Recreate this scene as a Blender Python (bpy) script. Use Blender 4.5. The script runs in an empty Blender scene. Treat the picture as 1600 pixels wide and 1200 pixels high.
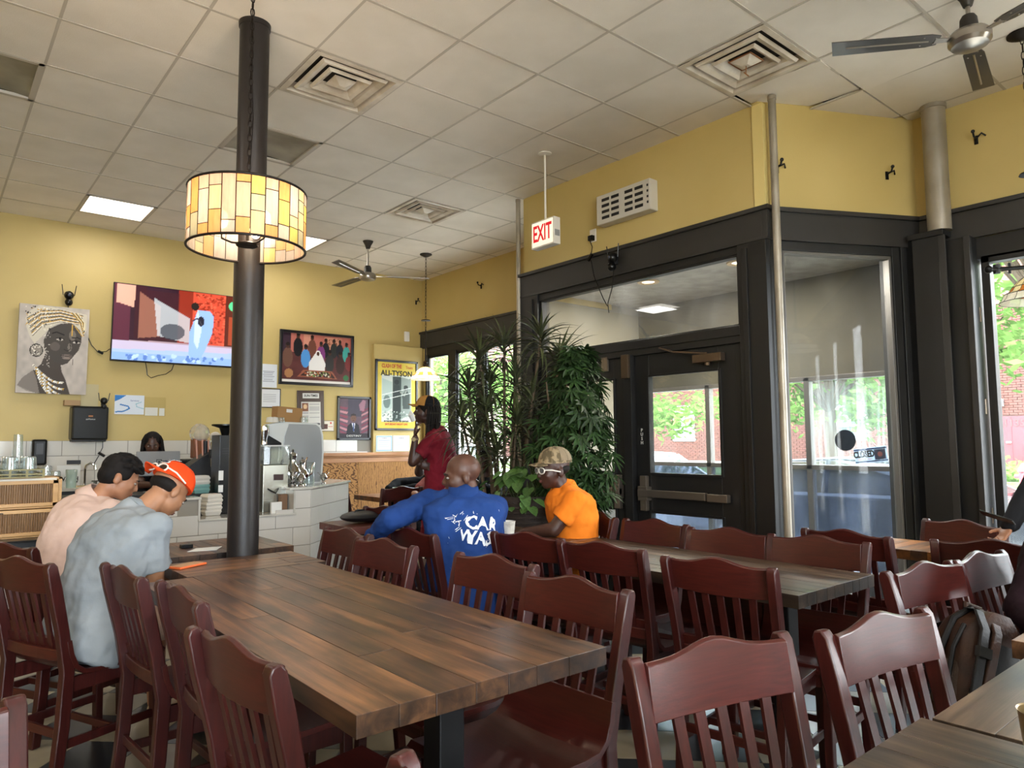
import bpy, bmesh, math, random
import numpy as np
from mathutils import Vector, Matrix, Euler
random.seed(7)
PI = math.pi
SC = bpy.context.scene
COL = SC.collection

# ------------------------------------------------------------------ camera
YAW, PIT, ROL = -0.695113, 0.081598, -0.0070676
cy, sy, cp, sp, cr, sr = math.cos(YAW), math.sin(YAW), math.cos(PIT), math.sin(PIT), math.cos(ROL), math.sin(ROL)
fw = Vector((-sy*cp, cy*cp, sp)); rt = Vector((cy, sy, 0)); up = rt.cross(fw)
rt2 = cr*rt + sr*up; up2 = -sr*rt + cr*up
camd = bpy.data.cameras.new('camera'); cam = bpy.data.objects.new('camera', camd); COL.objects.link(cam)
camd.sensor_width = 36; camd.lens = 36*1108.2/1600; camd.clip_start = .02; camd.clip_end = 400
CAMZ = 1.36
cam.matrix_world = Matrix(((rt2.x, up2.x, -fw.x, 0), (rt2.y, up2.y, -fw.y, 0), (rt2.z, up2.z, -fw.z, CAMZ), (0, 0, 0, 1)))
SC.camera = cam

# ------------------------------------------------------------------ world, lights, exposure
W = bpy.data.worlds.new('sky'); SC.world = W; W.use_nodes = True
wn = W.node_tree.nodes; wl = W.node_tree.links
bg = wn['Background']
tc = wn.new('ShaderNodeTexCoord'); mp = wn.new('ShaderNodeMapping'); mp.inputs['Scale'].default_value = (1, 1, 2.5)
nz = wn.new('ShaderNodeTexNoise'); nz.inputs['Scale'].default_value = 2.2; nz.inputs['Detail'].default_value = 4
rp = wn.new('ShaderNodeValToRGB'); rp.color_ramp.elements[0].position = .35; rp.color_ramp.elements[1].position = .62
rp.color_ramp.elements[0].color = (.72, .84, 1, 1); rp.color_ramp.elements[1].color = (1, 1, 1, 1)
wl.new(tc.outputs['Generated'], mp.inputs[0]); wl.new(mp.outputs[0], nz.inputs[0]); wl.new(nz.outputs[0], rp.inputs[0]); wl.new(rp.outputs[0], bg.inputs[0])
SKY = 15.0
bg.inputs[1].default_value = SKY
SC.view_settings.view_transform = 'Standard'; SC.view_settings.look = 'None'
SC.view_settings.gamma = 1; SC.view_settings.use_curve_mapping = False
SC.view_settings.exposure = 0.9
cyc = SC.cycles
try:
    cyc.use_denoising = True; cyc.max_bounces = 7; cyc.diffuse_bounces = 4; cyc.glossy_bounces = 3
    cyc.transmission_bounces = 6; cyc.transparent_max_bounces = 14; cyc.caustics_reflective = False; cyc.caustics_refractive = False
    cyc.sample_clamp_indirect = 6; cyc.blur_glossy = .5
except Exception: pass

PANEL_W = 12
def area(name, loc, rot, sx, sy_, energy, color=(1, 1, 1), portal=False):
    l = bpy.data.lights.new(name, 'AREA'); l.shape = 'RECTANGLE'; l.size = sx; l.size_y = sy_; l.energy = energy; l.color = color
    if portal: l.cycles.is_portal = True
    o = bpy.data.objects.new(name, l); COL.objects.link(o); o.location = loc; o.rotation_euler = rot; return o
# light of the recessed fluorescent ceiling panels (their lit diffusers are modelled further down), two in view, the others added out of view to brighten the room
PANELS = [(1.39, 7.86), (3.225, 7.86), (1.39, 1.46), (-1.05, 4.21), (-1.05, 7.86), (3.22, -1.6), (.78, -1.6), (-1.66, .55), (-3.4, 2.4), (-1.66, -1.6), (-3.4, -1.6)]
for (px, py) in PANELS:
    area('ceiling_panel_light', (px, py, 3.665), (0, 0, 0), .52, .52, 6 if py > 7 else PANEL_W, (1, .965, .91))
# daylight portals in the window openings
area('window_portal', (5.62, -1.2, 1.6), (0, PI/2, 0), 2.0, 5.4, 1, portal=True)
area('window_portal', (5.62, 6.8, 1.6), (0, PI/2, 0), 2.0, 3.2, 1, portal=True)
area('window_portal', (-1.4, -4.1, 1.8), (PI/2, 0, 0), 5.1, 3.0, 1, portal=True)

# ------------------------------------------------------------------ helpers
def lin(h):
    if isinstance(h, str):
        h = h.lstrip('#'); c = [int(h[i:i+2], 16)/255 for i in (0, 2, 4)]
    else: c = list(h)
    return tuple((x/12.92 if x <= .04045 else ((x+.055)/1.055)**2.4) for x in c)
MATS = {}
def mat(name, col, rough=.5, metal=0, col2=None, scale=20, stretch=(1, 1, 1), bump=0, bscale=None, coat=0, emis=None, est=0, alpha=None, vary=0, detail=4, spec=.5, ramp=(.35, .65), sheen=0):
    if name in MATS: return MATS[name]
    m = bpy.data.materials.new(name); m.use_nodes = True; n = m.node_tree.nodes; L = m.node_tree.links; b = n['Principled BSDF']
    c1 = lin(col); b.inputs['Base Color'].default_value = (*c1, 1); b.inputs['Roughness'].default_value = rough; b.inputs['Metallic'].default_value = metal
    b.inputs['Specular IOR Level'].default_value = spec
    if coat: b.inputs['Coat Weight'].default_value = coat; b.inputs['Coat Roughness'].default_value = .12
    if sheen: b.inputs['Sheen Weight'].default_value = sheen
    if emis: b.inputs['Emission Color'].default_value = (*lin(emis), 1); b.inputs['Emission Strength'].default_value = est
    if alpha is not None: b.inputs['Alpha'].default_value = alpha
    t = n.new('ShaderNodeTexCoord'); mpp = n.new('ShaderNodeMapping'); mpp.inputs['Scale'].default_value = stretch; L.new(t.outputs['Object'], mpp.inputs[0])
    src = None
    if vary or col2:
        oi = n.new('ShaderNodeObjectInfo')
        if col2:
            ad = n.new('ShaderNodeVectorMath'); ad.operation = 'ADD'; sc = n.new('ShaderNodeVectorMath'); sc.operation = 'SCALE'; sc.inputs[3].default_value = 17.3
            cx = n.new('ShaderNodeCombineXYZ'); L.new(oi.outputs['Random'], cx.inputs[0]); L.new(oi.outputs['Random'], cx.inputs[1]); L.new(cx.outputs[0], sc.inputs[0])
            L.new(mpp.outputs[0], ad.inputs[0]); L.new(sc.outputs[0], ad.inputs[1])
            z = n.new('ShaderNodeTexNoise'); z.inputs['Scale'].default_value = scale; z.inputs['Detail'].default_value = detail; L.new(ad.outputs[0], z.inputs[0])
            r = n.new('ShaderNodeValToRGB'); r.color_ramp.elements[0].position, r.color_ramp.elements[1].position = ramp
            r.color_ramp.elements[0].color = (*c1, 1); r.color_ramp.elements[1].color = (*lin(col2), 1); L.new(z.outputs[0], r.inputs[0]); src = r.outputs[0]
        if vary:
            hs = n.new('ShaderNodeHueSaturation'); mr = n.new('ShaderNodeMapRange'); mr.inputs[3].default_value = 1-vary; mr.inputs[4].default_value = 1+vary
            L.new(oi.outputs['Random'], mr.inputs[0]); L.new(mr.outputs[0], hs.inputs['Value'])
            if src: L.new(src, hs.inputs['Color'])
            else: hs.inputs['Color'].default_value = (*c1, 1)
            src = hs.outputs[0]
        if src: L.new(src, b.inputs['Base Color'])
    if bump:
        z2 = n.new('ShaderNodeTexNoise'); z2.inputs['Scale'].default_value = bscale or scale*3; z2.inputs['Detail'].default_value = 5; L.new(mpp.outputs[0], z2.inputs[0])
        bp = n.new('ShaderNodeBump'); bp.inputs['Strength'].default_value = bump; bp.inputs['Distance'].default_value = .01; L.new(z2.outputs[0], bp.inputs['Height']); L.new(bp.outputs[0], b.inputs['Normal'])
    MATS[name] = m; return m
def emit(name, col, st):
    m = bpy.data.materials.new(name); m.use_nodes = True; n = m.node_tree.nodes; n.clear()
    e = n.new('ShaderNodeEmission'); e.inputs[0].default_value = (*lin(col), 1); e.inputs[1].default_value = st
    o = n.new('ShaderNodeOutputMaterial'); m.node_tree.links.new(e.outputs[0], o.inputs[0]); return m
def glassmat(name, tint=(1, 1, 1), refl=1.0, haze=0.0, hazecol=(.8, .85, .9), streak=False, ior=1.5):
    """thin pane: clear transmission + fresnel mirror + a thin film of dirt"""
    m = bpy.data.materials.new(name); m.use_nodes = True; n = m.node_tree.nodes; L = m.node_tree.links; n.clear()
    tr = n.new('ShaderNodeBsdfTransparent'); tr.inputs[0].default_value = (*tint, 1)
    gl = n.new('ShaderNodeBsdfGlossy'); gl.inputs['Roughness'].default_value = .01
    fr = n.new('ShaderNodeFresnel'); ge = n.new('ShaderNodeNewGeometry'); ir = n.new('ShaderNodeMapRange'); ir.inputs[3].default_value = ior; ir.inputs[4].default_value = 1/ior; L.new(ge.outputs['Backfacing'], ir.inputs[0]); L.new(ir.outputs[0], fr.inputs[0])
    mu = n.new('ShaderNodeMath'); mu.operation = 'MULTIPLY'; mu.inputs[1].default_value = refl; mu.use_clamp = True; L.new(fr.outputs[0], mu.inputs[0])
    mx = n.new('ShaderNodeMixShader'); L.new(mu.outputs[0], mx.inputs[0]); L.new(tr.outputs[0], mx.inputs[1]); L.new(gl.outputs[0], mx.inputs[2])
    out = n.new('ShaderNodeOutputMaterial'); last = mx
    if haze:
        df = n.new('ShaderNodeBsdfDiffuse'); df.inputs[0].default_value = (*hazecol, 1)
        tl = n.new('ShaderNodeBsdfTranslucent'); tl.inputs[0].default_value = (*hazecol, 1)
        ds = n.new('ShaderNodeAddShader'); L.new(df.outputs[0], ds.inputs[0]); L.new(tl.outputs[0], ds.inputs[1])
        t = n.new('ShaderNodeTexCoord'); mpp = n.new('ShaderNodeMapping'); mpp.inputs['Scale'].default_value = (1, 1, .35) if not streak else (14, 14, .8)
        L.new(t.outputs['Object'], mpp.inputs[0]); z = n.new('ShaderNodeTexNoise'); z.inputs['Scale'].default_value = 3.5; z.inputs['Detail'].default_value = 7; L.new(mpp.outputs[0], z.inputs[0])
        mr = n.new('ShaderNodeMapRange'); mr.inputs[1].default_value = .42; mr.inputs[2].default_value = .75; mr.inputs[3].default_value = haze*.25; mr.inputs[4].default_value = haze; L.new(z.outputs[0], mr.inputs[0])
        m2 = n.new('ShaderNodeMixShader'); L.new(mr.outputs[0], m2.inputs[0]); L.new(mx.outputs[0], m2.inputs[1]); L.new(ds.outputs[0], m2.inputs[2]); last = m2
    L.new(last.outputs[0], out.inputs[0]); return m
def colmat(name, rough=.6, emis=0, bump=0, spec=.4):
    m = bpy.data.materials.new(name); m.use_nodes = True; n = m.node_tree.nodes; L = m.node_tree.links; b = n['Principled BSDF']
    a = n.new('ShaderNodeAttribute'); a.attribute_name = 'Col'; L.new(a.outputs['Color'], b.inputs['Base Color']); b.inputs['Roughness'].default_value = rough; b.inputs['Specular IOR Level'].default_value = spec
    if emis: L.new(a.outputs['Color'], b.inputs['Emission Color']); b.inputs['Emission Strength'].default_value = emis; b.inputs['Base Color'].default_value = (.02, .02, .02, 1)
    return m

class MB:
    def __init__(s): s.v = []; s.f = []
    def add(s, vs, fs):
        k = len(s.v); s.v += [tuple(p) for p in vs]; s.f += [tuple(i+k for i in f) for f in fs]; return s
    def box(s, c, d, rz=0, M=None):
        hx, hy, hz = d[0]/2, d[1]/2, d[2]/2
        P = [Vector((x, y, z)) for z in (-hz, hz) for x, y in ((-hx, -hy), (hx, -hy), (hx, hy), (-hx, hy))]
        R = M if M is not None else Matrix.Rotation(rz, 3, 'Z')
        P = [R @ p + Vector(c) for p in P]
        return s.add(P, [(3, 2, 1, 0), (4, 5, 6, 7), (0, 1, 5, 4), (1, 2, 6, 5), (2, 3, 7, 6), (3, 0, 4, 7)])
    def b2(s, a, b):
        return s.box([(a[i]+b[i])/2 for i in range(3)], [abs(b[i]-a[i]) for i in range(3)])
    def cyl(s, p0, p1, r0, r1=None, n=16, caps=True):
        r1 = r0 if r1 is None else r1; return s.tube([p0, p1], [r0, r1], n, caps)
    def tube(s, pts, r, n=8, caps=True, closed=False, flat=None):
        pts = [Vector(p) for p in pts]; N = len(pts); rs = r if isinstance(r, (list, tuple)) else [r]*N
        rings = []; pu = None
        for i, p in enumerate(pts):
            if closed: t = pts[(i+1) % N]-pts[i-1]
            else: t = pts[min(i+1, N-1)]-pts[max(i-1, 0)]
            if t.length < 1e-9: t = Vector((0, 0, 1))
            t.normalize()
            if pu is None: u = t.orthogonal().normalized()
            else:
                u = pu - t*pu.dot(t)
                u = u.normalized() if u.length > 1e-6 else t.orthogonal().normalized()
            pu = u; w = t.cross(u)
            rings.append([p+(u*math.cos(2*PI*k/n)*rs[i]+w*math.sin(2*PI*k/n)*rs[i]*(flat or 1)) for k in range(n)])
        return s.rings(rings, caps and not closed, closed)
    def rings(s, R, caps=True, closed=False):
        n = len(R[0]); N = len(R); vs = [p for r in R for p in r]; fs = []
        for i in range(N if closed else N-1):
            j = (i+1) % N
            for k in range(n): fs.append((i*n+k, i*n+(k+1) % n, j*n+(k+1) % n, j*n+k))
        if caps: fs.append(tuple(range(n))[::-1]); fs.append(tuple((N-1)*n+k for k in range(n)))
        return s.add(vs, fs)
    def lathe(s, prof, n=24, c=(0, 0, 0), caps=False):
        return s.rings([[Vector((c[0]+r*math.cos(2*PI*k/n), c[1]+r*math.sin(2*PI*k/n), c[2]+z)) for k in range(n)] for r, z in prof], caps)
    def prism(s, poly, t, M=None):
        """poly: 2d (x,z) outline, extruded along y from -t/2 to t/2"""
        n = len(poly); V = [Vector((x, -t/2, z)) for x, z in poly]+[Vector((x, t/2, z)) for x, z in poly]
        if M is not None: V = [M @ v for v in V]
        return s.add(V, [tuple(range(n)), tuple(range(2*n-1, n-1, -1))]+[(i, i+n, (i+1) % n+n, (i+1) % n) for i in range(n)])
    def ell(s, c, r, n=14, m=9, M=None):
        R = []
        for i in range(m+1):
            a = -PI/2+PI*i/m; rr = max(math.cos(a), .01)
            ring = [Vector((r[0]*rr*math.cos(2*PI*k/n), r[1]*rr*math.sin(2*PI*k/n), r[2]*math.sin(a))) for k in range(n)]
            R.append([(M @ p if M is not None else p)+Vector(c) for p in ring])
        return s.rings(R)
    def grid(s, fn, nu, nv):
        vs = [fn(i/nu, j/nv) for j in range(nv+1) for i in range(nu+1)]
        return s.add(vs, [(j*(nu+1)+i, j*(nu+1)+i+1, (j+1)*(nu+1)+i+1, (j+1)*(nu+1)+i) for j in range(nv) for i in range(nu)])
    def build(s, name, m, parent=None, smooth=False, bev=0, solid=0, loc=None, rot=None, sub=0, stuff=False, label=None, ang=35):
        me = bpy.data.meshes.new(name); me.from_pydata(s.v, [], s.f)
        bm = bmesh.new(); bm.from_mesh(me); bmesh.ops.recalc_face_normals(bm, faces=bm.faces)
        if smooth:
            for f in bm.faces: f.smooth = True
            for e in bm.edges:
                if len(e.link_faces) == 2 and e.calc_face_angle(0) > math.radians(ang): e.smooth = False
        bm.to_mesh(me); bm.free()
        me.materials.append(m)
        o = bpy.data.objects.new(name, me); COL.objects.link(o)
        if parent is not None: o.parent = parent
        if loc is not None: o.location = loc
        if rot is not None: o.rotation_euler = rot
        if solid: d = o.modifiers.new('s', 'SOLIDIFY'); d.thickness = solid; d.offset = 0
        if sub: d = o.modifiers.new('u', 'SUBSURF'); d.levels = sub; d.render_levels = sub
        if bev: d = o.modifiers.new('b', 'BEVEL'); d.width = bev; d.segments = 2; d.limit_method = 'ANGLE'; d.angle_limit = math.radians(40)
        if stuff: o['kind'] = 'stuff'
        if label: o['label'] = label
        return o
def tag(o, label, cat, group=None):
    o['label'] = label; o['category'] = cat
    if group: o['group'] = group
    return o
def struct(o): o['kind'] = 'structure'; return o
def thing(name, label, cat, loc=(0, 0, 0), rz=0, group=None, rot=None):
    o = bpy.data.objects.new(name, None); COL.objects.link(o); o.empty_display_size = .05
    o.location = loc; o.rotation_euler = rot if rot is not None else (0, 0, rz); return tag(o, label, cat, group)
def sthing(name, loc=(0, 0, 0), rz=0):
    o = bpy.data.objects.new(name, None); COL.objects.link(o); o.location = loc; o.rotation_euler = (0, 0, rz); o['kind'] = 'structure'; return o
def share(src, name, parent, loc=None, rot=None, scale=None):
    c = src.copy(); COL.objects.link(c); c.parent = parent
    if loc is not None: c.location = loc
    if rot is not None: c.rotation_euler = rot
    if scale is not None: c.scale = scale
    return c
def dup(root, loc, rz, label=None, group=None):
    r = root.copy(); COL.objects.link(r); r.location = loc; r.rotation_euler = (0, 0, rz)
    if label: r['label'] = label
    if group: r['group'] = group
    for ch in list(root.children):
        c = ch.copy(); COL.objects.link(c); c.parent = r
        for g in list(ch.children):
            d = g.copy(); COL.objects.link(d); d.parent = c
    return r
DG = bpy.context.evaluated_depsgraph_get
FONTC = {}
def text(name, body, size, m, parent=None, loc=(0, 0, 0), M=None, ext=.0008, align='CENTER', bold=0, sx=1, label=None):
    cu = bpy.data.curves.new(name, 'FONT'); cu.body = body; cu.size = size; cu.extrude = ext; cu.align_x = align; cu.align_y = 'CENTER'; cu.offset = bold; cu.resolution_u = 2
    t = bpy.data.objects.new('t', cu); COL.objects.link(t); bpy.context.view_layer.update()
    me = bpy.data.meshes.new_from_object(t.evaluated_get(DG())); bpy.data.objects.remove(t)
    me.materials.clear(); me.materials.append(m); me.name = name
    T = Matrix.Translation(Vector(loc)) @ (M.to_4x4() if M is not None else Matrix.Identity(4)) @ Matrix.Diagonal((sx, 1, 1, 1))
    me.transform(T)
    o = bpy.data.objects.new(name, me); COL.objects.link(o)
    if parent is not None: o.parent = parent
    if label: o['label'] = label
    return o
# orientation for text/art standing on a wall: local x = right as seen, local y = up
def facing(right): r = Vector(right).normalized(); u = Vector((0, 0, 1)); n = r.cross(u); return Matrix((r, u, n)).transposed()
F_BACK = facing((1, 0, 0)); F_SIDE = facing((0, -1, 0))
PG = {'gp': (0.6, 3.62, 0.55), 'gn': (0.789, 3.713, 1.046), 'gh': (0.943, 3.759, 1.131), 'geR': (0.854, 3.591, 0.697), 'gwR': (0.969, 3.723, 0.523), 'geL': (1.109, 4.014, 0.621), 'gwL': (1.134, 3.979, 0.509), 'pp': (0.55, 4.22, 0.55), 'pn': (0.764, 4.557, 1.052), 'ph': (0.874, 4.491, 1.174), 'peR': (0.671, 4.408, 0.721), 'pwR': (0.875, 4.368, 0.719), 'peL': (1.096, 4.639, 0.735), 'pwL': (1.1, 4.307, 0.754), 'ch': (1.756, 7.615, 1.364), 'rp': (3.653, 5.447, 0.73), 'rn': (3.619, 5.398, 1.461), 'rh': (3.513, 5.428, 1.64), 'reL': (3.35, 5.39, 1.19), 'rwL': (3.357, 5.361, 1.403), 'reR': (3.588, 5.66, 1.085), 'rwR': (3.411, 5.38, 1.172), 'bF': (0.3, 0.95, 0.0), 'bp': (2.302, 3.196, 0.55), 'bn': (2.343, 3.239, 1.059), 'bh': (2.361, 3.277, 1.17), 'bsL': (2.23, 3.402, 1.024), 'beL': (1.933, 3.33, 0.955), 'bwL': (1.942, 3.53, 0.849), 'beR': (2.512, 3.192, 0.787), 'bwR': (2.656, 3.405, 0.733), 'op': (3.128, 3.188, 0.659), 'on': (3.109, 3.213, 1.066), 'oh': (3.046, 3.253, 1.182), 'oeL': (2.925, 3.13, 0.837), 'owL': (2.846, 3.302, 0.817), 'oeR': (3.203, 3.397, 0.814), 'owR': (3.026, 3.417, 0.787), 'kp': (4.55, 0.78, 0.5), 'kn': (4.47, 0.78, 1.0), 'kh': (4.44, 0.78, 1.24), 'keR': (4.439, 1.086, 1.179), 'kwR': (4.297, 1.193, 0.921), 'keL': (4.2, 0.38, 0.85), 'kwL': (4.05, 0.55, 0.9), 'mS': (3.209, 0.758, 1.008), 'mE': (2.996, 0.806, 0.758), 'mW': (2.845, 0.698, 0.739)}
# ------------------------------------------------------------------ room shell
Hc = 3.7; XW = 5.50; YB = 8.62; XE = 4.38
m_wall = mat('wall_paint', '#c2ab6e', .55, col2='#bba465', scale=1.2, bump=.06, bscale=60)
m_band = mat('dark_trim_paint', '#2c2a28', .5, col2='#272523', scale=3, bump=.05, bscale=40)
m_dark = mat('dark_frame_paint', '#121111', .5, col2='#0f0f0f', scale=3)
m_tile = mat('ceiling_tile_white', '#e6dfd6', .85, col2='#dcd5cb', scale=2.5, vary=.025, bump=.12, bscale=180)
m_grid = mat('ceiling_grid_white', '#b9b1a6', .6)
m_ext = mat('dark_gap', '#141210', .9)
struct(MB().b2((-4.2, -4.15, 3.76), (XW+.3, YB+.3, 3.82)).build('ceiling', m_ext))
ceil_o = bpy.data.objects['ceiling']
GX0, GY0, GS = 2.925, 2.615, .6096
special = {}   # cells without a tile
def cell(ix, iy): return (GX0+ix*GS+GS/2, GY0+iy*GS+GS/2)
def cellof(x, y): return (math.floor((x-GX0)/GS), math.floor((y-GY0)/GS))
VENTS = [(2.01, 4.15), (3.84, 2.31), (3.84, 6.02)]
DULL = [(2.01, 5.36), (.18, 5.36)]
for v in VENTS: special[cellof(*v)] = 'vent'
for v in DULL: special[cellof(*v)] = 'dull'
for v in PANELS: special[cellof(*v)] = 'panel'
tile_src = MB().box((0, 0, 0), (GS-.012, GS-.012, .016)).build('ceiling_tile', m_tile, ceil_o, bev=.002)
first = True; CUTL = {}
def inside(x, y):  # room floor plan test for tile centres (loose at the walls: the walls cut them)
    if y > YB+.3 or x > XW+.3 or y < -4.2 or x < -4.3: return False
    if y > 1.9 and y < 5.3 and x > XE+.35+(max(0, 2.56-y)*1.9): return False
    return True
nt = 0
for iy in range(-14, 11):
    for ix in range(-13, 5):
        x, y = cell(ix, iy)
        if not inside(x, y) or (ix, iy) in special: continue
        if y < -3.5 or x < -3.3 or (x < 0 and y < 0): continue
        if nt >= 298: continue
        rr = (random.uniform(-.004, .004), random.uniform(-.004, .004), random.uniform(-.002, .002)); dz = random.uniform(0, .003)
        if (ix, iy) == cellof(4.45, 2.15): rr = (.03, -.035, .05); dz = .012
        if (ix, iy) == cellof(4.45, 1.7): rr = (-.02, .02, -.02)
        if first: tile_src.location = (x, y, Hc+.006+dz); tile_src.rotation_euler = rr; first = False
        else: share(tile_src, 'ceiling_tile', ceil_o, (x, y, Hc+.006+dz), rr)
        nt += 1
b = MB()
for iy in range(-14, 11):
    for ix in range(-13, 5):
        x, y = cell(ix, iy)
        if inside(x, y) and (ix, iy) not in special and (y < -3.5 or x < -3.3 or (x < 0 and y < 0)): b.box((x, y, Hc+.006), (GS-.012, GS-.012, .016))
b.build('ceiling_tile', m_tile, ceil_o, stuff=True)
for i in range(-11, 5):
    x = GX0+i*GS; MB().b2((x-.008, -4, Hc-.003), (x+.008, YB if x < XE or x > 5.4 else YB, Hc+.004)).build('grid_bar', m_grid, ceil_o)
for i in range(-10, 12):
    y = GY0+i*GS
    if y < YB: MB().b2((-4.1, y-.009, Hc-.004), (XW if (y < 2 or y > 5.1) else XE+.05, y+.009, Hc+.004)).build('grid_bar', m_grid, ceil_o)

# lit ceiling panels: two seen, the rest added out of view for light
m_lit = emit('lit_diffuser', '#fff8ea', 2.4)
for i, (x, y) in enumerate(PANELS):
    cx_, cy_ = cell(*cellof(x, y))
    lbl = {0: 'lit square ceiling light panel in front of the wall with the wide screen', 1: 'lit square ceiling light panel partly behind the glass drum lamp'}.get(i, 'added lit ceiling panel outside the view, '+['above the near tables', 'left of the brown column', 'at the far left by the back wall', 'behind the right tables', 'behind the camera table', 'behind the camera on the left', 'left of the camera', 'farthest left mid room', 'behind the camera near the added front glazing', 'in the front left corner'][(i-2) % 10])
    t = thing('ceiling_light', lbl, 'ceiling light', (cx_, cy_, Hc), 0, 'lit ceiling panels')
    MB().box((0, 0, .0), (GS-.05, GS-.05, .008)).build('diffuser', m_lit, t)
    f = MB()
    for a in range(4):
        d = (GS-.03)/2; px, py = (d, 0) if a == 0 else (-d, 0) if a == 1 else (0, d) if a == 2 else (0, -d)
        f.box((px, py, .0), (.03 if a < 2 else GS, GS if a < 2 else .03, .016))
    f.build('frame', m_grid, t)
# dull (unlit) troffers with metal reflector
m_dull = mat('dusty_metal', '#a39d90', .5, .15, col2='#7f7a70', scale=3)
for i, (x, y) in enumerate(DULL):
    cx_, cy_ = cell(*cellof(x, y))
    t = thing('unlit_ceiling_light', ['unlit dull grey recessed ceiling light beside the brown column', 'unlit dull grey recessed ceiling light at the left edge of the view'][i], 'ceiling light', (cx_, cy_, Hc))
    MB().grid(lambda u, v: Vector(((u-.5)*(GS-.06), (v-.5)*(GS-.06), .006+.018*math.sin(PI*u))), 10, 2).build('reflector', m_dull, t, smooth=True)
    f = MB()
    for a in range(4):
        d = (GS-.03)/2; px, py = (d, 0) if a == 0 else (-d, 0) if a == 1 else (0, d) if a == 2 else (0, -d)
        f.box((px, py, .004), (.03 if a < 2 else GS, GS if a < 2 else .03, .02))
    f.build('frame', m_grid, t)
# square cone air diffusers
m_vent = mat('vent_enamel', '#d8cfc2', .35, col2='#b5a997', scale=5)
m_hole = mat('vent_dark', '#3a342e', .8)
m_rust = mat('rusty_edge', '#8a5a34', .8)
for i, (x, y) in enumerate(VENTS):
    cx_, cy_ = cell(*cellof(x, y)); rz = 0
    t = thing('air_vent', ['square stepped ceiling air vent right of the brown column', 'square stepped ceiling air vent with rusty centre above the entry doors', 'small looking square ceiling air vent near the far pendant lamp'][i], 'air vent', (cx_, cy_, Hc), rz, 'square ceiling air vents')
    MB().box((0, 0, .05), (GS-.05, GS-.05, .004)).build('duct_plate', m_hole, t)
    def sq(a, z): return [Vector((a, a, z)), Vector((-a, a, z)), Vector((-a, -a, z)), Vector((a, -a, z))]
    MB().rings([sq(.298, -.008), sq(.262, -.010), sq(.235, .045)], False).build('frame', m_vent, t, solid=.004, bev=.003)
    for (a0, a1, zz) in ((.225, .150, .0), (.150, .088, .0)):
        MB().rings([sq(a0, .006+zz), sq(a0-.012, -.012), sq(a1+.03, .0), sq(a1, .035)], False).build('louvre', m_vent, t, solid=.003, bev=.002)
    MB().rings([sq(.075, .01), sq(.02, -.02), sq(.002, -.02)], False).build('centre_cone', m_vent, t, solid=.003)
    if i == 1:
        b = MB()
        for k in range(4):
            p = [(.075, .075), (-.075, .075), (-.075, -.075), (.075, -.075)]
            b.tube([(*p[k], .008), (*p[(k+1) % 4], .008)], .005, 5)
        b.build('rusty_rim', m_rust, t)
        MB().tube([(0, 0, -.02), (-.005, 0, -.07), (.0, -.0, -.075)], .003, 5).tube([(-.025, .0, -.072), (.025, 0, -.078)], .004, 5).build('damper_key', m_rust, t)

# walls -------------------------------------------------------------
struct(MB().b2((-6, YB, 0), (XW+.2, YB+.15, 3.76)).build('wall_back', m_wall))
mat_glass_added = glassmat('added_front_glass', (.97, .985, .98), 1.0)
struct(MB().b2((-4.2, -4.15, 0), (-4.05, YB, 3.76)).build('wall_left', m_wall))
struct(MB().b2((-4.2, -4.15, 0), (XW+.2, -4.0, .3)).b2((-4.2, -4.15, 3.25), (XW+.2, -4.0, 3.76)).b2((-4.2, -4.15, .3), (-3.9, -4.0, 3.25)).b2((1.2, -4.15, .3), (XW+.2, -4.0, 3.25)).build('wall_front', m_wall))
for k in range(3):  # unseen windows added behind the camera to let in more daylight
    x0 = -3.9+k*1.7; wi = sthing('window_%d' % (20+k)); f = MB()
    for (a, b_, c, e) in ((x0, x0+.05, .3, 3.25), (x0+1.65, x0+1.7, .3, 3.25), (x0, x0+1.7, .3, .35), (x0, x0+1.7, 3.2, 3.25)): f.b2((a, -4.12, c), (b_, -4.04, e))
    f.build('window_frame', m_dark, wi); MB().b2((x0+.05, -4.085, .35), (x0+1.65, -4.08, 3.2)).build('pane', mat_glass_added, wi)
# window wall: upper wall above the trim
w = MB()
w.b2((XW, 5.06, 2.73), (XW+.05, YB, 3.76)); w.b2((XW, -4.15, 2.73), (XW+.18, 2.12, 3.76)); w.b2((XW, -4.15, 0), (XW+.18, -3.9, 2.73)); w.b2((XW, 8.49, 0), (XW+.03, YB, 2.73))
struct(w.build('wall_right', m_wall))
w = MB().b2((XE, 2.56, 2.73), (XE+.16, 5.06, 3.76)).b2((XE+.16, 4.96, 2.73), (XW, 5.06, 3.76))
struct(w.build('wall_entry', m_wall))
A2 = Vector((XE, 2.56, 0)); B2 = Vector((5.50, 1.98, 0)); CU = (B2-A2).normalized(); CN = Vector((CU.y, -CU.x, 0)); CLEN = (B2-A2).length  # CN points into the room
CROT = math.atan2(CU.y, CU.x)
def chb(b, u0, u1, z0, z1, n0, n1):   # box in chamfer coordinates (u along, n towards the room)
    c = A2+CU*((u0+u1)/2)+CN*((n0+n1)/2); return b.box((c.x, c.y, (z0+z1)/2), (abs(u1-u0), abs(n1-n0), z1-z0), CROT)
w = MB(); chb(w, 0, CLEN, 2.73, 3.76, -.14, 0); struct(w.build('wall_angled', m_wall))
w = MB().b2((XE-.012, 2.52, 2.73), (XE+.03, 2.60, 3.69)); struct(w.build('trim_4', mat('pale_yellow_edge', '#dcc682', .5)))
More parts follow.
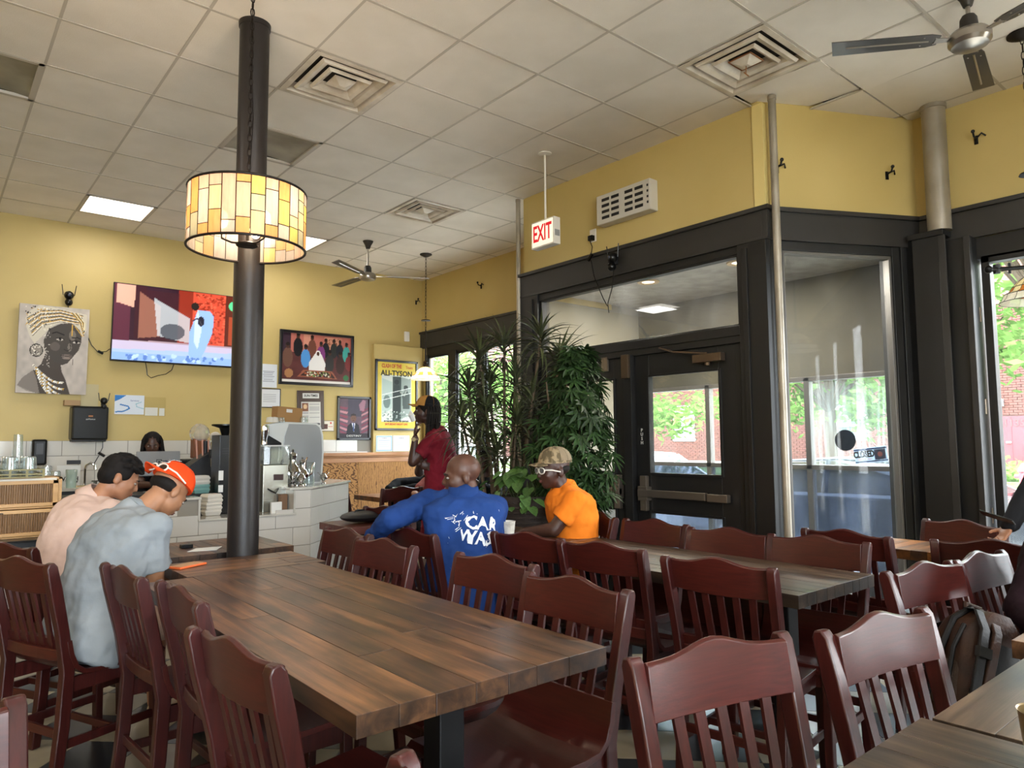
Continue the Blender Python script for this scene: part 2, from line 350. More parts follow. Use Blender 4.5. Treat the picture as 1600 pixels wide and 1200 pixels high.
# floor ---------------------------------------------------------------
m_fa = mat('cream_floor_tile', '#9c9078', .3, col2='#7d7360', scale=3, vary=.12, coat=.15)
m_fb = mat('black_floor_tile', '#2a2d30', .28, col2='#202225', scale=4, vary=.15, coat=.15)
fl = struct(MB().b2((-4.2, -4.15, -.06), (XW+.2, YB+.1, -.004)).build('floor', mat('grout', '#4c463d', .8)))
ft = [MB().box((0, 0, 0), (.302, .302, .006)).build('floor_tile', mm, fl, bev=.001) for mm in (m_fa, m_fb)]
used = [0, 0]; ntile = 0; far = [MB(), MB()]; e1 = Vector((1, 1, 0)).normalized(); e2 = Vector((-1, 1, 0)).normalized()
cand = []
for i in range(-20, 44):
    for j in range(-34, 34):
        p = e1*(i*.305)+e2*(j*.305)
        if not (-3.9 < p.x < XW and -2.5 < p.y < YB): continue
        dd = p.x*fw.x+p.y*fw.y; ss = p.x*rt.x+p.y*rt.y
        vis = dd > 1.6 and abs(ss) < dd*.8
        cand.append((dd if vis else 99, i, j, p))
cand.sort(key=lambda q: q[0])
for (dd, i, j, p) in cand:
    k = (i+j) % 2
    if ntile < 298 and dd < 90:
        if not used[k]: ft[k].location = (p.x, p.y, -.003); ft[k].rotation_euler = (0, 0, PI/4); used[k] = 1
        else: share(ft[k], 'floor_tile', fl, (p.x, p.y, -.003), (0, 0, PI/4))
        ntile += 1
    else: far[k].box((p.x, p.y, -.003), (.302, .302, .006), PI/4)
for k in (0, 1): far[k].build('floor_tile', (m_fa, m_fb)[k], fl, stuff=True)

# dark trim bands ------------------------------------------------------
def band(b, axis='x'): pass
t1 = MB().b2((XE-.03, 2.50, 2.73), (XE+.0, 5.09, 2.945)).b2((XE-.055, 2.48, 2.925), (XE+.0, 5.11, 2.955)).b2((XE, 5.06, 2.73), (XW-.03, 5.09, 2.945))
t1.b2((XE-.036, 2.50, 2.725), (XE, 5.09, 2.745))
struct(t1.build('trim_1', m_band, bev=.002))
t2 = MB(); chb(t2, -.02, CLEN, 2.73, 2.945, 0, .03); chb(t2, -.03, CLEN, 2.925, 2.955, 0, .055); struct(t2.build('trim_2', m_band, bev=.002))
t3 = MB().b2((XW-.03, 5.09, 2.70), (XW, YB, 2.93)).b2((XW-.05, 5.09, 2.91), (XW, YB, 2.94)); struct(t3.build('trim_3', m_band, bev=.002))
t5 = MB().b2((XW-.03, -4, 2.73), (XW, 1.98, 2.945)).b2((XW-.055, -4, 2.925), (XW, 1.99, 2.955)); struct(t5.build('trim_5', m_band, bev=.002))

GLASS = glassmat('window_glass', (.97, .985, .98), 1.0, .012)
GLASS_D = glassmat('dirty_glass', (.75, .78, .8), 1.0, .05, streak=True)
GLASS_T = glassmat('transom_glass', (.95, .96, .96), 1.6, .03)

# --- entry front (plane X = XE): casings, transom window_1, door_1 and door_2
jam = MB()
jam.b2((XE-.03, 4.84, 0), (XE+.12, 5.09, 2.73)).b2((XE-.03, 2.52, 0), (XE+.12, 2.74, 2.73))
jam.b2((XE-.045, 2.66, 0), (XE+.0, 2.70, 2.69)).b2((XE-.045, 4.9, 0), (XE+.0, 4.94, 2.69))
jam.b2((XE-.01, 2.74, 2.67), (XE+.12, 4.84, 2.73)).b2((XE-.03, 2.74, 2.09), (XE+.12, 4.84, 2.16))
jam.b2((XE-.02, 2.74, 2.04), (XE+.10, 4.84, 2.10))
jam.b2((XE-.045, 3.72, 0), (XE+.06, 3.80, 2.05)).b2((XE-.0, 2.74, 0), (XE+.06, 2.80, 2.05)).b2((XE-.0, 4.78, 0), (XE+.06, 4.84, 2.05))
struct(jam.build('trim_6', m_dark, bev=.003))
w1 = sthing('window_1')
MB().b2((XE+.03, 2.74, 2.16), (XE+.036, 4.84, 2.67)).build('pane', GLASS_T, w1)
fr = MB()
for (ya, yb, za, zb) in ((2.74, 2.765, 2.16, 2.67), (4.815, 4.84, 2.16, 2.67), (2.74, 4.84, 2.155, 2.175), (2.74, 4.84, 2.655, 2.675)): fr.b2((XE, ya, za), (XE+.05, yb, zb))
fr.build('window_frame', m_dark, w1, bev=.002)
m_bar = mat('brushed_bar', '#7d7266', .35, .8)
m_bron = mat('bronze_metal', '#6b5a4a', .35, .8)
m_white_let = mat('white_lettering', '#c9c6c0', .5)
def door(idx, y0, y1, hand):
    """leaf between y0 and y1 (hand=+1: latch side at y1)"""
    d = sthing('door_%d' % idx)
    g0, g1 = y0+.14, y1-.14
    lf = MB()
    lf.b2((XE+.005, y0, .01), (XE+.05, g0, 2.04)).b2((XE+.005, g1, .01), (XE+.05, y1, 2.04))
    lf.b2((XE+.005, g0, 1.865), (XE+.05, g1, 2.04)).b2((XE+.005, g0, .81), (XE+.05, g1, 1.115)).b2((XE+.005, g0, .01), (XE+.05, g1, .28))
    lf.build('door_leaf', m_dark, d, bev=.003)
    md = MB()
    for (za, zb) in ((1.10, 1.875), (.27, .82)):
        for (a, b_, c, e) in ((g0-.02, g0, za, zb), (g1, g1+.02, za, zb), (g0, g1, zb-.015, zb+.005), (g0, g1, za-.005, za+.015)): md.b2((XE-.006, a, c), (XE+.008, b_, e))
    md.build('glazing_bead', m_dark, d, bev=.002)
    MB().b2((XE+.025, g0, 1.115), (XE+.031, g1, 1.865)).build('pane', GLASS, d)
    MB().b2((XE+.025, g0, .28), (XE+.031, g1, .81)).build('pane', GLASS_D, d)
    yl = y1-.05 if hand > 0 else y0+.05; s = -1 if hand > 0 else 1
    pb = MB(); pb.b2((XE-.055, yl, .90), (XE+.005, yl+s*.09, 1.01)).b2((XE-.06, yl+s*.0, .93), (XE-.02, yl+s*.62, .985))
    pb.b2((XE-.058, yl+s*.635, .925), (XE-.01, yl+s*.86 if False else yl+s*.80, .98)); pb.b2((XE-.04, yl+s*.01, .82), (XE-.0, yl+s*.07, 1.09))
    pb.build('push_bar', m_bar, d, bev=.004)
    yc = y0+.18 if hand > 0 else y1-.18
    cl = MB(); cl.b2((XE-.06, yc-.10*hand, 1.925), (XE+.0, yc+.14*hand, 1.985)).cyl((XE-.03, yc+.03, 1.90), (XE-.03, yc+.03, 1.93), .02, n=10)
    cl.tube([(XE-.03, yc+.03, 1.99), (XE-.10, yc+.28*hand, 2.02), (XE-.03, yc+.46*hand, 2.075)], .009, 6)
    cl.build('door_closer', m_bron, d, bev=.003)
    return d
door_2 = door(2, 2.80, 3.715, 1); door_1 = door(1, 3.805, 4.78, -1)
# lock boxes at the mullion head and the vertical lettering
MB().b2((XE-.075, 3.725, 1.86), (XE-.045, 3.795, 2.05)).build('strike_box', m_bron, bpy.data.objects['trim_6'], bev=.003)
MB().b2((XE-.02, 3.99, 1.94), (XE-.0, 4.06, 2.06)).b2((XE-.026, 4.015, 1.95), (XE-.0, 4.035, 2.05)).build('door_sensor', m_bar, door_1, bev=.002)
for k, ch in enumerate('PUSH'):
    text('lettering', ch, .035, m_white_let, door_2, (XE-.0015, 3.655, 1.445-k*.033), F_SIDE, bold=.0006)

# --- angled window (window_2)
cs = MB(); chb(cs, .0, .145, 0, 2.73, -.12, .012); chb(cs, 1.02, CLEN, 0, 2.73, -.12, .012); chb(cs, .145, 1.02, 2.665, 2.73, -.12, .012); chb(cs, .145, 1.02, 0, .42, -.12, .012)
chb(cs, 0, .05, 0, 2.73, .0, .03); chb(cs, 1.08, 1.11, 0, 2.73, .0, .03)
struct(cs.build('trim_7', m_dark, bev=.003))
w2 = sthing('window_2')
g = MB(); chb(g, .145, 1.02, .42, 2.665, -.046, -.04); g.build('pane', glassmat('angled_glass', (.9, .92, .93), .45, .015), w2)
m_alu = mat('grey_alu', '#6f6c68', .4, .5)
g = MB(); chb(g, .145, .165, .42, 2.665, -.06, 0); chb(g, 1.0, 1.02, .42, 2.665, -.06, 0); chb(g, .145, 1.02, 2.645, 2.665, -.06, 0); chb(g, .145, 1.02, .42, .44, -.06, 0); g.build('window_frame', m_alu, w2, bev=.002)
# --- pilaster between angled window and right window
pl = MB(); pl.b2((XW-.10, 1.62, 0), (XW+.18, 1.99, 2.73)); chb(pl, CLEN-.12, CLEN+.03, 0, 2.78, 0, .10)
pl.b2((XW-.16, 1.78, 0), (XW-.08, 1.97, 2.78)); pl.b2((XW-.18, 1.76, 2.76), (XW-.02, 1.99, 2.80))
struct(pl.build('trim_8', m_dark, bev=.004))
struct(MB().b2((XW-.165, 1.755, 0), (XW-.15, 1.80, 2.76)).b2((XW-.13, 1.62, 0), (XW-.10, 1.66, 2.73)).build('trim_12', m_band, bev=.003))
# right windows (window_3..5): frames and panes on plane X = XW
def window(idx, y0, y1, z0, z1, X=XW, g=GLASS, fw_=.05, dp=.08):
    wi = sthing('window_%d' % idx)
    f = MB()
    for (a, b_, c, e) in ((y0, y0+fw_, z0, z1), (y1-fw_, y1, z0, z1), (y0, y1, z0, z0+fw_), (y0, y1, z1-fw_, z1)): f.b2((X+.0, a, c), (X+dp, b_, e))
    f.build('window_frame', m_dark, wi, bev=.003)
    MB().b2((X+dp/2, y0+fw_, z0+fw_), (X+dp/2+.005, y1-fw_, z1-fw_)).build('pane', g, wi)
    h = MB()
    for z in (z0+.5, (z0+z1)/2+.1, z1-.4):
        h.cyl((X-.006, y1+.02, z-.05), (X-.006, y1+.02, z+.05), .008, n=8)
    h.build('hinge', m_bar, wi)
    return wi
yw = 1.62; n = 3
RW = [(1.60, .45), (.33, -.85), (-.97, -2.1), (-2.22, -3.9)]
tr = MB(); tr.b2((XW-.0, -4, 2.58), (XW+.14, 1.64, 2.73)).b2((XW, -4, 0), (XW+.14, 1.64, .35))
for i, (a, b_) in enumerate(RW):
    window(n+i, b_, a, .35, 2.6); tr.b2((XW-.02, b_-.12, 0), (XW+.14, b_, 2.73))
struct(tr.build('trim_9', m_dark, bev=.003))
# left windows behind the plants
LWN = [(7.93, 8.45), (7.30, 7.75), (6.55, 7.12), (5.85, 6.38), (5.25, 5.68)]
tr = MB().b2((XW-.0, 5.06, 2.55), (XW+.04, 8.49, 2.72)).b2((XW, 5.06, 0), (XW+.06, 8.49, .60))
ys = [5.06]+[v for a in reversed(LWN) for v in a]+[8.49]
for i in range(0, len(ys), 2): tr.b2((XW-.02, ys[i], .5), (XW+.03, ys[i+1], 2.6))
struct(tr.build('trim_10', m_dark, bev=.003))
for i, (a, b_) in enumerate(LWN): window(7+i, a, b_, .6, 2.58, fw_=.02, dp=.03)
# vestibule beyond the doors
m_stip = mat('stippled_ceiling', '#b9b3aa', .95, col2='#a39d94', scale=8, bump=.8, bscale=70)
vest = struct(MB().prism([(XE+.13, 2.66), (5.52, 2.07), (XW+.6, 2.07), (XW+.6, 5.06), (XE+.13, 5.06)], .05, Matrix(((1, 0, 0, 0), (0, 0, 1, 0), (0, 1, 0, 2.81), (0, 0, 0, 1)))).build('ceiling_vestibule', m_stip))
m_canlit = emit('can_light', '#fff0d0', 3.2)
for k, (x, y) in enumerate(((4.95, 4.02), (4.98, 3.12))):
    t = thing('recessed_light', ['round recessed light in the vestibule ceiling, above the left door', 'round recessed light in the vestibule ceiling, nearest the angled window'][k], 'recessed light', (x, y, 2.78), 0, 'recessed vestibule lights')
    MB().lathe([(.055, .0), (.06, -.006), (.095, -.008), (.10, 0)], 24).build('trim_ring', mat('can_ring', '#d8b988', .4), t, smooth=True)
    MB().lathe([(.001, .0), (.06, -.001)], 24).build('lens', m_canlit, t)
    area('recessed_lamp', (x, y, 2.765), (0, 0, 0), .1, .1, 22, (1, .92, .8))
m_khaki = mat('khaki_header', '#5f5a4a', .7, col2='#4d4a40', scale=1.5)
XO = 5.95
hd_ = MB().b2((XO, 2.07, 1.905), (XO+.12, 4.10, 2.84)).b2((XO, 4.9, 1.905), (XO+.12, 5.06, 2.84)).b2((XO, 4.1, 1.905), (XO+.12, 4.9, 2.84)).b2((XW+.0, 2.07, 1.905), (XO, 2.15, 2.84))
struct(hd_.build('wall_vestibule_header', m_khaki))
vo = MB()
for y in (2.09, 3.10, 4.12, 4.98): vo.b2((XO-.02, y-.025, 0), (XO+.05, y+.025, 1.905))
for z in (.12, 1.125, 1.89): vo.b2((XO-.02, 2.07, z-.02), (XO+.05, 5.06, z+.02))
vo.b2((XO-.02, 2.07, 0), (XO+.05, 5.06, .1))
struct(vo.build('trim_11', m_alu, bev=.003))
struct(MB().b2((XE+.16, 4.98, 0), (XO, 5.06, 2.80)).b2((XW+.18, 1.98, 0), (XO+.1, 2.07, 2.84)).build('wall_vestibule', mat('vestibule_wall', '#8f897a', .7)))
w12 = sthing('window_12')
MB().b2((XO+.01, 3.125, .14), (XO+.016, 4.1, 1.105)).b2((XO+.01, 4.14, .14), (XO+.016, 4.96, 1.105)).b2((XO+.01, 2.11, .14), (XO+.016, 3.08, 1.105)).build('pane', glassmat('hazy_lower_glass', (.34, .37, .42), 1.0, .05, (.5, .6, .8)), w12)
MB().b2((XO+.01, 3.125, 1.145), (XO+.016, 4.1, 1.87)).build('pane', GLASS, w12); MB().b2((XO+.01, 4.14, 1.145), (XO+.016, 4.96, 1.87)).build('pane', GLASS, w12)
MB().b2((XO+.01, 2.11, 1.145), (XO+.016, 3.08, 1.87)).build('pane', glassmat('water_streaked_glass', (.93, .96, .95), .8, .10, (.75, .82, .8), True), w12)
# back wall: white tiles, wainscot, boxed corner
m_wt = mat('white_wall_tile', '#cfcac2', .18, vary=.03, coat=.3)
m_grout = mat('tile_grout', '#8b867e', .8)
bw = bpy.data.objects['wall_back']
MB().b2((-1.0, YB-.006, .80), (4.70, YB, 1.405)).build('tile_backing', m_grout, bw)
ts = MB().box((0, 0, 0), (.3, .008, .15)).build('wall_tile', m_wt, bw, bev=.0015); one = True
for r in range(4):
    z = 1.405-.0775-r*.155
    for k in range(19):
        x = -.85+k*.305+(.1525 if r % 2 else 0)
        if x > 4.6: continue
        if r >= 2 and x > 2.9: continue
        if one: ts.location = (x, YB-.008, z); one = False
        else: share(ts, 'wall_tile', bw, (x, YB-.008, z))
m_oak = mat('oak_panel', '#a4682f', .42, col2='#6e4019', scale=5, stretch=(1, 1, .25), bump=.05, detail=6, ramp=(.45, .55))
def oakmat(name, a, b_, sc, st, rot=0, dist=6):
    m = bpy.data.materials.new(name); m.use_nodes = True; n_ = m.node_tree.nodes; L = m.node_tree.links; B = n_['Principled BSDF']; B.inputs['Roughness'].default_value = .6; B.inputs['Specular IOR Level'].default_value = .2
    t = n_.new('ShaderNodeTexCoord'); q = n_.new('ShaderNodeMapping'); q.inputs['Scale'].default_value = st; q.inputs['Rotation'].default_value = (0, rot, 0); L.new(t.outputs['Object'], q.inputs[0])
    w_ = n_.new('ShaderNodeTexWave'); w_.inputs['Scale'].default_value = sc; w_.inputs['Distortion'].default_value = dist; w_.inputs['Detail'].default_value = 3; w_.inputs['Detail Scale'].default_value = 1.4; L.new(q.outputs[0], w_.inputs[0])
    r = n_.new('ShaderNodeValToRGB'); r.color_ramp.elements[0].color = (*lin(b_), 1); r.color_ramp.elements[1].color = (*lin(a), 1); r.color_ramp.elements[0].position = .05; r.color_ramp.elements[1].position = .45
    L.new(w_.outputs[0], r.inputs[0]); L.new(r.outputs[0], B.inputs['Base Color']); return m
oakA = oakmat('oak_cathedral', '#9c7042', '#503218', 3, (1.6, 1, 4.5), .15, 14)
oakB = oakmat('oak_vertical', '#a37646', '#5f3e20', 7, (3.2, 1, .7), 0, 10)
ws = thing('oak_wainscot', 'tall oak veneer wainscot with moulded cap rail along the back wall', 'wainscot', (0, YB, 0))
MB().b2((2.9, -.03, 0), (4.50, -.004, 1.17)).build('panel', oakA, ws)
MB().b2((4.51, -.03, 0), (5.46, -.004, 1.17)).build('panel', oakB, ws)
MB().b2((4.49, -.034, 0), (4.52, -.004, 1.17)).build('panel_joint', oakB, ws)
MB().b2((2.9, -.05, 1.17), (5.46, 0, 1.19)).b2((2.9, -.035, 1.10), (5.46, -.0, 1.17)).b2((2.9, -.06, 1.19), (5.46, 0, 1.235)).build('cap_rail', mat('oak_cap', '#a87240', .35, col2='#8a5a2e', scale=6, stretch=(.3, 4, 4)), ws, bev=.006)
struct(MB().b2((4.70, YB-.055, 1.235), (5.48, YB, 2.71)).build('wall_boxed', m_wall, bev=.003))
# ------------------------------------------------------------------ furniture
def woodmat(name, a, b_, rough=.3, coat=.4, st=(14, 14, 1.2), sc=6, vary=.1, bump=.05, spec=.5):
    return mat(name, a, rough, 0, col2=b_, scale=sc, stretch=st, coat=coat, vary=vary, bump=bump, bscale=sc*3, detail=6, ramp=(.3, .7), spec=spec)
m_ch = woodmat('mahogany_lacquer', '#3c1310', '#290b09', .38, .08, spec=.4, bump=.03)
m_chx = woodmat('mahogany_lacquer_rail', '#401510', '#300e0b', .36, .10, spec=.4, st=(1.2, 22, 22), bump=.03)
def make_chair():
    t = thing('dining_chair', 'x', 'chair')
    # back posts with rear legs: side profile (y,z) extruded in x
    prof = [(-.255, 0), (-.215, .0), (-.185, .25), (-.175, .46), (-.205, .62), (-.245, .80), (-.268, .885), (-.283, .902), (-.303, .898), (-.31, .88), (-.292, .79), (-.25, .62), (-.222, .46), (-.232, .25)]
    for s in (-1, 1):
        M = Matrix(((0, 1, 0, s*.205), (1, 0, 0, 0), (0, 0, 1, 0), (0, 0, 0, 1)))
        b = MB().prism(prof, .036, M)
        b.v = [(x+s*.014*max(0, (z-.45)/.45), y, z) for x, y, z in b.v]
        b.build('back_post', m_ch, t, bev=.005, smooth=True)
    # crest rail, bowed backwards
    N = 16; R = []
    for i in range(N+1):
        u = -1+2*i/N; x = u*.203; yb = -.268-.022*(1-u*u); crest = .888+.030*math.exp(-(u/.42)**2)+.004*abs(u)**3
        zb = .775-.006*(1-u*u); th = .011
        R.append([Vector((x, yb+.018-th, zb)), Vector((x, yb+.018+th, zb)), Vector((x, yb+th, crest-.006)), Vector((x, yb, crest)), Vector((x, yb-th, crest-.006))])
    MB().rings(R).build('crest_rail', m_chx, t, smooth=True, bev=.002)
    sl = None
    for i in range(5):
        x = (i-2)*.064; xb = (i-2)*.058
        yb = -.250-.020*(1-(x/.2)**2)
        b = MB().rings([[Vector((xx+sx*.0135, y+sy_*.005, z)) for sx, sy_ in ((-1, -1), (1, -1), (1, 1), (-1, 1))] for xx, y, z in ((xb, -.205, .535), (x, yb, .785))])
        b.build('slat', m_ch, t)
    R = []
    for i in range(9):
        u = -1+2*i/8; R.append([Vector((u*.19, -.205-.012*(1-u*u)+a, z)) for a, z in ((-.011, .50), (.011, .50), (.011, .545), (-.011, .545))])
    MB().rings(R).build('lower_rail', m_chx, t, bev=.003)
    # saddle seat bent up at the rear
    path = [(.225, .432), (.232, .447), (.215, .462), (.05, .452), (-.08, .449), (-.135, .458), (-.165, .482), (-.185, .53), (-.196, .585)]
    NU = 10; R = []
    for j, (y, z) in enumerate(path):
        y2, z2 = path[min(j+1, len(path)-1)]; y0, z0 = path[max(j-1, 0)]; d = Vector((y2-y0, z2-z0)).normalized(); nn = Vector((-d.y, d.x))*.019
        hw = .222 if y > -.12 else .222+.006
        ring = []
        for k in range(NU+1):
            u = -1+2*k/NU; sag = .012*(1-u*u) if j >= 3 and y > -.14 else 0
            ring.append(Vector((u*hw, y, z-sag)))
        for k in range(NU, -1, -1):
            u = -1+2*k/NU; ring.append(Vector((u*hw, y+nn.x, z+nn.y)))
        R.append(ring)
    MB().rings(R).build('seat', m_chx, t, smooth=True, bev=.003)
    for s in (-1, 1):
        MB().rings([[Vector((s*x+sx*.017, y+sy_*.017, z)) for sx, sy_ in ((-1, -1), (1, -1), (1, 1), (-1, 1))] for x, y, z in ((.205, .205, 0), (.198, .192, .43))]).build('front_leg', m_ch, t, bev=.004)
        MB().b2((s*.19, -.19, .375), (s*.208, .18, .432)).build('seat_rail', m_ch, t)
        MB().b2((s*.196, -.20, .16), (s*.212, .185, .195)).build('stretcher', m_ch, t, bev=.003)
    MB().b2((-.19, .175, .375), (.19, .197, .432)).build('seat_rail', m_chx, t)
    MB().b2((-.2, -.005, .165), (.2, .013, .195)).build('stretcher', m_chx, t, bev=.003)
    MB().b2((-.19, -.215, .20), (.19, -.2, .235)).build('stretcher', m_chx, t, bev=.003)
    return t
chair0 = make_chair(); ch_used = [0]
def chair(A, B, sgn, label, group=None):
    """A, B: the two top corners of the back (x,y); sgn +1 if it faces to the left of A->B"""
    ax, ay = A; bx, by = B; mx, my = (ax+bx)/2, (ay+by)/2; d = Vector((bx-ax, by-ay)).normalized(); f = Vector((-d.y, d.x))*sgn
    loc = (mx+f.x*.285, my+f.y*.285, 0); rz = math.atan2(f.y, f.x)-PI/2
    if not ch_used[0]:
        ch_used[0] = 1; chair0.location = loc; chair0.rotation_euler = (0, 0, rz); chair0['label'] = label
        if group: chair0['group'] = group
        return chair0
    return dup(chair0, loc, rz, label, group)
G1, G2, G3, G4, G5 = 'chairs along the left side of the long centre table', 'chairs along the right side of the long centre table', 'chairs along the left side of the table by the doors', 'chairs along the right side of the table by the doors', 'chairs backing towards the near right tables'
chair((.56, 1.94), (.60, 1.49), 1, 'reddish-brown slat-back chair, nearest one along the left edge of the long centre table', G1)
chair((.66, 2.66), (.66, 2.22), 1, 'reddish-brown slat-back chair, second from the near end of the centre table left side', G1)
chair((.59, 3.20), (.62, 2.77), 1, 'reddish-brown slat-back chair right behind the man in the pale grey shirt, at his right', G1)
ch_grey = chair((.25, 3.73), (.42, 3.33), 1, 'reddish-brown slat-back chair on which the man in the pale grey shirt sits', G1)
ch_peach = chair((.22, 4.28), (.42, 3.90), 1, 'reddish-brown slat-back chair behind the man in the peach shirt, left edge', G1)
chair((1.75, 3.68), (1.77, 3.28), -1, 'reddish-brown slat-back chair in front of the white tiled counter end', G2)
chair((1.68, 3.19), (1.72, 2.77), -1, 'reddish-brown slat-back chair left of the blue jacket, second on the right side of centre table', G2)
chair((1.77, 2.48), (1.80, 2.04), -1, 'reddish-brown slat-back chair just in front of the blue jacket back', G2)
chair((1.69, 1.94), (1.71, 1.50), -1, 'reddish-brown slat-back chair at the near right corner of the long centre table', G2)
ch_blue = chair((2.0, 3.46), (2.02, 3.06), 1, 'reddish-brown slat-back chair under the outstretched blue sleeve')
chair((2.32, 2.92), (2.38, 2.50), 1, 'dark slat-back chair just right of the blue jacket with the white cup above it', G3)
chair((2.34, 2.44), (2.40, 2.02), 1, 'dark slat-back chair, middle one along the left side of the table by the doors', G3)
chair((2.34, 1.84), (2.40, 1.41), 1, 'dark slat-back chair at the near left corner of the table by the doors', G3)
chair((1.19, 1.03), (1.62, .93), -1, 'large slat-back chair in the foreground right of the centre table, crest toward the viewer', G5)
chair((1.72, .87), (2.13, .81), -1, 'slat-back chair with scratched shiny crest at the bottom right, left of the leather backpack', G5)
chair((2.64, 1.10), (3.04, 1.03), -1, 'slat-back chair with bright window glare along its crest, above the backpack', G5)
chair((3.06, 1.04), (3.44, 1.00), -1, 'slat-back chair with glare on its crest, right beside the sitter in maroon', G5)
ch_or = chair((3.43, 3.34), (3.26, 2.95), -1, 'slat-back chair behind the man in the orange shirt')
chair((3.27, 2.86), (3.27, 2.44), -1, 'slat-back chair with its crest below the middle door glass, right of the orange shirt', G4)
chair((3.20, 2.34), (3.25, 1.92), -1, 'slat-back chair below the push bar end, right side of the table by the doors', G4)
chair((3.24, 1.90), (3.29, 1.47), -1, 'slat-back chair in front of the grey pole, near end of the table by the doors', G4)
chair((3.60, 1.90), (3.56, 1.50), 1, 'dark slat-back chair turned away, behind the chair in front of the grey pole')
chair((4.52, 1.67), (4.40, 1.25), -1, 'slat-back chair against the dark pilaster beyond the small orange-topped table')
chair((3.62, 1.30), (3.76, .90), 1, 'dark slat-back chair seen from behind, this side of the small orange-topped table')
chair((3.66, 6.42), (4.05, 6.40), 1, 'dark red slat-back chair in front of the far table by the oak wainscot')
chair((3.46, 7.42), (3.52, 7.02), 1, 'pinkish sunlit slat-back chair at the left end of the far table by the wainscot')
chair((4.62, 7.32), (4.60, 6.92), -1, 'pale sunlit slat-back chair at the far table, next to the person in black')
chair((4.24, 5.10), (3.98, 4.76), -1, 'bright red sunlit slat-back chair seen through the plants beside the woven planter')
chair((2.55, 4.72), (2.62, 4.32), 1, 'reddish slat-back chair with a black cushion-like bag, right of the counter end')
chair((-.27, 1.53), (.155, 1.62), -1, 'shiny slat-back chair at the bottom left corner, only its crest corner in view')
chair((.16, .82), (.575, .945), -1, 'slat-back chair at the bottom edge, only a crest end showing below the centre table')

# tables -------------------------------------------------------------
def plankmat(name, cols, rough=.4, coat=.15):
    m = bpy.data.materials.new(name); m.use_nodes = True; n = m.node_tree.nodes; L = m.node_tree.links; B = n['Principled BSDF']
    oi = n.new('ShaderNodeObjectInfo'); t = n.new('ShaderNodeTexCoord'); mpp = n.new('ShaderNodeMapping'); mpp.inputs['Scale'].default_value = (26, 1.6, 26); L.new(t.outputs['Object'], mpp.inputs[0])
    sc_ = n.new('ShaderNodeVectorMath'); sc_.operation = 'SCALE'; sc_.inputs[3].default_value = 40
    cx = n.new('ShaderNodeCombineXYZ')
    for k in range(3): L.new(oi.outputs['Random'], cx.inputs[k])
    L.new(cx.outputs[0], sc_.inputs[0]); ad = n.new('ShaderNodeVectorMath'); L.new(mpp.outputs[0], ad.inputs[0]); L.new(sc_.outputs[0], ad.inputs[1])
    z = n.new('ShaderNodeTexNoise'); z.inputs['Scale'].default_value = 1.0; z.inputs['Detail'].default_value = 8; z.inputs['Roughness'].default_value = .65; z.inputs['Distortion'].default_value = .6; L.new(ad.outputs[0], z.inputs[0])
    r = n.new('ShaderNodeValToRGB'); els = r.color_ramp.elements; els[0].position = .30; els[0].color = (*lin(cols[0]), 1); els[1].position = .70; els[1].color = (*lin(cols[2]), 1)
    e = els.new(.5); e.color = (*lin(cols[1]), 1); L.new(z.outputs[0], r.inputs[0])
    # knots and smoky patches
    m2 = n.new('ShaderNodeMapping'); m2.inputs['Scale'].default_value = (9, 3.2, 9); L.new(t.outputs['Object'], m2.inputs[0]); a2 = n.new('ShaderNodeVectorMath'); L.new(m2.outputs[0], a2.inputs[0]); L.new(sc_.outputs[0], a2.inputs[1])
    z2 = n.new('ShaderNodeTexNoise'); z2.inputs['Scale'].default_value = 1.0; z2.inputs['Detail'].default_value = 3; L.new(a2.outputs[0], z2.inputs[0])
    r2 = n.new('ShaderNodeValToRGB'); r2.color_ramp.elements[0].position = .36; r2.color_ramp.elements[0].color = (.20, .21, .20, 1); r2.color_ramp.elements[1].position = .56; r2.color_ramp.elements[1].color = (1, 1, 1, 1); L.new(z2.outputs[0], r2.inputs[0])
    mu = n.new('ShaderNodeMix'); mu.data_type = 'RGBA'; mu.blend_type = 'MULTIPLY'; mu.inputs[0].default_value = .8; L.new(r.outputs[0], mu.inputs[6]); L.new(r2.outputs[0], mu.inputs[7])
    hs = n.new('ShaderNodeHueSaturation'); mr = n.new('ShaderNodeMapRange'); mr.inputs[3].default_value = .72; mr.inputs[4].default_value = 1.3; L.new(oi.outputs['Random'], mr.inputs[0]); L.new(mr.outputs[0], hs.inputs['Value']); L.new(mu.outputs[2], hs.inputs['Color'])
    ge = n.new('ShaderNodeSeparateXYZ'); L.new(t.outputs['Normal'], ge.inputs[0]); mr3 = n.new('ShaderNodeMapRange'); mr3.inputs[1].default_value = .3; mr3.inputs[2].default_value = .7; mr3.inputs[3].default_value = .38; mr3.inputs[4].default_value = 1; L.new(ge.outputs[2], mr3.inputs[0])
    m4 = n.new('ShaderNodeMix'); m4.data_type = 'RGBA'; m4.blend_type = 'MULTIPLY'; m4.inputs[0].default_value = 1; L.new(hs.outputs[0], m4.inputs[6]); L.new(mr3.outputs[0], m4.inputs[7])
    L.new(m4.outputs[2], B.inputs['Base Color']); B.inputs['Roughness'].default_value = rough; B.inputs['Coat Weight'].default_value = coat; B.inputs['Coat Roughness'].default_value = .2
    bp = n.new('ShaderNodeBump'); bp.inputs['Strength'].default_value = .18; bp.inputs['Distance'].default_value = .004; L.new(z.outputs[0], bp.inputs['Height']); L.new(bp.outputs[0], B.inputs['Normal'])
    return m
m_pl = plankmat('reclaimed_plank', ('#2a1a10', '#5f3f28', '#855b39'))
m_plo = plankmat('amber_plank', ('#5a3010', '#935818', '#aa7230'))
m_plg = plankmat('grey_plank', ('#2c211a', '#4c3b2d', '#6c5744'))
m_iron = mat('black_iron', '#141415', .45, .6)
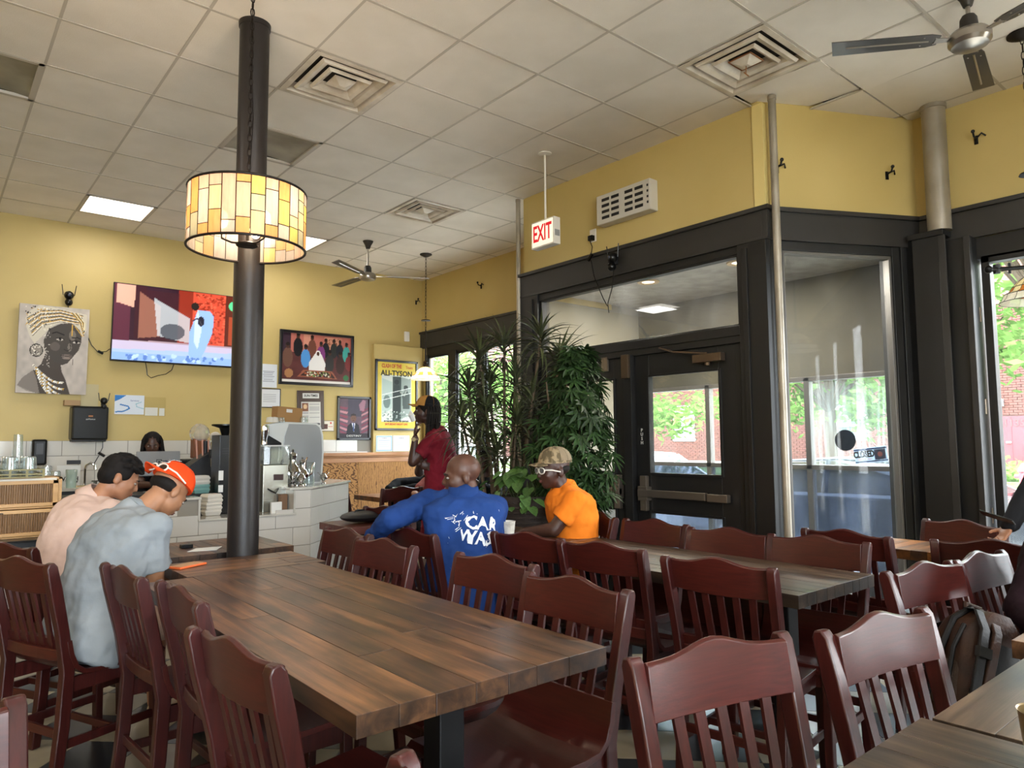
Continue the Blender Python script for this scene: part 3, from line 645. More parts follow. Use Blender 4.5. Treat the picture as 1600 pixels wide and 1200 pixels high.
def table(name, label, x0, x1, y0, y1, zt, m, along='y', nw=9, seg=3, th=.05, group=None, legs=2, seed=1):
    rnd = random.Random(seed); cx_, cy_ = (x0+x1)/2, (y0+y1)/2; t = thing(name, label, 'table', (cx_, cy_, 0), 0, group)
    wx, wy = x1-x0, y1-y0; Lg, Wd = (wy, wx) if along == 'y' else (wx, wy)
    rot = 0 if along == 'y' else PI/2
    ws_ = [rnd.uniform(.75, 1.25) for _ in range(nw)]; s = sum(ws_); p = -Wd/2
    for w_ in ws_:
        w_ = w_/s*Wd; cuts = [-Lg/2]+sorted(rnd.uniform(-.38, .38)*Lg for _ in range(seg-1))+[Lg/2]
        for a, b_ in zip(cuts[:-1], cuts[1:]):
            c = ((p+w_/2), (a+b_)/2); cc = c if along == 'y' else (-c[1], c[0])
            o = MB().box((0, 0, 0), (w_-.0012, b_-a-.0012, th)).build('plank', m, t, bev=.0012, loc=(cc[0], cc[1], zt-th/2+rnd.uniform(-.0006, .0006)), rot=(0, 0, rot))
        p += w_
    pos = [(0, -Lg/2+.24), (0, Lg/2-.24)] if legs == 2 else [(0, 0)]
    for q in pos:
        qx, qy = q if along == 'y' else (q[1], q[0])
        MB().b2((qx-.04, qy-.04, .02), (qx+.04, qy+.04, zt-th)).build('leg', m_iron, t, bev=.004)
        fx, fy = (Wd*.32, .035) if along == 'y' else (.035, Wd*.32)
        MB().b2((qx-fx, qy-fy, 0), (qx+fx, qy+fy, .02)).build('foot_plate', m_iron, t, bev=.003); MB().b2((qx-fx, qy-fy, zt-th-.012), (qx+fx, qy+fy, zt-th)).build('top_plate', m_iron, t)
    return t
table('long_dining_table', 'long plank-top table filling the centre foreground', .737, 1.511, 1.405, 3.30, .785, m_pl, nw=7, seg=2, seed=4)
table('dining_table', 'plank-top table with crosswise boards between the long centre table and the brown column', .92, 1.56, 3.305, 3.737, .785, m_pl, along='x', nw=5, seg=2, seed=31, legs=1)
table('dining_table', 'plank-top table beyond the brown column holding a napkin', .95, 1.66, 3.93, 4.52, .785, m_pl, nw=8, seg=2, legs=1, seed=6)
table('dining_table', 'long narrow plank-top table running towards the double doors', 2.53, 3.165, 1.385, 2.98, .785, m_plg, nw=9, seg=2, seed=7)
table('dining_table', 'plank-top table with the white paper cup between the blue and orange sitters', 2.53, 3.165, 2.985, 3.90, .785, m_plg, nw=8, seg=2, seed=8)
table('dining_table', 'plank-top table at the bottom right edge, planks running away from its corner', .62, 1.625, -.15, .63, .785, m_plg, nw=9, seg=1, seed=9)
table('dining_table', 'glossy plank-top table beside the leather backpack, right edge', 1.64, 2.38, -.15, .615, .785, m_plg, along='x', nw=7, seg=1, seed=10, legs=1)
table('dining_table', 'table corner poking in at the right edge below the maroon sleeve', 2.43, 3.15, -.1, .69, .785, m_pl, along='x', nw=8, seg=1, seed=11, legs=1)
table('dining_table', 'small table with bright orange-brown planks near the dark pilaster', 3.98, 4.40, 1.02, 1.85, .785, m_plo, along='x', nw=12, seg=1, seed=12, legs=1)
table('dining_table', 'small light brown table in front of the oak wainscot', 3.76, 4.38, 6.62, 7.28, .785, m_plo, along='x', nw=8, seg=1, seed=13, legs=1)

# brown column, pipes -------------------------------------------------
m_col = mat('brown_column_paint', '#241f1d', .42, 0, col2='#1f1b1a', scale=3, bump=.12, bscale=30, spec=.35)
c = thing('round_column', 'brown painted round steel column rising from the long table to the ceiling', 'column', (1.335, 3.825, 0))
MB().cyl((0, 0, 0), (0, 0, 3.70), .079, n=40).build('shaft', m_col, c, smooth=True)
MB().lathe([(.079, 3.67), (.084, 3.672), (.086, 3.699), (.079, 3.70)], 40).build('top_collar', m_col, c, smooth=True)
m_pipe = mat('silver_pipe_paint', '#a39a8c', .4, .35, col2='#8d8475', scale=4, bump=.1, bscale=30)
def pipe(label, x, y, r, z0, z1, n=24):
    p = thing('metal_pipe', label, 'pipe', (x, y, 0)); MB().cyl((0, 0, z0), (0, 0, z1), r, n=n).build('tube', m_pipe, p, smooth=True)
    MB().lathe([(r, z1-.03), (r*1.12, z1-.028), (r*1.12, z1-.0), (r, z1)], n).build('collar', m_pipe, p, smooth=True); return p
pipe('thin grey pipe running floor to ceiling in front of the angled window', 4.36, 2.44, .026, 0, 3.7)
pipe('thin pale pipe at the left corner of the entry wall', 4.345, 5.10, .022, 0, 3.7)
pipe('thick silver pipe standing on the dark pilaster up to the ceiling', 5.385, 1.80, .075, 2.80, 3.7, 32)

# white tiled counter -------------------------------------------------
m_ct = mat('counter_tile', '#c9c4bc', .2, vary=.03, coat=.3)
m_marb = mat('marble_top', '#c8c4bb', .15, col2='#b3aea4', scale=6, coat=.4)
ct = thing('service_counter', 'white tiled service counter with stepped opening and angled end', 'counter', (0, 5.85, 0))
m_in = mat('counter_inside', '#8a8378', .7)
cb = MB(); cb.b2((-.9, 0, 0), (1.70, .12, .93)).b2((1.70, 0, 0), (2.47, .12, .76)).b2((2.47, 0, 0), (2.61, .12, .965))
cb.add([(2.61, 0, 0), (3.325, .715, 0), (3.24, .80, 0), (2.525, .085, 0), (2.61, 0, .965), (3.325, .715, .965), (3.24, .80, .965), (2.525, .085, .965)], [(0, 1, 5, 4), (1, 2, 6, 5), (2, 3, 7, 6), (3, 0, 4, 7), (4, 5, 6, 7), (3, 2, 1, 0)])
cb.b2((3.2, .70, 0), (3.325, 2.70, .965))
cb.build('counter_body', m_in, ct)
tp = MB(); tp.prism([(2.42, -.02), (2.62, -.02), (3.35, .71), (3.35, 1.3), (2.42, 1.3)], .02, Matrix(((1, 0, 0, 0), (0, 0, 1, 0), (0, 1, 0, .978), (0, 0, 0, 1))))
tp.build('counter_top', m_marb, ct, bev=.003)
MB().b2((-.9, -.02, .93), (1.71, .16, .95)).build('counter_top', m_marb, ct, bev=.003)
MB().b2((1.69, -.02, .76), (2.48, .30, .777)).build('ledge', m_marb, ct, bev=.003)
MB().b2((1.69, -.015, .777), (1.705, .12, .94)).b2((2.455, -.015, .777), (2.47, .3, .965)).build('opening_edge', m_marb, ct)
cts = MB().box((0, 0, 0), (.300, .008, .150)).build('tile', m_ct, ct, bev=.0012); one = True
def ctile(x, y, z, w_, rz, h_=.15):
    global one
    if one: cts.location = (x, y, z); cts.rotation_euler = (0, 0, rz); cts.scale = (w_/.3, 1, h_/.15); one = False
    else: share(cts, 'tile', ct, (x, y, z), (0, 0, rz), (w_/.3, 1, h_/.15))
for r in range(6):
    zc = .965-.0775-r*.155; x = 2.61
    off = .155 if r % 2 == 0 else .305
    xr = 2.61
    while xr > -.6:
        xl = xr-off; off = .305; a, b_ = xl, xr; z0, z1 = zc-.0765, zc+.0765
        top = .93 if (a+b_)/2 < 1.69 else (.76 if (a+b_)/2 < 2.455 else .965)
        if b_ > 1.69 and a < 1.69 and r == 0: xr = xl; continue
        if top < z1 and b_ > 2.455 and a < 2.455: a = 2.455; 
        z1 = min(z1, top)
        if z1-z0 > .03 and b_-a > .02: ctile((a+b_)/2, -.003, (z0+z1)/2, b_-a-.004, 0, z1-z0-.003)
        xr = xl
    u = 0; off = .155 if r % 2 else .305; Lc = .715*math.sqrt(2)
    while u < Lc-.02:
        w_ = min(off, Lc-u); off = .305; uu = u+w_/2
        ctile(2.61+uu*.7071+.0025, uu*.7071-.0025, zc, w_-.004, PI/4, .15); u += w_

# drum lamp -------------------------------------------------------------
LX, LY, LZ = 1.215, 3.52, 2.47
lp = thing('drum_pendant_lamp', 'stained glass drum pendant lamp glowing amber in front of the brown column', 'pendant lamp', (LX, LY, 2.31))
def stglass(name, col, tr=.7, est=.0):
    m = bpy.data.materials.new(name); m.use_nodes = True; n = m.node_tree.nodes; L = m.node_tree.links; n.clear()
    a = n.new('ShaderNodeBsdfTranslucent'); d = n.new('ShaderNodeBsdfTransparent'); g = n.new('ShaderNodeBsdfPrincipled'); g.inputs['Roughness'].default_value = .2
    t = n.new('ShaderNodeTexCoord'); z = n.new('ShaderNodeTexNoise'); mpp = n.new('ShaderNodeMapping'); mpp.inputs['Scale'].default_value = (60, 60, 14); L.new(t.outputs['Object'], mpp.inputs[0]); z.inputs['Scale'].default_value = 1; z.inputs['Detail'].default_value = 4; L.new(mpp.outputs[0], z.inputs[0])
    mxc = n.new('ShaderNodeMix'); mxc.data_type = 'RGBA'; L.new(z.outputs[0], mxc.inputs[0]); mxc.inputs[6].default_value = (*[x*.75 for x in lin(col)], 1); mxc.inputs[7].default_value = (*[min(1, x*1.2) for x in lin(col)], 1)
    L.new(mxc.outputs[2], a.inputs[0]); L.new(mxc.outputs[2], g.inputs['Base Color']); d.inputs[0].default_value = (*lin(col), 1)
    m1 = n.new('ShaderNodeMixShader'); m1.inputs[0].default_value = 1-tr; L.new(a.outputs[0], m1.inputs[1]); L.new(d.outputs[0], m1.inputs[2])
    m2 = n.new('ShaderNodeMixShader'); m2.inputs[0].default_value = .25; L.new(m1.outputs[0], m2.inputs[1]); L.new(g.outputs[0], m2.inputs[2])
    o = n.new('ShaderNodeOutputMaterial'); L.new(m2.outputs[0], o.inputs[0]); return m
SG = [stglass('amber_glass', '#f0c594', .92), stglass('clear_rippled_glass', '#d9cfc6', .5), stglass('cream_glass', '#efd9bb', .85), stglass('pinkish_glass', '#e0c8b8', .65), stglass('yellow_glass', '#efd69a', .85), stglass('greenish_glass', '#cbcab8', .5)]
m_lead = mat('dark_leading', '#1d1510', .5, .6)
RD, HD, NCOL = .280, .285, 27; rn = random.Random(5)
lead = MB()
for k in range(NCOL):
    a0, a1 = 2*PI*k/NCOL, 2*PI*(k+1)/NCOL; cuts = [0]
    ncut = rn.choice([1, 2, 2, 3]); cs_ = sorted(rn.uniform(.15, .85) for _ in range(ncut))
    for q in cs_:
        if q-cuts[-1] > .16 and q < .87: cuts.append(q)
    cuts.append(1)
    last = -1
    for u, v in zip(cuts[:-1], cuts[1:]):
        mi = rn.choice([0, 0, 1, 1, 2, 3, 4, 5] if v-u < .6 else [0, 1, 3]);
        while mi == last: mi = rn.choice([0, 1, 2, 3])
        last = mi
        z0, z1 = .025+HD*u, .025+HD*v
        P = []
        for aa in (a0+.008, (a0+a1)/2, a1-.008):
            P.append([Vector((RD*math.cos(aa), RD*math.sin(aa), z)) for z in (z0+.0015, z1-.0015)])
        b = MB(); b.add([P[0][0], P[1][0], P[2][0], P[2][1], P[1][1], P[0][1]], [(0, 1, 4, 5), (1, 2, 3, 4)])
        b.build('glass_panel', SG[mi], lp, solid=.003)
        if v < 1: lead.tube([(RD*math.cos(a)*1.003, RD*math.sin(a)*1.003, z1) for a in (a0, (a0+a1)/2, a1)], .0022, 5)
    lead.tube([(RD*math.cos(a0)*1.003, RD*math.sin(a0)*1.003, .02), (RD*math.cos(a0)*1.003, RD*math.sin(a0)*1.003, .025+HD)], .0024, 5)
lead.build('leading', m_lead, lp)
for z in (.02, .025+HD):
    MB().tube([(RD*math.cos(2*PI*k/48), RD*math.sin(2*PI*k/48), z) for k in range(48)], .0065, 8, closed=True).build('shade_ring', m_lead, lp, smooth=True)
MB().lathe([(.001, .035), (.052, .037), (.055, .045), (.03, .055), (.008, .06), (.008, .37), (.014, .38), (.001, .39)], 20).build('stem', m_lead, lp, smooth=True)
m_bulb = emit('warm_bulb', '#ffe2bc', 20)
for k in range(3):
    a = 2*PI*k/3+.9; x, y = .12*math.cos(a), .12*math.sin(a)
    MB().tube([(0, 0, .05), (x*.6, y*.6, .045), (x, y, .06), (x, y, .09)], .005, 6).tube([(0, 0, .285), (RD*math.cos(a), RD*math.sin(a), .285)], .003, 5).build('arm', m_lead, lp)
    MB().ell((x, y, .155), (.03, .03, .045)).build('bulb', m_bulb, lp, smooth=True)
    l = bpy.data.lights.new('lamp_bulb', 'POINT'); l.energy = 3.2; l.color = (1, .82, .62); l.shadow_soft_size = .03
    o = bpy.data.objects.new('lamp_bulb', l); COL.objects.link(o); o.parent = lp; o.location = (x, y, .21)
def chain(b, p0, p1, n, r=.0025, w=.010):
    p0, p1 = Vector(p0), Vector(p1); d = (p1-p0)/n; L = d.length*.62
    for i in range(n):
        c = p0+d*(i+.5); ax = Vector((1, 0, 0)) if i % 2 else Vector((0, 1, 0)); dz = d.normalized()
        b.tube([c+ax*w*math.cos(a)+dz*L*math.sin(a) for a in [2*PI*k/8 for k in range(8)]], r, 4, closed=True)
b = MB(); chain(b, (0, 0, .39), (0, 0, 1.355), 26, .0032, .0095); b.tube([(.006, .004, .39), (.015, 0, .7), (.004, .006, 1.0), (.0, 0, 1.38)], .0025, 5); b.build('chain', m_lead, lp)
MB().lathe([(.001, 1.39), (.06, 1.39), (.06, 1.378), (.02, 1.36), (.001, 1.352)], 20).build('canopy', m_lead, lp, smooth=True)

# small tiffany pendants ---------------------------------------------------
SGT = stglass('tiffany_cream', '#f3dfae', .85); SGB = stglass('tiffany_red', '#c9793c', .85); SGC = stglass('tiffany_white', '#ece6d6', .8)
def tiffany(loc, label, ztop, lit=True, hang=True):
    t = thing('tiffany_pendant_lamp', label, 'pendant lamp', loc, 0, None)
    prof = [(.02, .16), (.06, .145), (.10, .115), (.125, .085), (.14, .06), (.165, .045), (.175, .02), (.19, .0)]
    NS = 16; ld = MB()
    for s in range(NS):
        a0, a1 = 2*PI*s/NS, 2*PI*(s+1)/NS
        for band_, (i0, i1) in enumerate(((0, 3), (3, 5), (5, 7))):
            P = prof[i0:i1+1]; b = MB()
            b.add([(r*math.cos(a), r*math.sin(a), z) for r, z in P for a in (a0, a1)], [(2*i, 2*i+1, 2*i+3, 2*i+2) for i in range(len(P)-1)])
            b.build('glass_panel', (SGT, SGB if s % 2 else SGT, SGC)[band_], t)
        ld.tube([(r*math.cos(a0)*1.01, r*math.sin(a0)*1.01, z+.001) for r, z in prof], .0014, 4)
    for i in (3, 5, 7): r, z = prof[i]; ld.tube([(r*1.01*math.cos(2*PI*k/32), r*1.01*math.sin(2*PI*k/32), z) for k in range(32)], .0022, 4, closed=True)
    ld.build('leading', m_lead, t)
    MB().lathe([(.001, .24), (.018, .235), (.03, .215), (.022, .20), (.034, .185), (.026, .165), (.02, .155), (.001, .155)], 16).build('finial', m_lead, t, smooth=True)
    if hang:
        MB().cyl((0, 0, .235), (0, 0, .62), .012, .007, n=10).build('stem', m_lead, t, smooth=True)
        MB().lathe([(.001, .745), (.055, .74), (.06, .73), (.001, .725)], 18).build('upper_disc', m_lead, t, smooth=True)
        b = MB(); chain(b, (0, 0, .60), (0, 0, ztop-.02), int((ztop-.6)/.045), .0028, .009); b.build('chain', m_lead, t)
        MB().lathe([(.001, ztop), (.075, ztop), (.075, ztop-.012), (.03, ztop-.035), (.001, ztop-.04)], 20).build('canopy', m_lead, t, smooth=True)
    if lit:
        MB().ell((0, 0, .075), (.03, .03, .04)).build('bulb', emit('pendant_bulb', '#ffd9a0', 12), t, smooth=True)
        l = bpy.data.lights.new('pendant_bulb', 'POINT'); l.energy = 5; l.color = (1, .78, .5); l.shadow_soft_size = .03
        o = bpy.data.objects.new('pendant_bulb', l); COL.objects.link(o); o.parent = t; o.location = (0, 0, .02)
    return t
tiffany((4.74, 7.34, 2.13), 'small bell-shaped stained glass pendant lamp on a long chain, far corner', 3.7-2.13)
tr_ = tiffany((4.80, 1.12, 2.13), 'bell-shaped stained glass lamp on an iron bracket, cut by the right edge of the view', 3.7-2.13, False)
br = thing('iron_lamp_bracket', 'black iron scroll rod crossing the right window at the edge', 'bracket', (4.55, 1.28, 2.30))
MB().tube([(0, 0, 0), (.3, -.2, .03), (.6, -.38, .05)], .012, 8).ell((-.01, .005, 0), (.022, .022, .022)).tube([(.04, -.02, -.02), (.04, -.02, .03)], .018, 8).tube([(.1, -.065, -.02), (.1, -.065, .04)], .008, 6).build('rod', m_iron, br, smooth=True)
tag(br, 'black iron scroll rod crossing the right window at the edge', 'bracket')
MB().tube([(-.03, .02, 0), (-.015, .01, 0)], [.001, .015], 8).build('spear_tip', m_iron, br)

# ceiling fans -----------------------------------------------------------
m_steel = mat('brushed_steel', '#a49d94', .28, .9); m_blade = mat('dark_steel_blade', '#625e5b', .32, .85); m_dk = mat('fan_dark', '#3b3835', .45, .5)
def fan(loc, z_drop, angs, label, hr=.10, bl=.62, tilt=.12):
    f = thing('ceiling_fan', label, 'ceiling fan', loc)
    MB().lathe([(.001, 0), (.06, 0), (.058, -.01), (.035, -.05), (.022, -.09), (.001, -.095)], 24).build('canopy', m_dk, f, smooth=True)
    MB().cyl((0, 0, -.08), (0, 0, -z_drop+.09), .011, n=12).build('downrod', m_steel, f, smooth=True)
    MB().lathe([(.001, .13), (.03, .128), (.04, .11), (.045, .04), (.001, .035)], 24, (0, 0, -z_drop)).build('motor_neck', m_dk, f, smooth=True)
    MB().lathe([(.001, .04), (.085, .038), (hr, .02), (hr, -.015), (.085, -.035), (.05, -.045), (.001, -.048)], 32, (0, 0, -z_drop)).build('motor_housing', m_steel, f, smooth=True)
    for a in angs:
        A = math.radians(a); M = Matrix.Rotation(A, 4, 'Z') @ Matrix.Translation((0, 0, -z_drop+.01)) @ Matrix.Rotation(tilt, 4, 'X')
        out = [(.15, -.035), (.20, -.05), (bl, -.062), (bl+.035, .05), (.20, .05), (.15, .035)]
        b = MB(); V = [M @ Vector((x, y, z)) for z in (-.0025, .0025) for x, y in out]; n_ = len(out)
        b.add(V, [tuple(range(n_))[::-1], tuple(range(n_, 2*n_))]+[(i, (i+1) % n_, (i+1) % n_+n_, i+n_) for i in range(n_)])
        bo = b.build('blade', m_blade, f)
        r = MB(); V = [M @ Vector(p) for p in ((.2, -.006, -.004), (bl-.05, -.006, -.004), (bl-.05, .006, -.004), (.2, .006, -.004), (.2, 0, -.009), (bl-.05, 0, -.009))]
        r.add(V, [(0, 1, 5, 4), (3, 4, 5, 2), (0, 4, 3), (1, 2, 5)]); 
        for q in ((.17, -.022), (.17, .022), (.23, -.03), (.23, .03)): r.ell(M @ Vector((*q, -.004)), (.005, .005, .003), 6, 4)
        r.build('blade_rib', m_steel, bo)
        b = MB(); V = [M @ Vector((x, y, z)) for z in (-.006, .000) for x, y in ((.07, -.012), (.17, -.02), (.17, .02), (.07, .012))]
        b.add(V, [(3, 2, 1, 0), (4, 5, 6, 7), (0, 1, 5, 4), (1, 2, 6, 5), (2, 3, 7, 6), (3, 0, 4, 7)]).build('blade_arm', m_steel, f)
    return f
FAN1 = [132, 12, -108]; FAN2 = [-26, 94, 214]
fan((4.10, 1.18, 3.70), .27, FAN1, 'three-blade metal ceiling fan at the top right above the angled corner', .10, .66)
fan((3.905, 7.28, 3.70), .42, FAN2, 'three-blade metal ceiling fan in the far corner above the framed pictures', .095, .70)

# exit sign -----------------------------------------------------------
ex = thing('exit_sign', 'white hanging sign with red EXIT letters above the entry doors', 'sign', (3.80, 4.12, 3.03), -PI/2)
m_sw = mat('sign_white', '#d8d2c8', .5); m_red = emit('exit_red', '#c8252c', .75)
MB().box((0, 0, 0), (.27, .07, .22)).build('housing', m_sw, ex, bev=.004)
MB().box((0, -.036, .0), (.245, .003, .195)).build('face', emit('exit_face', '#f0ddc0', .8), ex)
text('lettering', 'EXIT', .185, m_red, ex, (0, -.039, -.002), facing((1, 0, 0)), bold=.004, sx=.58)
MB().box((.1355, .0, -.02), (.002, .05, .05)).build('label_plate', mat('grey_label', '#8a8a88', .5), ex)
MB().cyl((0, 0, .11), (0, 0, .66), .009, n=10).build('stem', m_sw, ex, smooth=True)
MB().lathe([(.001, .67), (.055, .668), (.055, .66), (.015, .652), (.001, .65)], 20).build('canopy', m_sw, ex, smooth=True)
# ------------------------------------------------------------------ flat prints (real flat things: pictures, screen, posters)
class Art:
    def __init__(s, w, h, bg=(.5, .5, .5)):
        s.w, s.h = w, h; s.a = np.ones((h+1, w+1, 3))*np.array(lin(bg) if isinstance(bg, str) else bg)
        yy, xx = np.mgrid[0:h+1, 0:w+1]; s.x = xx/w; s.y = yy/h; s.asp = w/h
    def put(s, mask, col, al=1.0):
        c = np.array(lin(col)); m = (mask.astype(float)*al)[..., None]; s.a = s.a*(1-m)+c*m; return s
    def rect(s, x0, y0, x1, y1, col, al=1): return s.put((s.x >= x0) & (s.x <= x1) & (s.y >= y0) & (s.y <= y1), col, al)
    def ell(s, cx, cy, rx, ry, col, al=1, rot=0):
        dx, dy = (s.x-cx), (s.y-cy); c, q = math.cos(rot), math.sin(rot); u = dx*c+dy*q; v = -dx*q+dy*c
        return s.put((u/rx)**2+(v/ry)**2 <= 1, col, al)
    def poly(s, P, col, al=1):
        ins = np.zeros_like(s.x, bool); n = len(P)
        for i in range(n):
            x1, y1 = P[i]; x2, y2 = P[(i+1) % n]
            if y1 == y2: continue
            c = ((y1 > s.y) != (y2 > s.y)) & (s.x < (x2-x1)*(s.y-y1)/(y2-y1)+x1); ins ^= c
        return s.put(ins, col, al)
    def line(s, P, w, col, al=1):
        m = np.zeros_like(s.x, bool)
        for (x1, y1), (x2, y2) in zip(P[:-1], P[1:]):
            dx, dy = x2-x1, y2-y1; t = np.clip(((s.x-x1)*dx+(s.y-y1)*dy)/max(dx*dx+dy*dy, 1e-9), 0, 1)
            m |= ((s.x-x1-t*dx)**2+((s.y-y1-t*dy)/s.asp)**2) <= w*w
        return s.put(m, col, al)
    def noise(s, amp, k=8, seed=1):
        r = np.random.RandomState(seed); n = np.zeros_like(s.x)
        for q in (k, k*3):
            g = r.rand(q+2, q+2); xi = s.x*q; yi = s.y*q; i = xi.astype(int); j = yi.astype(int); fx = xi-i; fy = yi-j
            n += (g[j, i]*(1-fx)*(1-fy)+g[j, i+1]*fx*(1-fy)+g[j+1, i]*(1-fx)*fy+g[j+1, i+1]*fx*fy-.5)
        s.a = np.clip(s.a*(1+amp*n[..., None]), 0, 1); return s
    def speck(s, n, box, r, cols, seed=1):
        rr = random.Random(seed)
        for _ in range(n):
            x, y = rr.uniform(box[0], box[2]), rr.uniform(box[1], box[3]); q = rr.uniform(.5, 1)*r; s.ell(x, y, q, q*s.asp, rr.choice(cols))
        return s
    def build(s, name, m, W_, H_, parent, loc, M, label=None):
        w, h = s.w, s.h; me = bpy.data.meshes.new(name)
        xs = (s.x.ravel()-.5)*W_; ys = (s.y.ravel()-.5)*H_; V = np.stack([xs, ys, np.zeros_like(xs)], 1)
        idx = np.arange((w+1)*(h+1)).reshape(h+1, w+1)
        F = np.stack([idx[:-1, :-1], idx[:-1, 1:], idx[1:, 1:], idx[1:, :-1]], -1).reshape(-1, 4)
        me.from_pydata(V.tolist(), [], F.tolist()); ca = me.color_attributes.new('Col', 'FLOAT_COLOR', 'POINT')
        ca.data.foreach_set('color', np.concatenate([s.a.reshape(-1, 3), np.ones((V.shape[0], 1))], 1).astype(np.float32).ravel())
        me.materials.append(m); me.transform(Matrix.Translation(Vector(loc)) @ M.to_4x4())
        o = bpy.data.objects.new(name, me); COL.objects.link(o); o.parent = parent
        if label: o['label'] = label
        return o
m_print = colmat('printed_paper', .5); m_canvas = colmat('painted_canvas', .75); m_screen = colmat('tv_screen', .2, .62); m_gloss = colmat('glazed_print', .4, spec=.25)
m_blk = mat('black_plastic', '#070708', .3, spec=.35); m_blkm = mat('black_matt', '#17171a', .5); m_fr = mat('black_picture_frame', '#18171a', .3)
m_paper = mat('white_paper', '#d9d8d4', .7); m_ink = mat('black_ink', '#1c1a18', .7); m_redink = mat('red_ink', '#b8342c', .7); m_yel = mat('mustard_print', '#c9a83a', .7)
YW = YB-.002
def framed(name, label, cat, x0, x1, z0, z1, art, fw_=.03, depth=.03, fm=None, y=YW, tilt=0, group=None, pm=None):
    cx_, cz = (x0+x1)/2, (z0+z1)/2; W_, H_ = x1-x0, z1-z0; t = thing(name, label, cat, (cx_, y, cz), 0, group, rot=(tilt, 0, 0))
    b = MB(); b.b2((-W_/2, -depth, -H_/2), (-W_/2+fw_, 0, H_/2)).b2((W_/2-fw_, -depth, -H_/2), (W_/2, 0, H_/2)).b2((-W_/2, -depth, H_/2-fw_), (W_/2, 0, H_/2)).b2((-W_/2, -depth, -H_/2), (W_/2, 0, -H_/2+fw_))
    b.build('frame', fm or m_fr, t, bev=.004)
    MB().b2((-W_/2+.005, -.008, -H_/2+.005), (W_/2-.005, -.001, H_/2-.005)).build('backing', m_blkm, t)
    art.build('print', pm or m_gloss, W_-2*fw_+.004, H_-2*fw_+.004, t, (0, -.012, 0), F_BACK)
    return t
# painting of a woman with a head wrap (coordinates in the canvas, y up)
def U(x, y): return ((x-112)/450, (948-y)/570)
A = Art(120, 158, '#b9afa6'); A.noise(.28, 7, 3)
A.poly([U(*p) for p in [(120, 900), (150, 850), (215, 800), (262, 760), (285, 690), (385, 745), (395, 800), (425, 860), (455, 948), (250, 948), (215, 940)]], '#4b433e')
A.poly([U(*p) for p in [(120, 900), (150, 850), (215, 800), (240, 860), (260, 948), (180, 935)]], '#8b827b', .8)
A.poly([U(*p) for p in [(272, 600), (300, 530), (370, 490), (440, 480), (520, 520), (515, 600), (500, 655), (462, 705), (430, 745), (395, 760), (345, 740), (300, 700), (275, 660)]], '#4a4440')
A.ell(*U(455, 560), .05, .06, '#8a8178', .6); A.ell(*U(345, 640), .07, .05, '#6e655e', .6); A.ell(*U(440, 640), .03, .05, '#8f867c', .6)
A.poly([U(*p) for p in [(152, 470), (180, 420), (235, 380), (330, 385), (430, 400), (545, 415), (545, 520), (520, 570), (500, 520), (450, 480), (370, 480), (310, 520), (250, 590), (215, 630), (185, 590), (160, 530)]], '#cfc6b4')
for k in range(16):
    q = k/15; A.line([U(160+q*40, 470+q*110), U(240+q*20, 415+q*95), U(370, 400+q*75), U(520-q*30, 425+q*60)], .006, ['#3a332b', '#c79a3e', '#efe9dc', '#6d6250'][k % 4], .9)
for k in range(6): A.line([U(440+k*8, 410), U(500+k*6, 470), U(530, 560-k*8)], .006, ['#c79a3e', '#2f2a24', '#efe2b8'][k % 3])
A.speck(70, (.08, .72, .45, .98), .012, ['#2b2620', '#efe9dc', '#caa04a'], 2)
A.line([U(325, 555), U(350, 545), U(400, 560)], .009, '#201c1a'); A.line([U(455, 575), U(490, 572), U(510, 580)], .008, '#201c1a')
for (x, y) in ((375, 590), (483, 603)): A.ell(*U(x, y), .055, .016, '#c9c1b8'); A.ell(*U(x, y), .02, .016, '#1a1614'); A.line([U(x-25, y-2), U(x, y-11), U(x+24, y)], .006, '#17120f')
A.line([U(440, 590), U(446, 650), U(425, 665), U(405, 655)], .005, '#26211e'); A.ell(*U(425, 697), .085, .018, '#7a6d66'); A.line([U(385, 695), U(425, 699), U(460, 694)], .004, '#1f1a18'); A.ell(*U(422, 712), .06, .012, '#8d7f76')
A.line([U(450, 490), U(452, 560)], .008, '#d8a94a'); A.line([U(470, 500), U(520, 560)], .006, '#d8a94a')
A.ell(*U(228, 672), .095, .075, '#2e2a27'); A.ell(*U(228, 672), .082, .063, '#8e857b'); A.speck(40, (.19, .43, .32, .54), .01, ['#2b2620', '#d8cfc2', '#efe9dc'], 4)
A.line([U(463, 715), U(463, 755)], .004, '#3a3530')
for r_ in range(5):
    for k in range(22):
        q = k/21; x = 215+r_*12+q*(190-r_*6); y = 770+r_*26+105*math.sin(q*PI*.55)+r_*q*16
        A.ell(*U(x, y), .016, .0125, ['#efe9dc', '#d8cfc2', '#caa04a', '#ffffff'][(k+r_) % 4]); A.ell(*U(x+4, y+3), .007, .006, '#3a3530')
A.speck(60, (.35, .3, .45, .75), .006, ['#efe9dc'], 9)
pt = thing('canvas_painting', 'canvas painting of a woman with a white and gold head wrap and beads, left wall', 'painting', (1.015, YB-.045, 2.335), rot=(.03, 0, 0))
MB().b2((-.305, -.02, -.45), (.305, .02, .45)).build('stretcher_canvas', mat('canvas_edge', '#a59b90', .8), pt)
A.build('painted_face', m_canvas, .61, .90, pt, (0, -.0215, 0), F_BACK)
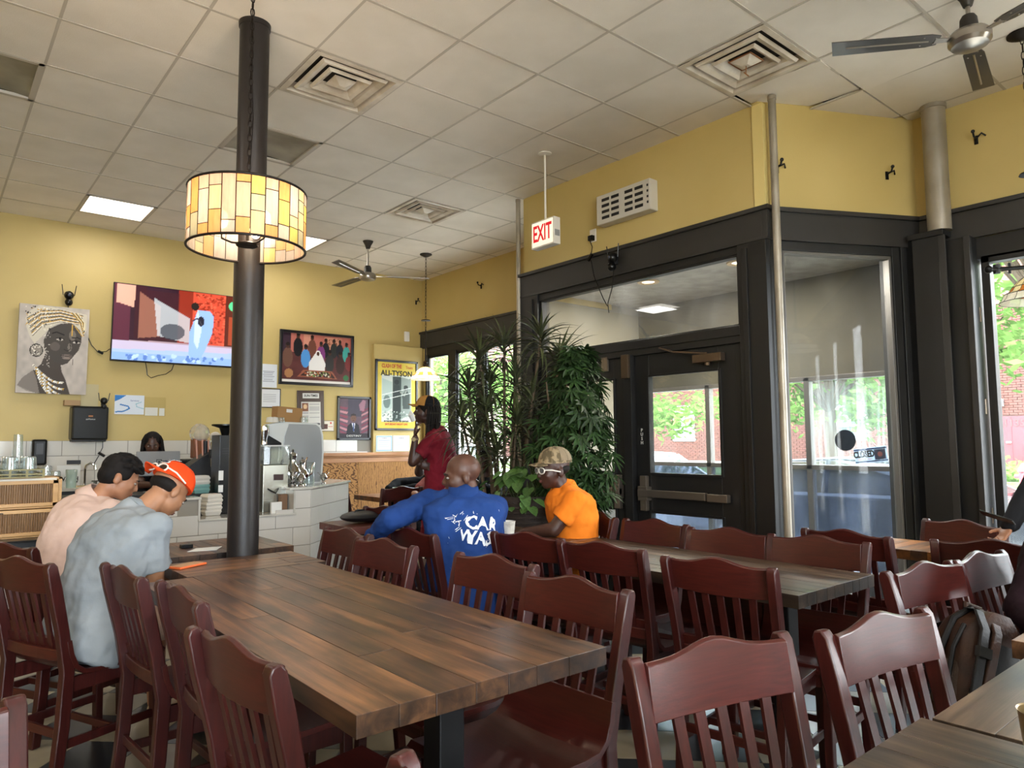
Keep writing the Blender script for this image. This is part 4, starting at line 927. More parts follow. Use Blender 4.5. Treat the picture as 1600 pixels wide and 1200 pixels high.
# television
A = Art(150, 96, '#2a1320'); A.noise(.3, 5, 2)
A.rect(0, 0, 1, .26, '#8fa3c8'); A.rect(0, 0, 1, .10, '#6f92d8', .7); A.poly([(0, .26), (1, .3), (1, .18), (0, .14)], '#b59aa6', .6)
A.rect(.0, .26, .12, 1, '#4a2030'); A.poly([(.02, .75), (.15, .7), (.16, 1), (.02, 1)], '#d59a86', .8); A.rect(.16, .3, .24, 1, '#30131c')
A.rect(.50, .28, .62, 1, '#7a2416'); A.rect(.62, .28, .90, 1, '#b3402c'); A.speck(260, (.63, .3, .90, .98), .012, ['#7c2416', '#c8523a', '#94301f'], 3)
A.rect(.90, .28, 1, 1, '#4d1f16'); A.rect(.93, .3, .97, .7, '#8a3a22'); A.ell(.965, .86, .04, .07, '#4bb37a'); A.rect(.2, .28, .5, .95, '#36121a', .6)
A.poly([(.19, .3), (.36, .34), (.36, .75), (.19, .92)], '#8a5a4a', .75); A.poly([(.34, .35), (.60, .28), (.60, .62), (.30, .86)], '#b9c0c6', .55); A.ell(.46, .42, .10, .11, '#1c2230', .8)
A.ell(.635, .80, .033, .055, '#1b1413'); A.poly([(.60, .10), (.70, .08), (.74, .22), (.79, .45), (.80, .68), (.76, .76), (.66, .76), (.63, .60), (.60, .45)], '#7d9bd0'); A.poly([(.66, .76), (.70, .5), (.67, .2), (.64, .3), (.64, .6)], '#a9c0e8'); A.ell(.69, .60, .03, .07, '#1b1a26')
A.line([(.62, .6), (.66, .64), (.70, .55)], .006, '#31313a'); A.speck(40, (.1, .02, .9, .10), .02, ['#9fb6e6', '#4e6dab'], 6)
tv = thing('wall_television', 'wide wall television showing a figure in blue in a red room', 'television', (2.19, YB-.09, 2.685), rot=(.055, 0, 0))
MB().b2((-.66, .0, -.425), (.66, .035, .425)).build('housing', m_blk, tv, bev=.004)
MB().b2((-.2, .03, -.2), (.2, .08, .2)).build('wall_mount', m_blkm, tv)
A.build('screen', m_screen, 1.30, .825, tv, (0, -.0015, .005), F_BACK)
tag(MB().tube([(1.88, YB-.035, 2.28), (1.90, YB-.012, 2.2), (1.91, YB-.01, 2.13), (1.95, YB-.01, 2.10), (2.02, YB-.01, 2.13), (2.1, YB-.01, 2.15), (2.16, YB-.01, 2.2), (2.18, YB-.035, 2.28)], .004, 6).build('cable', m_blk), 'thin black cable hanging in a loop below the television', 'cable')
tag(MB().tube([(1.325, YB-.012, 2.5), (1.36, YB-.01, 2.42), (1.42, YB-.01, 2.35), (1.5, YB-.012, 2.36), (1.53, YB-.03, 2.39)], .004, 6).tube([(1.42, YB-.015, 2.36), (1.47, YB-.015, 2.335)], .014, 6).build('cable', m_blk), 'thin black cable with a plug block between painting and television', 'cable')
def camera_dev(label, loc, s=1, group=None):
    t = thing('security_camera', label, 'camera', loc, 0, group)
    MB().ell((0, -.05, .02), (.045*s, .045*s, .045*s)).build('upper_lens_ball', m_blk, t, smooth=True); MB().ell((0, -.06, -.055*s), (.036*s, .038*s, .038*s)).build('lower_lens_ball', m_blk, t, smooth=True)
    MB().b2((-.02, -.04, -.03), (.02, 0, .05)).build('mount', m_blkm, t, bev=.004)
    for s_ in (-1, 1): MB().tube([(s_*.05*s, -.04, .02), (s_*.065*s, -.045, .13*s)], .004, 6).build('antenna', m_blk, t)
    MB().ell((0, -.092*s, .02), (.014, .008, .014)).build('lens', mat('lens_glass', '#3a4050', .05, coat=1), t)
    return t
camera_dev('black two-antenna camera on the wall above the painting', (1.13, YB, 2.90))
camera_dev('black two-antenna camera on top of the black towel dispenser', (1.47, YB-.12, 1.80), .8)
t = camera_dev('black two-antenna camera on the dark trim above the doors', (XE-.03, 3.86, 2.84)); t.rotation_euler = (0, 0, -PI/2)
tag(MB().tube([(1.13, YB-.01, 2.84), (1.135, YB-.01, 2.79)], .004, 6).build('cable', m_blk), 'short black cable running from the wall camera behind the painting', 'cable')
tag(MB().tube([(XE-.05, 4.14, 3.08), (XE-.03, 4.13, 3.02), (XE-.05, 4.12, 2.97), (XE-.06, 4.13, 2.94)], .004, 6).tube([(XE-.065, 4.15, 2.90), (XE-.065, 4.10, 2.95)], .016, 6).tube([(XE-.06, 4.12, 2.90), (XE-.045, 4.10, 2.75), (XE-.045, 4.0, 2.55), (XE-.04, 3.96, 2.48)], .004, 6).tube([(XE-.06, 3.86, 2.8), (XE-.045, 3.9, 2.62), (XE-.045, 3.95, 2.5), (XE-.045, 3.94, 2.42)], .004, 6).build('cable', m_blk), 'tangled black cables hanging over the transom above the doors', 'cable')
t = thing('power_adapter', 'white wall outlet with a black plug above the doors', 'outlet', (XE, 4.14, 3.12)); MB().b2((-.012, -.035, -.05), (0, .035, .06)).build('plate', m_sw, t, bev=.003); MB().b2((-.05, -.025, -.045), (-.012, .025, -.0)).build('plug', m_blk, t, bev=.004)
# grille heater on the entry wall
t = thing('air_purifier', 'white slotted wall box high on the yellow entry wall', 'vent box', (XE-.055, 3.725, 3.285))
t.rotation_euler = (0, 0, 0)
MB().b2((-.045, -.285, -.125), (.055, .285, .125)).build('housing', mat('offwhite_plastic', '#c4bfb4', .45), t, bev=.008)
b = MB()
for r in range(4):
    for c_ in range(4):
        y = .16-c_*.105-(.04 if c_ > 1 else 0)+.02; z = .075-r*.05; b.b2((-.049, y-.04, z-.012), (-.044, y+.04, z+.012))
b.build('slot', m_blkm, t)
b = MB()
for r in range(4): b.b2((-.048, -.27, .07-r*.045-.008), (-.044, -.255, .07-r*.045+.01))
b.build('side_slot', m_blkm, t)
# wall hooks
def hook(loc, rz, label):
    t = thing('wall_hook', label, 'hook', loc, rz, 'black wall hooks on the yellow walls')
    MB().b2((-.012, -.008, -.04), (.012, 0, .02)).build('plate', m_iron, t, bev=.002)
    MB().tube([(0, -.005, .0), (-.0, -.05, .005), (.0, -.06, .03)], .007, 6).ell((0, -.062, .035), (.013, .013, .013), 8, 6).tube([(.012, -.005, .01), (.04, -.03, .02), (.06, -.01, -.0)], .006, 6).build('hook_arm', m_iron, t)
    return t
hook((XW, 7.20, 3.38), -PI/2, 'black curtain hook high on the window wall behind the exit sign'); hook((5.40, YB, 3.38), 0, 'black curtain hook on the back wall near the corner')
hook((XW, 1.58, 3.42), -PI/2, 'black curtain hook right of the silver pipe'); hook((XE+.12, 2.50, 3.25), CROT-.0, 'black curtain hook beside the thin grey pipe')
p_ = A2+CU*1.02+CN*.0; hook((p_.x, p_.y, 3.27), CROT, 'black curtain hook on the angled yellow wall')
t = thing('motion_sensor', 'small white motion sensor in the corner above the poster', 'sensor', (5.24, YB, 2.86)); MB().b2((-.04, -.03, -.07), (.04, 0, .07)).build('housing', m_sw, t, bev=.008); MB().ell((0, -.03, .03), (.012, .006, .012), 8, 6).build('lens', m_paper, t)
# framed group picture
A = Art(130, 82, '#5b2f2e'); A.noise(.3, 6, 5); A.rect(0, .62, 1, 1, '#b3685c'); A.rect(.0, .6, .12, 1, '#3a2733'); A.rect(.30, .7, .42, 1, '#c98a76'); A.rect(.60, .72, .85, .97, '#c98d74'); A.speck(50, (.6, .82, .85, .95), .008, ['#7c4636'], 3)
A.rect(0, 0, 1, .05, '#e6e0da')
def fig(x, y, s, body, skin='#4a2c20', head='#201512'):
    A.ell(x, y, .055*s, .16*s, body); A.ell(x, y+.19*s, .022*s, .045*s, skin); A.ell(x, y+.215*s, .023*s, .03*s, head)
for x, y, s, c_ in ((.22, .72, 1.2, '#161318'), (.42, .72, 1.1, '#6b3f33'), (.62, .70, 1, '#1d1b24'), (.74, .70, 1, '#2b2d2a'), (.83, .69, 1, '#20202a'), (.93, .64, 1.05, '#3f9c94'), (.55, .60, 1.1, '#7d3a78'), (.08, .50, 1.25, '#6b4a3e'), (.97, .45, 1, '#7a3030'), (.68, .42, 1.2, '#33302f'), (.84, .40, 1.2, '#3a2320'), (.33, .50, 1.2, '#4e8fd0')): fig(x, y, s, c_)
A.poly([(.38, .18), (.60, .18), (.62, .40), (.56, .60), (.50, .66), (.45, .58), (.38, .42)], '#e8e4e2'); A.ell(.51, .62, .035, .06, '#efecea'); A.ell(.508, .61, .02, .04, '#4a2c20')
A.poly([(.22, .12), (.80, .10), (.72, .26), (.30, .26)], '#9a5a44'); A.poly([(.26, .14), (.77, .12), (.70, .235), (.33, .235)], '#3a2420'); A.speck(60, (.33, .14, .7, .23), .013, ['#c9c2a8', '#6b8a4a', '#a85a3a', '#e4dccb'], 8); A.ell(.10, .18, .06, .09, '#a8764e'); A.ell(.93, .14, .04, .06, '#2f6a3e')
framed('framed_picture', 'large black-framed colour picture of a seated group around a low table', 'picture', 3.40, 4.41, 2.10, 2.79, A, .035, .035, tilt=.02)
# framed portrait with flags
A = Art(70, 100, '#5d4a56'); A.noise(.3, 5, 7)
for k in range(7): A.poly([(0, .15+k*.1), (.30-k*.01, .05+k*.11), (.30, .11+k*.11), (0, .20+k*.1)], '#c98a92' if k % 2 else '#8a3b50', .8); A.poly([(.75, .10+k*.09), (1, .2+k*.09), (1, .25+k*.09), (.75, .15+k*.09)], '#c98a92' if k % 2 else '#7c3048', .8)
A.rect(.3, .55, .75, 1, '#3a3848', .8); A.poly([(.22, .0), (.74, .0), (.66, .33), (.56, .38), (.40, .38), (.28, .30)], '#1d1b24'); A.poly([(.42, .38), (.54, .38), (.50, .15)], '#d9d9e2'); A.line([(.48, .36), (.49, .18)], .02, '#3a4a7a')
A.ell(.48, .50, .095, .095, '#6b4a3d'); A.poly([(.385, .50), (.40, .60), (.48, .625), (.56, .60), (.575, .52), (.55, .57), (.42, .57)], '#241a18'); A.ell(.45, .50, .015, .008, '#1d1412'); A.ell(.51, .50, .015, .008, '#1d1412'); A.line([(.45, .445), (.51, .445)], .008, '#4a2c28'); A.poly([(.70, .70), (.84, .68), (.90, .95), (.80, .98), (.66, .85)], '#a9788a', .8)
A.rect(0, 0, 1, .11, '#15131a', .85)
t = framed('framed_picture', 'narrow black-framed print of a man in a dark suit between flags', 'picture', 4.19, 4.68, 1.40, 1.98, A, .032, .03)
text('lettering', 'DESTINY', .035, m_paper, t, (0, -.0135, -.235), F_BACK, sx=1.6)
# boxing poster
A = Art(90, 150, '#cdb43e'); A.noise(.12, 5, 9); A.rect(.12, .10, .88, .80, '#b9bdb4'); A.rect(.40, .12, .62, .78, '#2c3733'); A.poly([(.13, .2), (.38, .3), (.38, .7), (.13, .75)], '#8fa39c', .7); A.poly([(.62, .15), (.87, .2), (.87, .75), (.62, .78)], '#5b6a66', .7)
A.ell(.50, .70, .06, .04, '#171c1a'); A.poly([(.42, .25), (.60, .25), (.60, .55), (.56, .66), (.44, .66), (.40, .55)], '#1f2825'); A.ell(.74, .62, .06, .04, '#2a2f2c'); A.poly([(.66, .3), (.84, .3), (.84, .52), (.74, .6), (.64, .5)], '#39413d'); A.line([(.6, .55), (.7, .5), (.75, .58)], .02, '#8a8f86'); A.ell(.25, .4, .09, .1, '#5d6d68'); A.line([(.13, .5), (.87, .62)], .006, '#e4e6e0'); A.line([(.13, .42), (.87, .54)], .006, '#e4e6e0'); A.speck(60, (.13, .11, .87, .26), .018, ['#4f5e58', '#cfd4cc', '#7f8d86'], 5)
t = framed('framed_poster', 'tall framed yellow boxing poster beside the corner', 'poster', 4.715, 5.385, 1.53, 2.50, A, .03, .03, y=YB-.057)
text('lettering', 'CLASH OF THE', .075, m_redink, t, (-.08, -.0135, .40), F_BACK, bold=.002, sx=.62); text('lettering', 'Titans', .06, m_redink, t, (.2, -.0135, .395), F_BACK, sx=.8)
text('lettering', 'ALI-TYSON', .105, m_ink, t, (0, -.0136, .30), F_BACK, bold=.003, sx=.95)
text('lettering', 'IN THE MATCH OF THE CENTURY', .030, m_ink, t, (0, -.0135, -.36), F_BACK, sx=.85, bold=.001); text('lettering', 'SATURDAY NIGHT LIVE', .040, m_redink, t, (0, -.0135, -.40), F_BACK, sx=.85, bold=.001)
# sheet certificates
def sheet(name, label, cat, x0, x1, z0, z1, lines=5, border=None, title=None, y=YW, fill='#d3d6dc', tm=None, tsize=.02):
    W_, H_ = x1-x0, z1-z0; A_ = Art(48, max(20, int(48*H_/W_)), fill)
    if border: A_.rect(.03, .04, .97, .96, border); A_.rect(.07, .08, .93, .92, fill)
    for k in range(lines): A_.rect(.16+.03*(k % 2), .68-k*.5/lines, .84-.05*(k % 3), .70-k*.5/lines+.008, '#8e929c')
    t = thing(name, label, cat, ((x0+x1)/2, y, (z0+z1)/2)); MB().b2((-W_/2, -.004, -H_/2), (W_/2, 0, H_/2)).build('sheet', m_paper, t); A_.build('print', m_print, W_, H_, t, (0, -.005, 0), F_BACK)
    if title: text('lettering', title, tsize, tm or m_ink, t, (0, -.0058, H_*.34), F_BACK)
    return t
yb2 = YB-.058
sheet('certificate', 'blue-bordered certificate below the boxing poster', 'certificate', 4.74, 4.99, 1.245, 1.46, 4, '#5a95c8', 'Certificate', yb2)
sheet('certificate', 'plain white certificate at the right of the blue-bordered one', 'certificate', 5.0, 5.26, 1.245, 1.46, 6, None, 'Certificate', yb2)
sheet('notice', 'pale notice sheet partly behind the brown column, upper', 'notice', 3.17, 3.38, 2.05, 2.34, 7, None, None)
A = Art(40, 40, '#d4d4d6')
for k in range(5): A.rect(.2, .7-k*.1, .8, .72-k*.1, '#8a8a90')
framed('framed_certificate', 'thin-framed certificate beside the brown column, below the pale notice', 'certificate', 3.15, 3.43, 1.80, 2.04, A, .012, .015)
t = thing('newspaper_plaque', 'brown wooden plaque with a newspaper clipping', 'plaque', (3.825, YW, 1.785), rot=(0, -.03, 0))
MB().b2((-.18, -.02, -.25), (.18, 0, .25)).build('board', mat('plaque_brown', '#3f2a22', .4), t, bev=.005)
A = Art(40, 50, '#c9c6c0'); A.rect(.05, .05, .95, .1, '#3a3a3a')
for k in range(14): A.rect(.42, .9-k*.06, .94, .91-k*.06, '#77757a'); A.rect(.05, .55-k*.035, .36, .56-k*.035, '#77757a')
A.rect(.05, .62, .36, .95, '#7a4a34'); A.ell(.2, .8, .1, .1, '#d8b48a')
A.build('clipping', m_print, .26, .31, t, (0, -.022, -.05), F_BACK)
MB().b2((-.11, -.024, .15), (.11, -.02, .215)).build('title_plate', m_paper, t); text('lettering', 'SUN-TIMES', .042, m_ink, t, (0, -.0255, .182), F_BACK, bold=.001, sx=.9)
A = Art(40, 34, '#d8cfc0'); A.rect(.08, .2, .48, .7, '#5a3a34'); A.ell(.75, .8, .08, .1, '#c0392b'); A.rect(.55, .4, .9, .46, '#c0605a')
framed('small_framed_card', 'small cream framed card between the plaque and the flag print', 'card', 3.975, 4.15, 1.515, 1.655, A, .008, .012, mat('thin_brown_frame', '#5a4030', .5))
sheet('notice', 'narrow patterned paper slip under the small framed card', 'notice', 3.80, 3.90, 1.37, 1.57, 6, '#4a4a48')
A = Art(60, 44, '#d3dae4'); A.poly([(0, 1), (0, .65), (.15, .75), (.4, 1)], '#2b74b8'); A.line([(.05, .12), (.3, .15), (.5, .3), (.45, .42), (.2, .5)], .025, '#2b74b8'); A.line([(.98, .3), (.75, .4), (.72, .55), (.9, .65)], .015, '#8ab8c8')
t = thing('service_sign', 'white service sheet with blue swooshes below the television', 'notice', (1.745, YW, 1.795)); MB().b2((-.145, -.004, -.105), (.145, 0, .105)).build('sheet', m_paper, t); A.build('print', m_print, .29, .21, t, (0, -.005, 0), F_BACK)
text('lettering', 'Services', .026, mat('blue_ink', '#2a5a9a', .6), t, (.05, -.0058, .045), F_BACK)
t = thing('acrylic_sign_holder', 'clear acrylic holder with two small cards below the television', 'sign holder', (2.0, YW, 1.78)); MB().b2((-.11, -.006, -.105), (.11, -.003, .105)).build('acrylic_sheet', glassmat('acrylic', (.97, .97, .95), .25), t)
MB().b2((-.10, -.004, -.10), (.03, -.001, -.01)).build('card', m_paper, t); MB().b2((.045, -.004, -.10), (.10, -.001, -.015)).build('card', m_paper, t)
# towel dispenser, items above it
t = thing('towel_dispenser', 'glossy black paper towel dispenser on the wall below the painting', 'dispenser', (1.35, YB, 1.585))
MB().b2((-.165, -.20, -.175), (.165, 0, .175)).build('housing', m_blk, t, bev=.02); MB().b2((-.155, -.16, -.19), (.155, -.02, -.165)).build('outlet', m_blkm, t, bev=.004)
text('lettering', 'enMotion', .022, m_paper, t, (0, -.202, .04), F_BACK, ext=.0004); MB().b2((-.02, -.203, .065), (.02, -.2005, .08)).build('indicator', mat('orange_led', '#a8642a', .5), t)
tag(MB().b2((1.12, YB-.15, 1.765), (1.26, YB-.05, 1.82)).build('small_box', mat('cardboard', '#a38460', .8), bev=.002), 'small cardboard box on top of the black towel dispenser', 'box')
b = MB().b2((1.28, YB-.03, 1.765), (1.44, YB-.027, 2.0)); o = b.build('paper_sheet', mat('beige_paper', '#b8ab85', .8)); tag(o, 'faded paper propped behind the camera on the towel dispenser', 'paper')
tag(MB().tube([(1.5, YB-.02, 1.41), (1.50, YB-.02, 1.33), (1.47, YB-.02, 1.26)], .004, 6).tube([(1.46, YB-.03, 1.28), (1.52, YB-.03, 1.24)], .015, 6).tube([(1.47, YB-.02, 1.25), (1.42, YB-.02, 1.15)], .004, 6).build('cable', m_blk), 'black cable with a plug hanging on the white wall tiles', 'cable')

# sink counter along the back wall ------------------------------------
sc_ = thing('sink_counter', 'white-topped dark counter with the hand sink along the back wall', 'counter', (0, 0, 0))
MB().b2((-.9, 7.75, .93), (2.2, YB-.02, .96)).build('counter_top', m_marb, sc_, bev=.004); MB().b2((-.9, 7.80, 0), (2.2, YB-.02, .93)).build('cabinet', m_blkm, sc_)
m_chr = mat('chrome', '#c9c9c9', .08, 1)
t = thing('sink_faucet', 'chrome gooseneck faucet behind the dark-haired man', 'faucet', (1.26, 8.05, .96))
MB().tube([(0, 0, 0), (0, 0, .16), (.01, -.01, .2), (.04, -.03, .225), (.075, -.05, .2), (.08, -.055, .16)], .013, 10).build('spout', m_chr, t, smooth=True)
for s in (-1, 1): MB().cyl((s*.09, 0, 0), (s*.09, 0, .04), .018, n=12).b2((s*.09-.03, -.008, .04), (s*.09+.03, .008, .052)).build('handle', m_chr, t)
MB().b2((-.12, -.02, 0), (.12, .02, .01)).build('base_plate', m_chr, t)
t = thing('hand_wash_sign', 'small white sign reading FOR WASH beside the faucet', 'sign', (1.15, 8.24, .96)); MB().b2((-.10, -.002, 0), (.10, .002, .20)).build('sheet', m_paper, t, bev=.0005); text('lettering', 'FOR', .05, m_ink, t, (.02, -.004, .14), F_BACK, bold=.001); text('lettering', 'WASH', .06, m_ink, t, (0, -.004, .065), F_BACK, bold=.001)
MB().b2((-.02, -.004, .21), (.10, .0, .25)).build('dark_header', m_blkm, t)
t = thing('soap_dispenser', 'black wall soap dispenser above the drinking glasses', 'dispenser', (.93, YB, 1.29)); MB().b2((-.065, -.12, -.13), (.065, 0, .13)).build('housing', m_blk, t, bev=.02); MB().b2((-.03, -.123, -.02), (.03, -.12, .09)).build('window', mat('smoked_window', '#4a4c50', .2), t)
# glassware
m_gl = glassmat('clear_drinking_glass', (.90, .93, .93), 2.2, .10, (.85, .9, .92)); m_gr = glassmat('frosted_green_tumbler', (.62, .70, .66), 1.5, .55, (.6, .68, .64))
def tumbler(label, loc, h=.13, r=.038, m=m_gl, flip=True, group=None, name='drinking_glass'):
    pr = [(r, 0), (r*.97, h*.4), (r*.84, h*.94), (r*.6, h), (.001, h)] if flip else [(.001, 0), (r*.8, .0), (r*.84, .01), (r, h)]
    o = MB().lathe(pr, 20).build(name, m, smooth=True, solid=.003, loc=loc); return tag(o, label, 'glass', group)
dc = thing('bamboo_display_case', 'bamboo two-door display case with ribbed panels, left edge', 'display case', (.32, 5.32, .79))
m_bam = mat('bamboo', '#b98f5a', .45, col2='#a67c48', scale=5, stretch=(.4, 6, 6), vary=.04)
m_rib = mat('ribbed_panel', '#8a6a4c', .3, col2='#6d5038', scale=60, stretch=(3, .1, .05), bump=.3, bscale=120)
b = MB(); b.b2((-.4, 0, 0), (-.38, .3, .37)).b2((.37, 0, 0), (.39, .3, .37)).b2((-.4, 0, .355), (.39, .3, .37)).b2((-.4, 0, 0), (.39, .3, .012)).b2((-.4, 0, .18), (.39, .3, .19)); b.b2((-.4, .28, 0), (.39, .3, .37)); b.build('case_body', m_bam, dc, bev=.002)
for z0 in (.015, .192):
    d = MB(); 
    for (a, b_, c_, e) in ((-.38, -.35, 0, .16), (.34, .37, 0, .16), (-.38, .37, 0, .022), (-.38, .37, .138, .16)): d.b2((a, -.012, z0+c_), (b_, .0, z0+e))
    dd = d.build('door', m_bam, dc, bev=.002); rb = MB()
    for k in range(58): x = -.35+k*.012; rb.cyl((x, -.003, z0+.02), (x, -.003, z0+.14), .0052, n=5, caps=False)
    rb.build('ribbed_pane', m_rib, dd); 
MB().b2((.0, -.022, .156), (.09, -.012, .162)).build('handle', m_iron, dc)
MB().b2((-.4, -.006, .345), (.36, .0, .366)).build('label_strip', mat('strip_paper', '#c9c0b0', .6), dc)
tb = thing('back_table', 'dark stand under the bamboo display case', 'table', (.3, 5.45, 0)); MB().b2((-.6, -.19, .74), (.42, .22, .785)).build('table_top', m_blkm, tb, bev=.003)
for sx in (-.5, .38):
    for sy_ in (-.15, .18): MB().b2((sx-.02, sy_-.02, 0), (sx+.02, sy_+.02, .74)).build('leg', m_iron, tb)
tag(MB().b2((.10, 5.14, .79), (.62, 5.30, .797)).build('tray', m_blk, bev=.003), 'flat black tray in front of the bamboo display case', 'tray')
rk = thing('glass_rack', 'olive plastic rack holding upturned glasses on the display case', 'rack', (.30, 5.42, 1.162))
b = MB(); m_ol = mat('olive_plastic', '#6e6328', .4)
b.b2((-.3, -.16, 0), (.30, .14, .008)); 
for z in (.018, .045): b.b2((-.3, -.162, z), (.3, -.158, z+.008)); b.b2((-.3, .138, z), (.3, .142, z+.008)); b.b2((.298, -.16, z), (.302, .14, z+.008))
for k in range(8): b.b2((-.3+k*.085, -.163, 0), (-.288+k*.085, -.157, .052))
b.build('rack_frame', m_ol, rk)
k = 0
for r in range(3):
    for c_ in range(6):
        x, y = .06+c_*.093+(.02 if r == 1 else 0), 5.30+r*.095; k += 1
        if x > .58: continue
        tumbler('upturned glass in the olive rack, %s row, %s from the left' % (['front', 'middle', 'back'][r], ['first', 'second', 'third', 'fourth', 'fifth', 'sixth'][c_]), (x, y, 1.171), .12, .034, group='upturned glasses in the olive rack')
for i, (x, y, z, h, r, lb, m, fl_) in enumerate([(.66, 7.95, .96, .20, .05, 'clear upturned pitcher glass left of the soap dispenser', m_gl, True), (.80, 7.9, .96, .17, .045, 'wide clear glass below the soap dispenser', m_gl, True), (.93, 7.95, .96, .21, .055, 'tall clear jar right below the black soap dispenser', m_gl, True), (1.115, 7.82, .96, .17, .047, 'frosted green tumbler on the sink counter', m_gr, False), (.99, 7.85, .96, .16, .05, 'large clear upturned glass next to the frosted tumbler', m_gl, True)]):
    tumbler(lb, (x, y, z), h, r, m, fl_)
st_ = tag(MB().lathe([(.048, 0), (.03, .16), (.001, .16)], 18).build('cup_stack', mat('amber_cup', '#6b4526', .25, coat=.5), smooth=True, loc=(.52, 7.95, 1.23)), 'stack of brown translucent cups above the glass rack', 'cup stack')
tag(MB().lathe([(.001, 0), (.045, 0), (.035, .24), (.034, .24)], 18).build('cup_stack', m_gl, smooth=True, solid=.002, loc=(.70, 7.95, 1.3)), 'tall stack of clear plastic cups above the glass rack', 'cup stack')
sh = thing('back_shelf', 'shelf behind the glass rack holding cup stacks', 'shelf', (.55, 7.95, 1.2)); MB().b2((-.2, -.12, 0), (.28, .15, .02)).build('shelf_board', m_blkm, sh); 
for sx in (-.18, .26): MB().b2((sx-.01, -.01, -.24), (sx+.01, .01, 0)).build('post', m_blkm, sh)
for o_ in list(COL.objects):
    if o_.name.startswith('cup_stack'): o_.location.z = 1.22

# register / laptop screen
t = thing('register_monitor', 'grey register monitor seen from the rear in front of the cashier', 'monitor', (1.66, 6.95, .93))
m_gray = mat('monitor_grey', '#7d7d7e', .35, .3)
MB().box((0, 0, .26), (.36, .02, .22), M=Matrix.Rotation(-.15, 3, 'X')).build('screen_shell', m_gray, t, bev=.006); MB().b2((-.03, .0, 0), (.03, .03, .2)).b2((-.1, -.08, 0), (.1, .1, .012)).build('stand', m_gray, t, bev=.003)
b = MB(); M_ = Matrix.Translation((0, -.013, .275)) @ Matrix.Rotation(-.15, 4, 'X')
for (a, b_, c_, e) in ((-.022, .022, .017, .022), (-.022, .022, -.022, -.017), (-.022, -.017, -.022, .022), (.017, .022, -.022, .022), (-.007, .007, -.007, .007)): 
    P = [M_ @ Vector(p) for p in ((a, 0, c_), (b_, 0, c_), (b_, 0, e), (a, 0, e))]; b.add(P, [(0, 1, 2, 3)])
b.build('square_emblem', m_blk, t, solid=.002)
wc = thing('work_counter', 'dark work counter behind the tiled service counter', 'counter', (0, 0, 0)); MB().b2((.8, 6.75, .88), (2.42, 7.25, .93)).build('counter_top', m_blkm, wc, bev=.003); MB().b2((.82, 6.78, 0), (2.40, 7.22, .88)).build('cabinet', m_blkm, wc)
# black grinder tower, foam boxes
t = thing('coffee_grinder', 'tall black coffee dispenser half behind the brown column', 'coffee machine', (2.02, 6.28, .777)); MB().b2((-.075, -.10, 0), (.10, .12, .66)).build('housing', m_blk, t, bev=.005); MB().b2((-.078, -.104, .28), (-.04, -.099, .36)).b2((-.078, -.104, .18), (-.04, -.099, .24)).build('label', m_paper, t)
MB().lathe([(.03, .66), (.05, .72), (.11, .74), (.11, .752), (.001, .753)], 20).build('hopper', m_blk, t, smooth=True)
b = MB()
for k in range(3): b.b2((-.05, -.105, .5+k*.02), (.0, -.10, .507+k*.02))
b.build('vent_slot', m_blkm, t)
m_foam = mat('white_foam', '#c9c3b8', .7)
def foam(loc, label, rz=0, s=1, gp=None, m=m_foam):
    t = thing('takeout_box', label, 'box', loc, rz, gp); 
    MB().rings([[Vector((sx*w_*s, sy_*w_*s, z)) for sx, sy_ in ((-1, -1), (1, -1), (1, 1), (-1, 1))] for w_, z in ((.055, 0), (.065, .028), (.068, .030), (.066, .034), (.055, .055))]).build('box_shell', m, t, bev=.004); return t
MB_ = None
for k in range(5): foam((1.87+.004*(k % 2), 6.12, .778+k*.03), 'white foam takeout box on the counter ledge, %s of the lower stack' % ['bottom', 'second', 'middle', 'fourth', 'topmost'][k], .05*k, 1, 'lower stack of foam boxes on the ledge')
shl = thing('wire_shelf', 'narrow shelf above the lower foam boxes beside the black dispenser', 'shelf', (1.86, 6.45, .93)); MB().b2((-.25, -.15, -.0), (.08, .15, .012)).build('shelf_board', m_blkm, shl); 
for sx in (-.24, .07): MB().b2((sx-.006, .13, -.17), (sx+.006, .142, .0)).build('post', m_blkm, shl)
m_teal = mat('teal_foam', '#6f9a94', .6)
for k in range(4): foam((1.86, 6.40, .943+k*.032), ['pale blue-lidded container at the bottom of the upper stack', 'teal takeout container in the upper stack', 'white takeout container in the upper stack, third up', 'white takeout container topmost of the upper stack'][k], 0, 1, None, m_teal if k < 2 else m_foam)
# straws and condiment organiser, bag
t = thing('condiment_organiser', 'black organiser with cups and straws left of the black dispenser', 'organiser', (1.98, 7.0, .93))
MB().prism([(-.2, 0), (.15, 0), (.15, .38), (.02, .30), (-.2, .14)], .22).build('bin_body', m_blkm, t, bev=.003)
for k in range(3):
    MB().cyl((.02+k*.05, -.02, .25), (.0+k*.055, -.03, .47), .008, n=6).build('straw', mat('pink_straw', '#c48a76', .5), t)
MB().cyl((.10, .02, .3), (.10, .02, .46), .03, .035).build('cup_sleeve', m_blkm, t, smooth=True)
tag(MB().ell((0, 0, 0), (.10, .08, .10), 16, 10).build('plastic_bag', glassmat('cellophane', (.85, .82, .75), 4, .25), loc=(2.19, 7.6, 1.47)), 'crumpled clear cellophane gift bag with brown contents', 'bag')
tag(MB().b2((2.12, 7.55, 1.22), (2.24, 7.66, 1.42)).build('gift_box', mat('brown_gift', '#7a4526', .6), bev=.01), 'brown packet inside the clear cellophane bag', 'packet')
t = thing('side_shelf', 'dark equipment stand behind the service counter', 'shelf', (2.25, 7.62, 0)); MB().b2((-.2, -.15, 0), (.5, .3, 1.21)).build('stand_body', m_blkm, t, bev=.004)
t = thing('bean_grinder', 'chrome and black bean grinder between the organiser and column', 'grinder', (1.90, 6.9, .93)); t.location = (2.13, 6.9, .93)
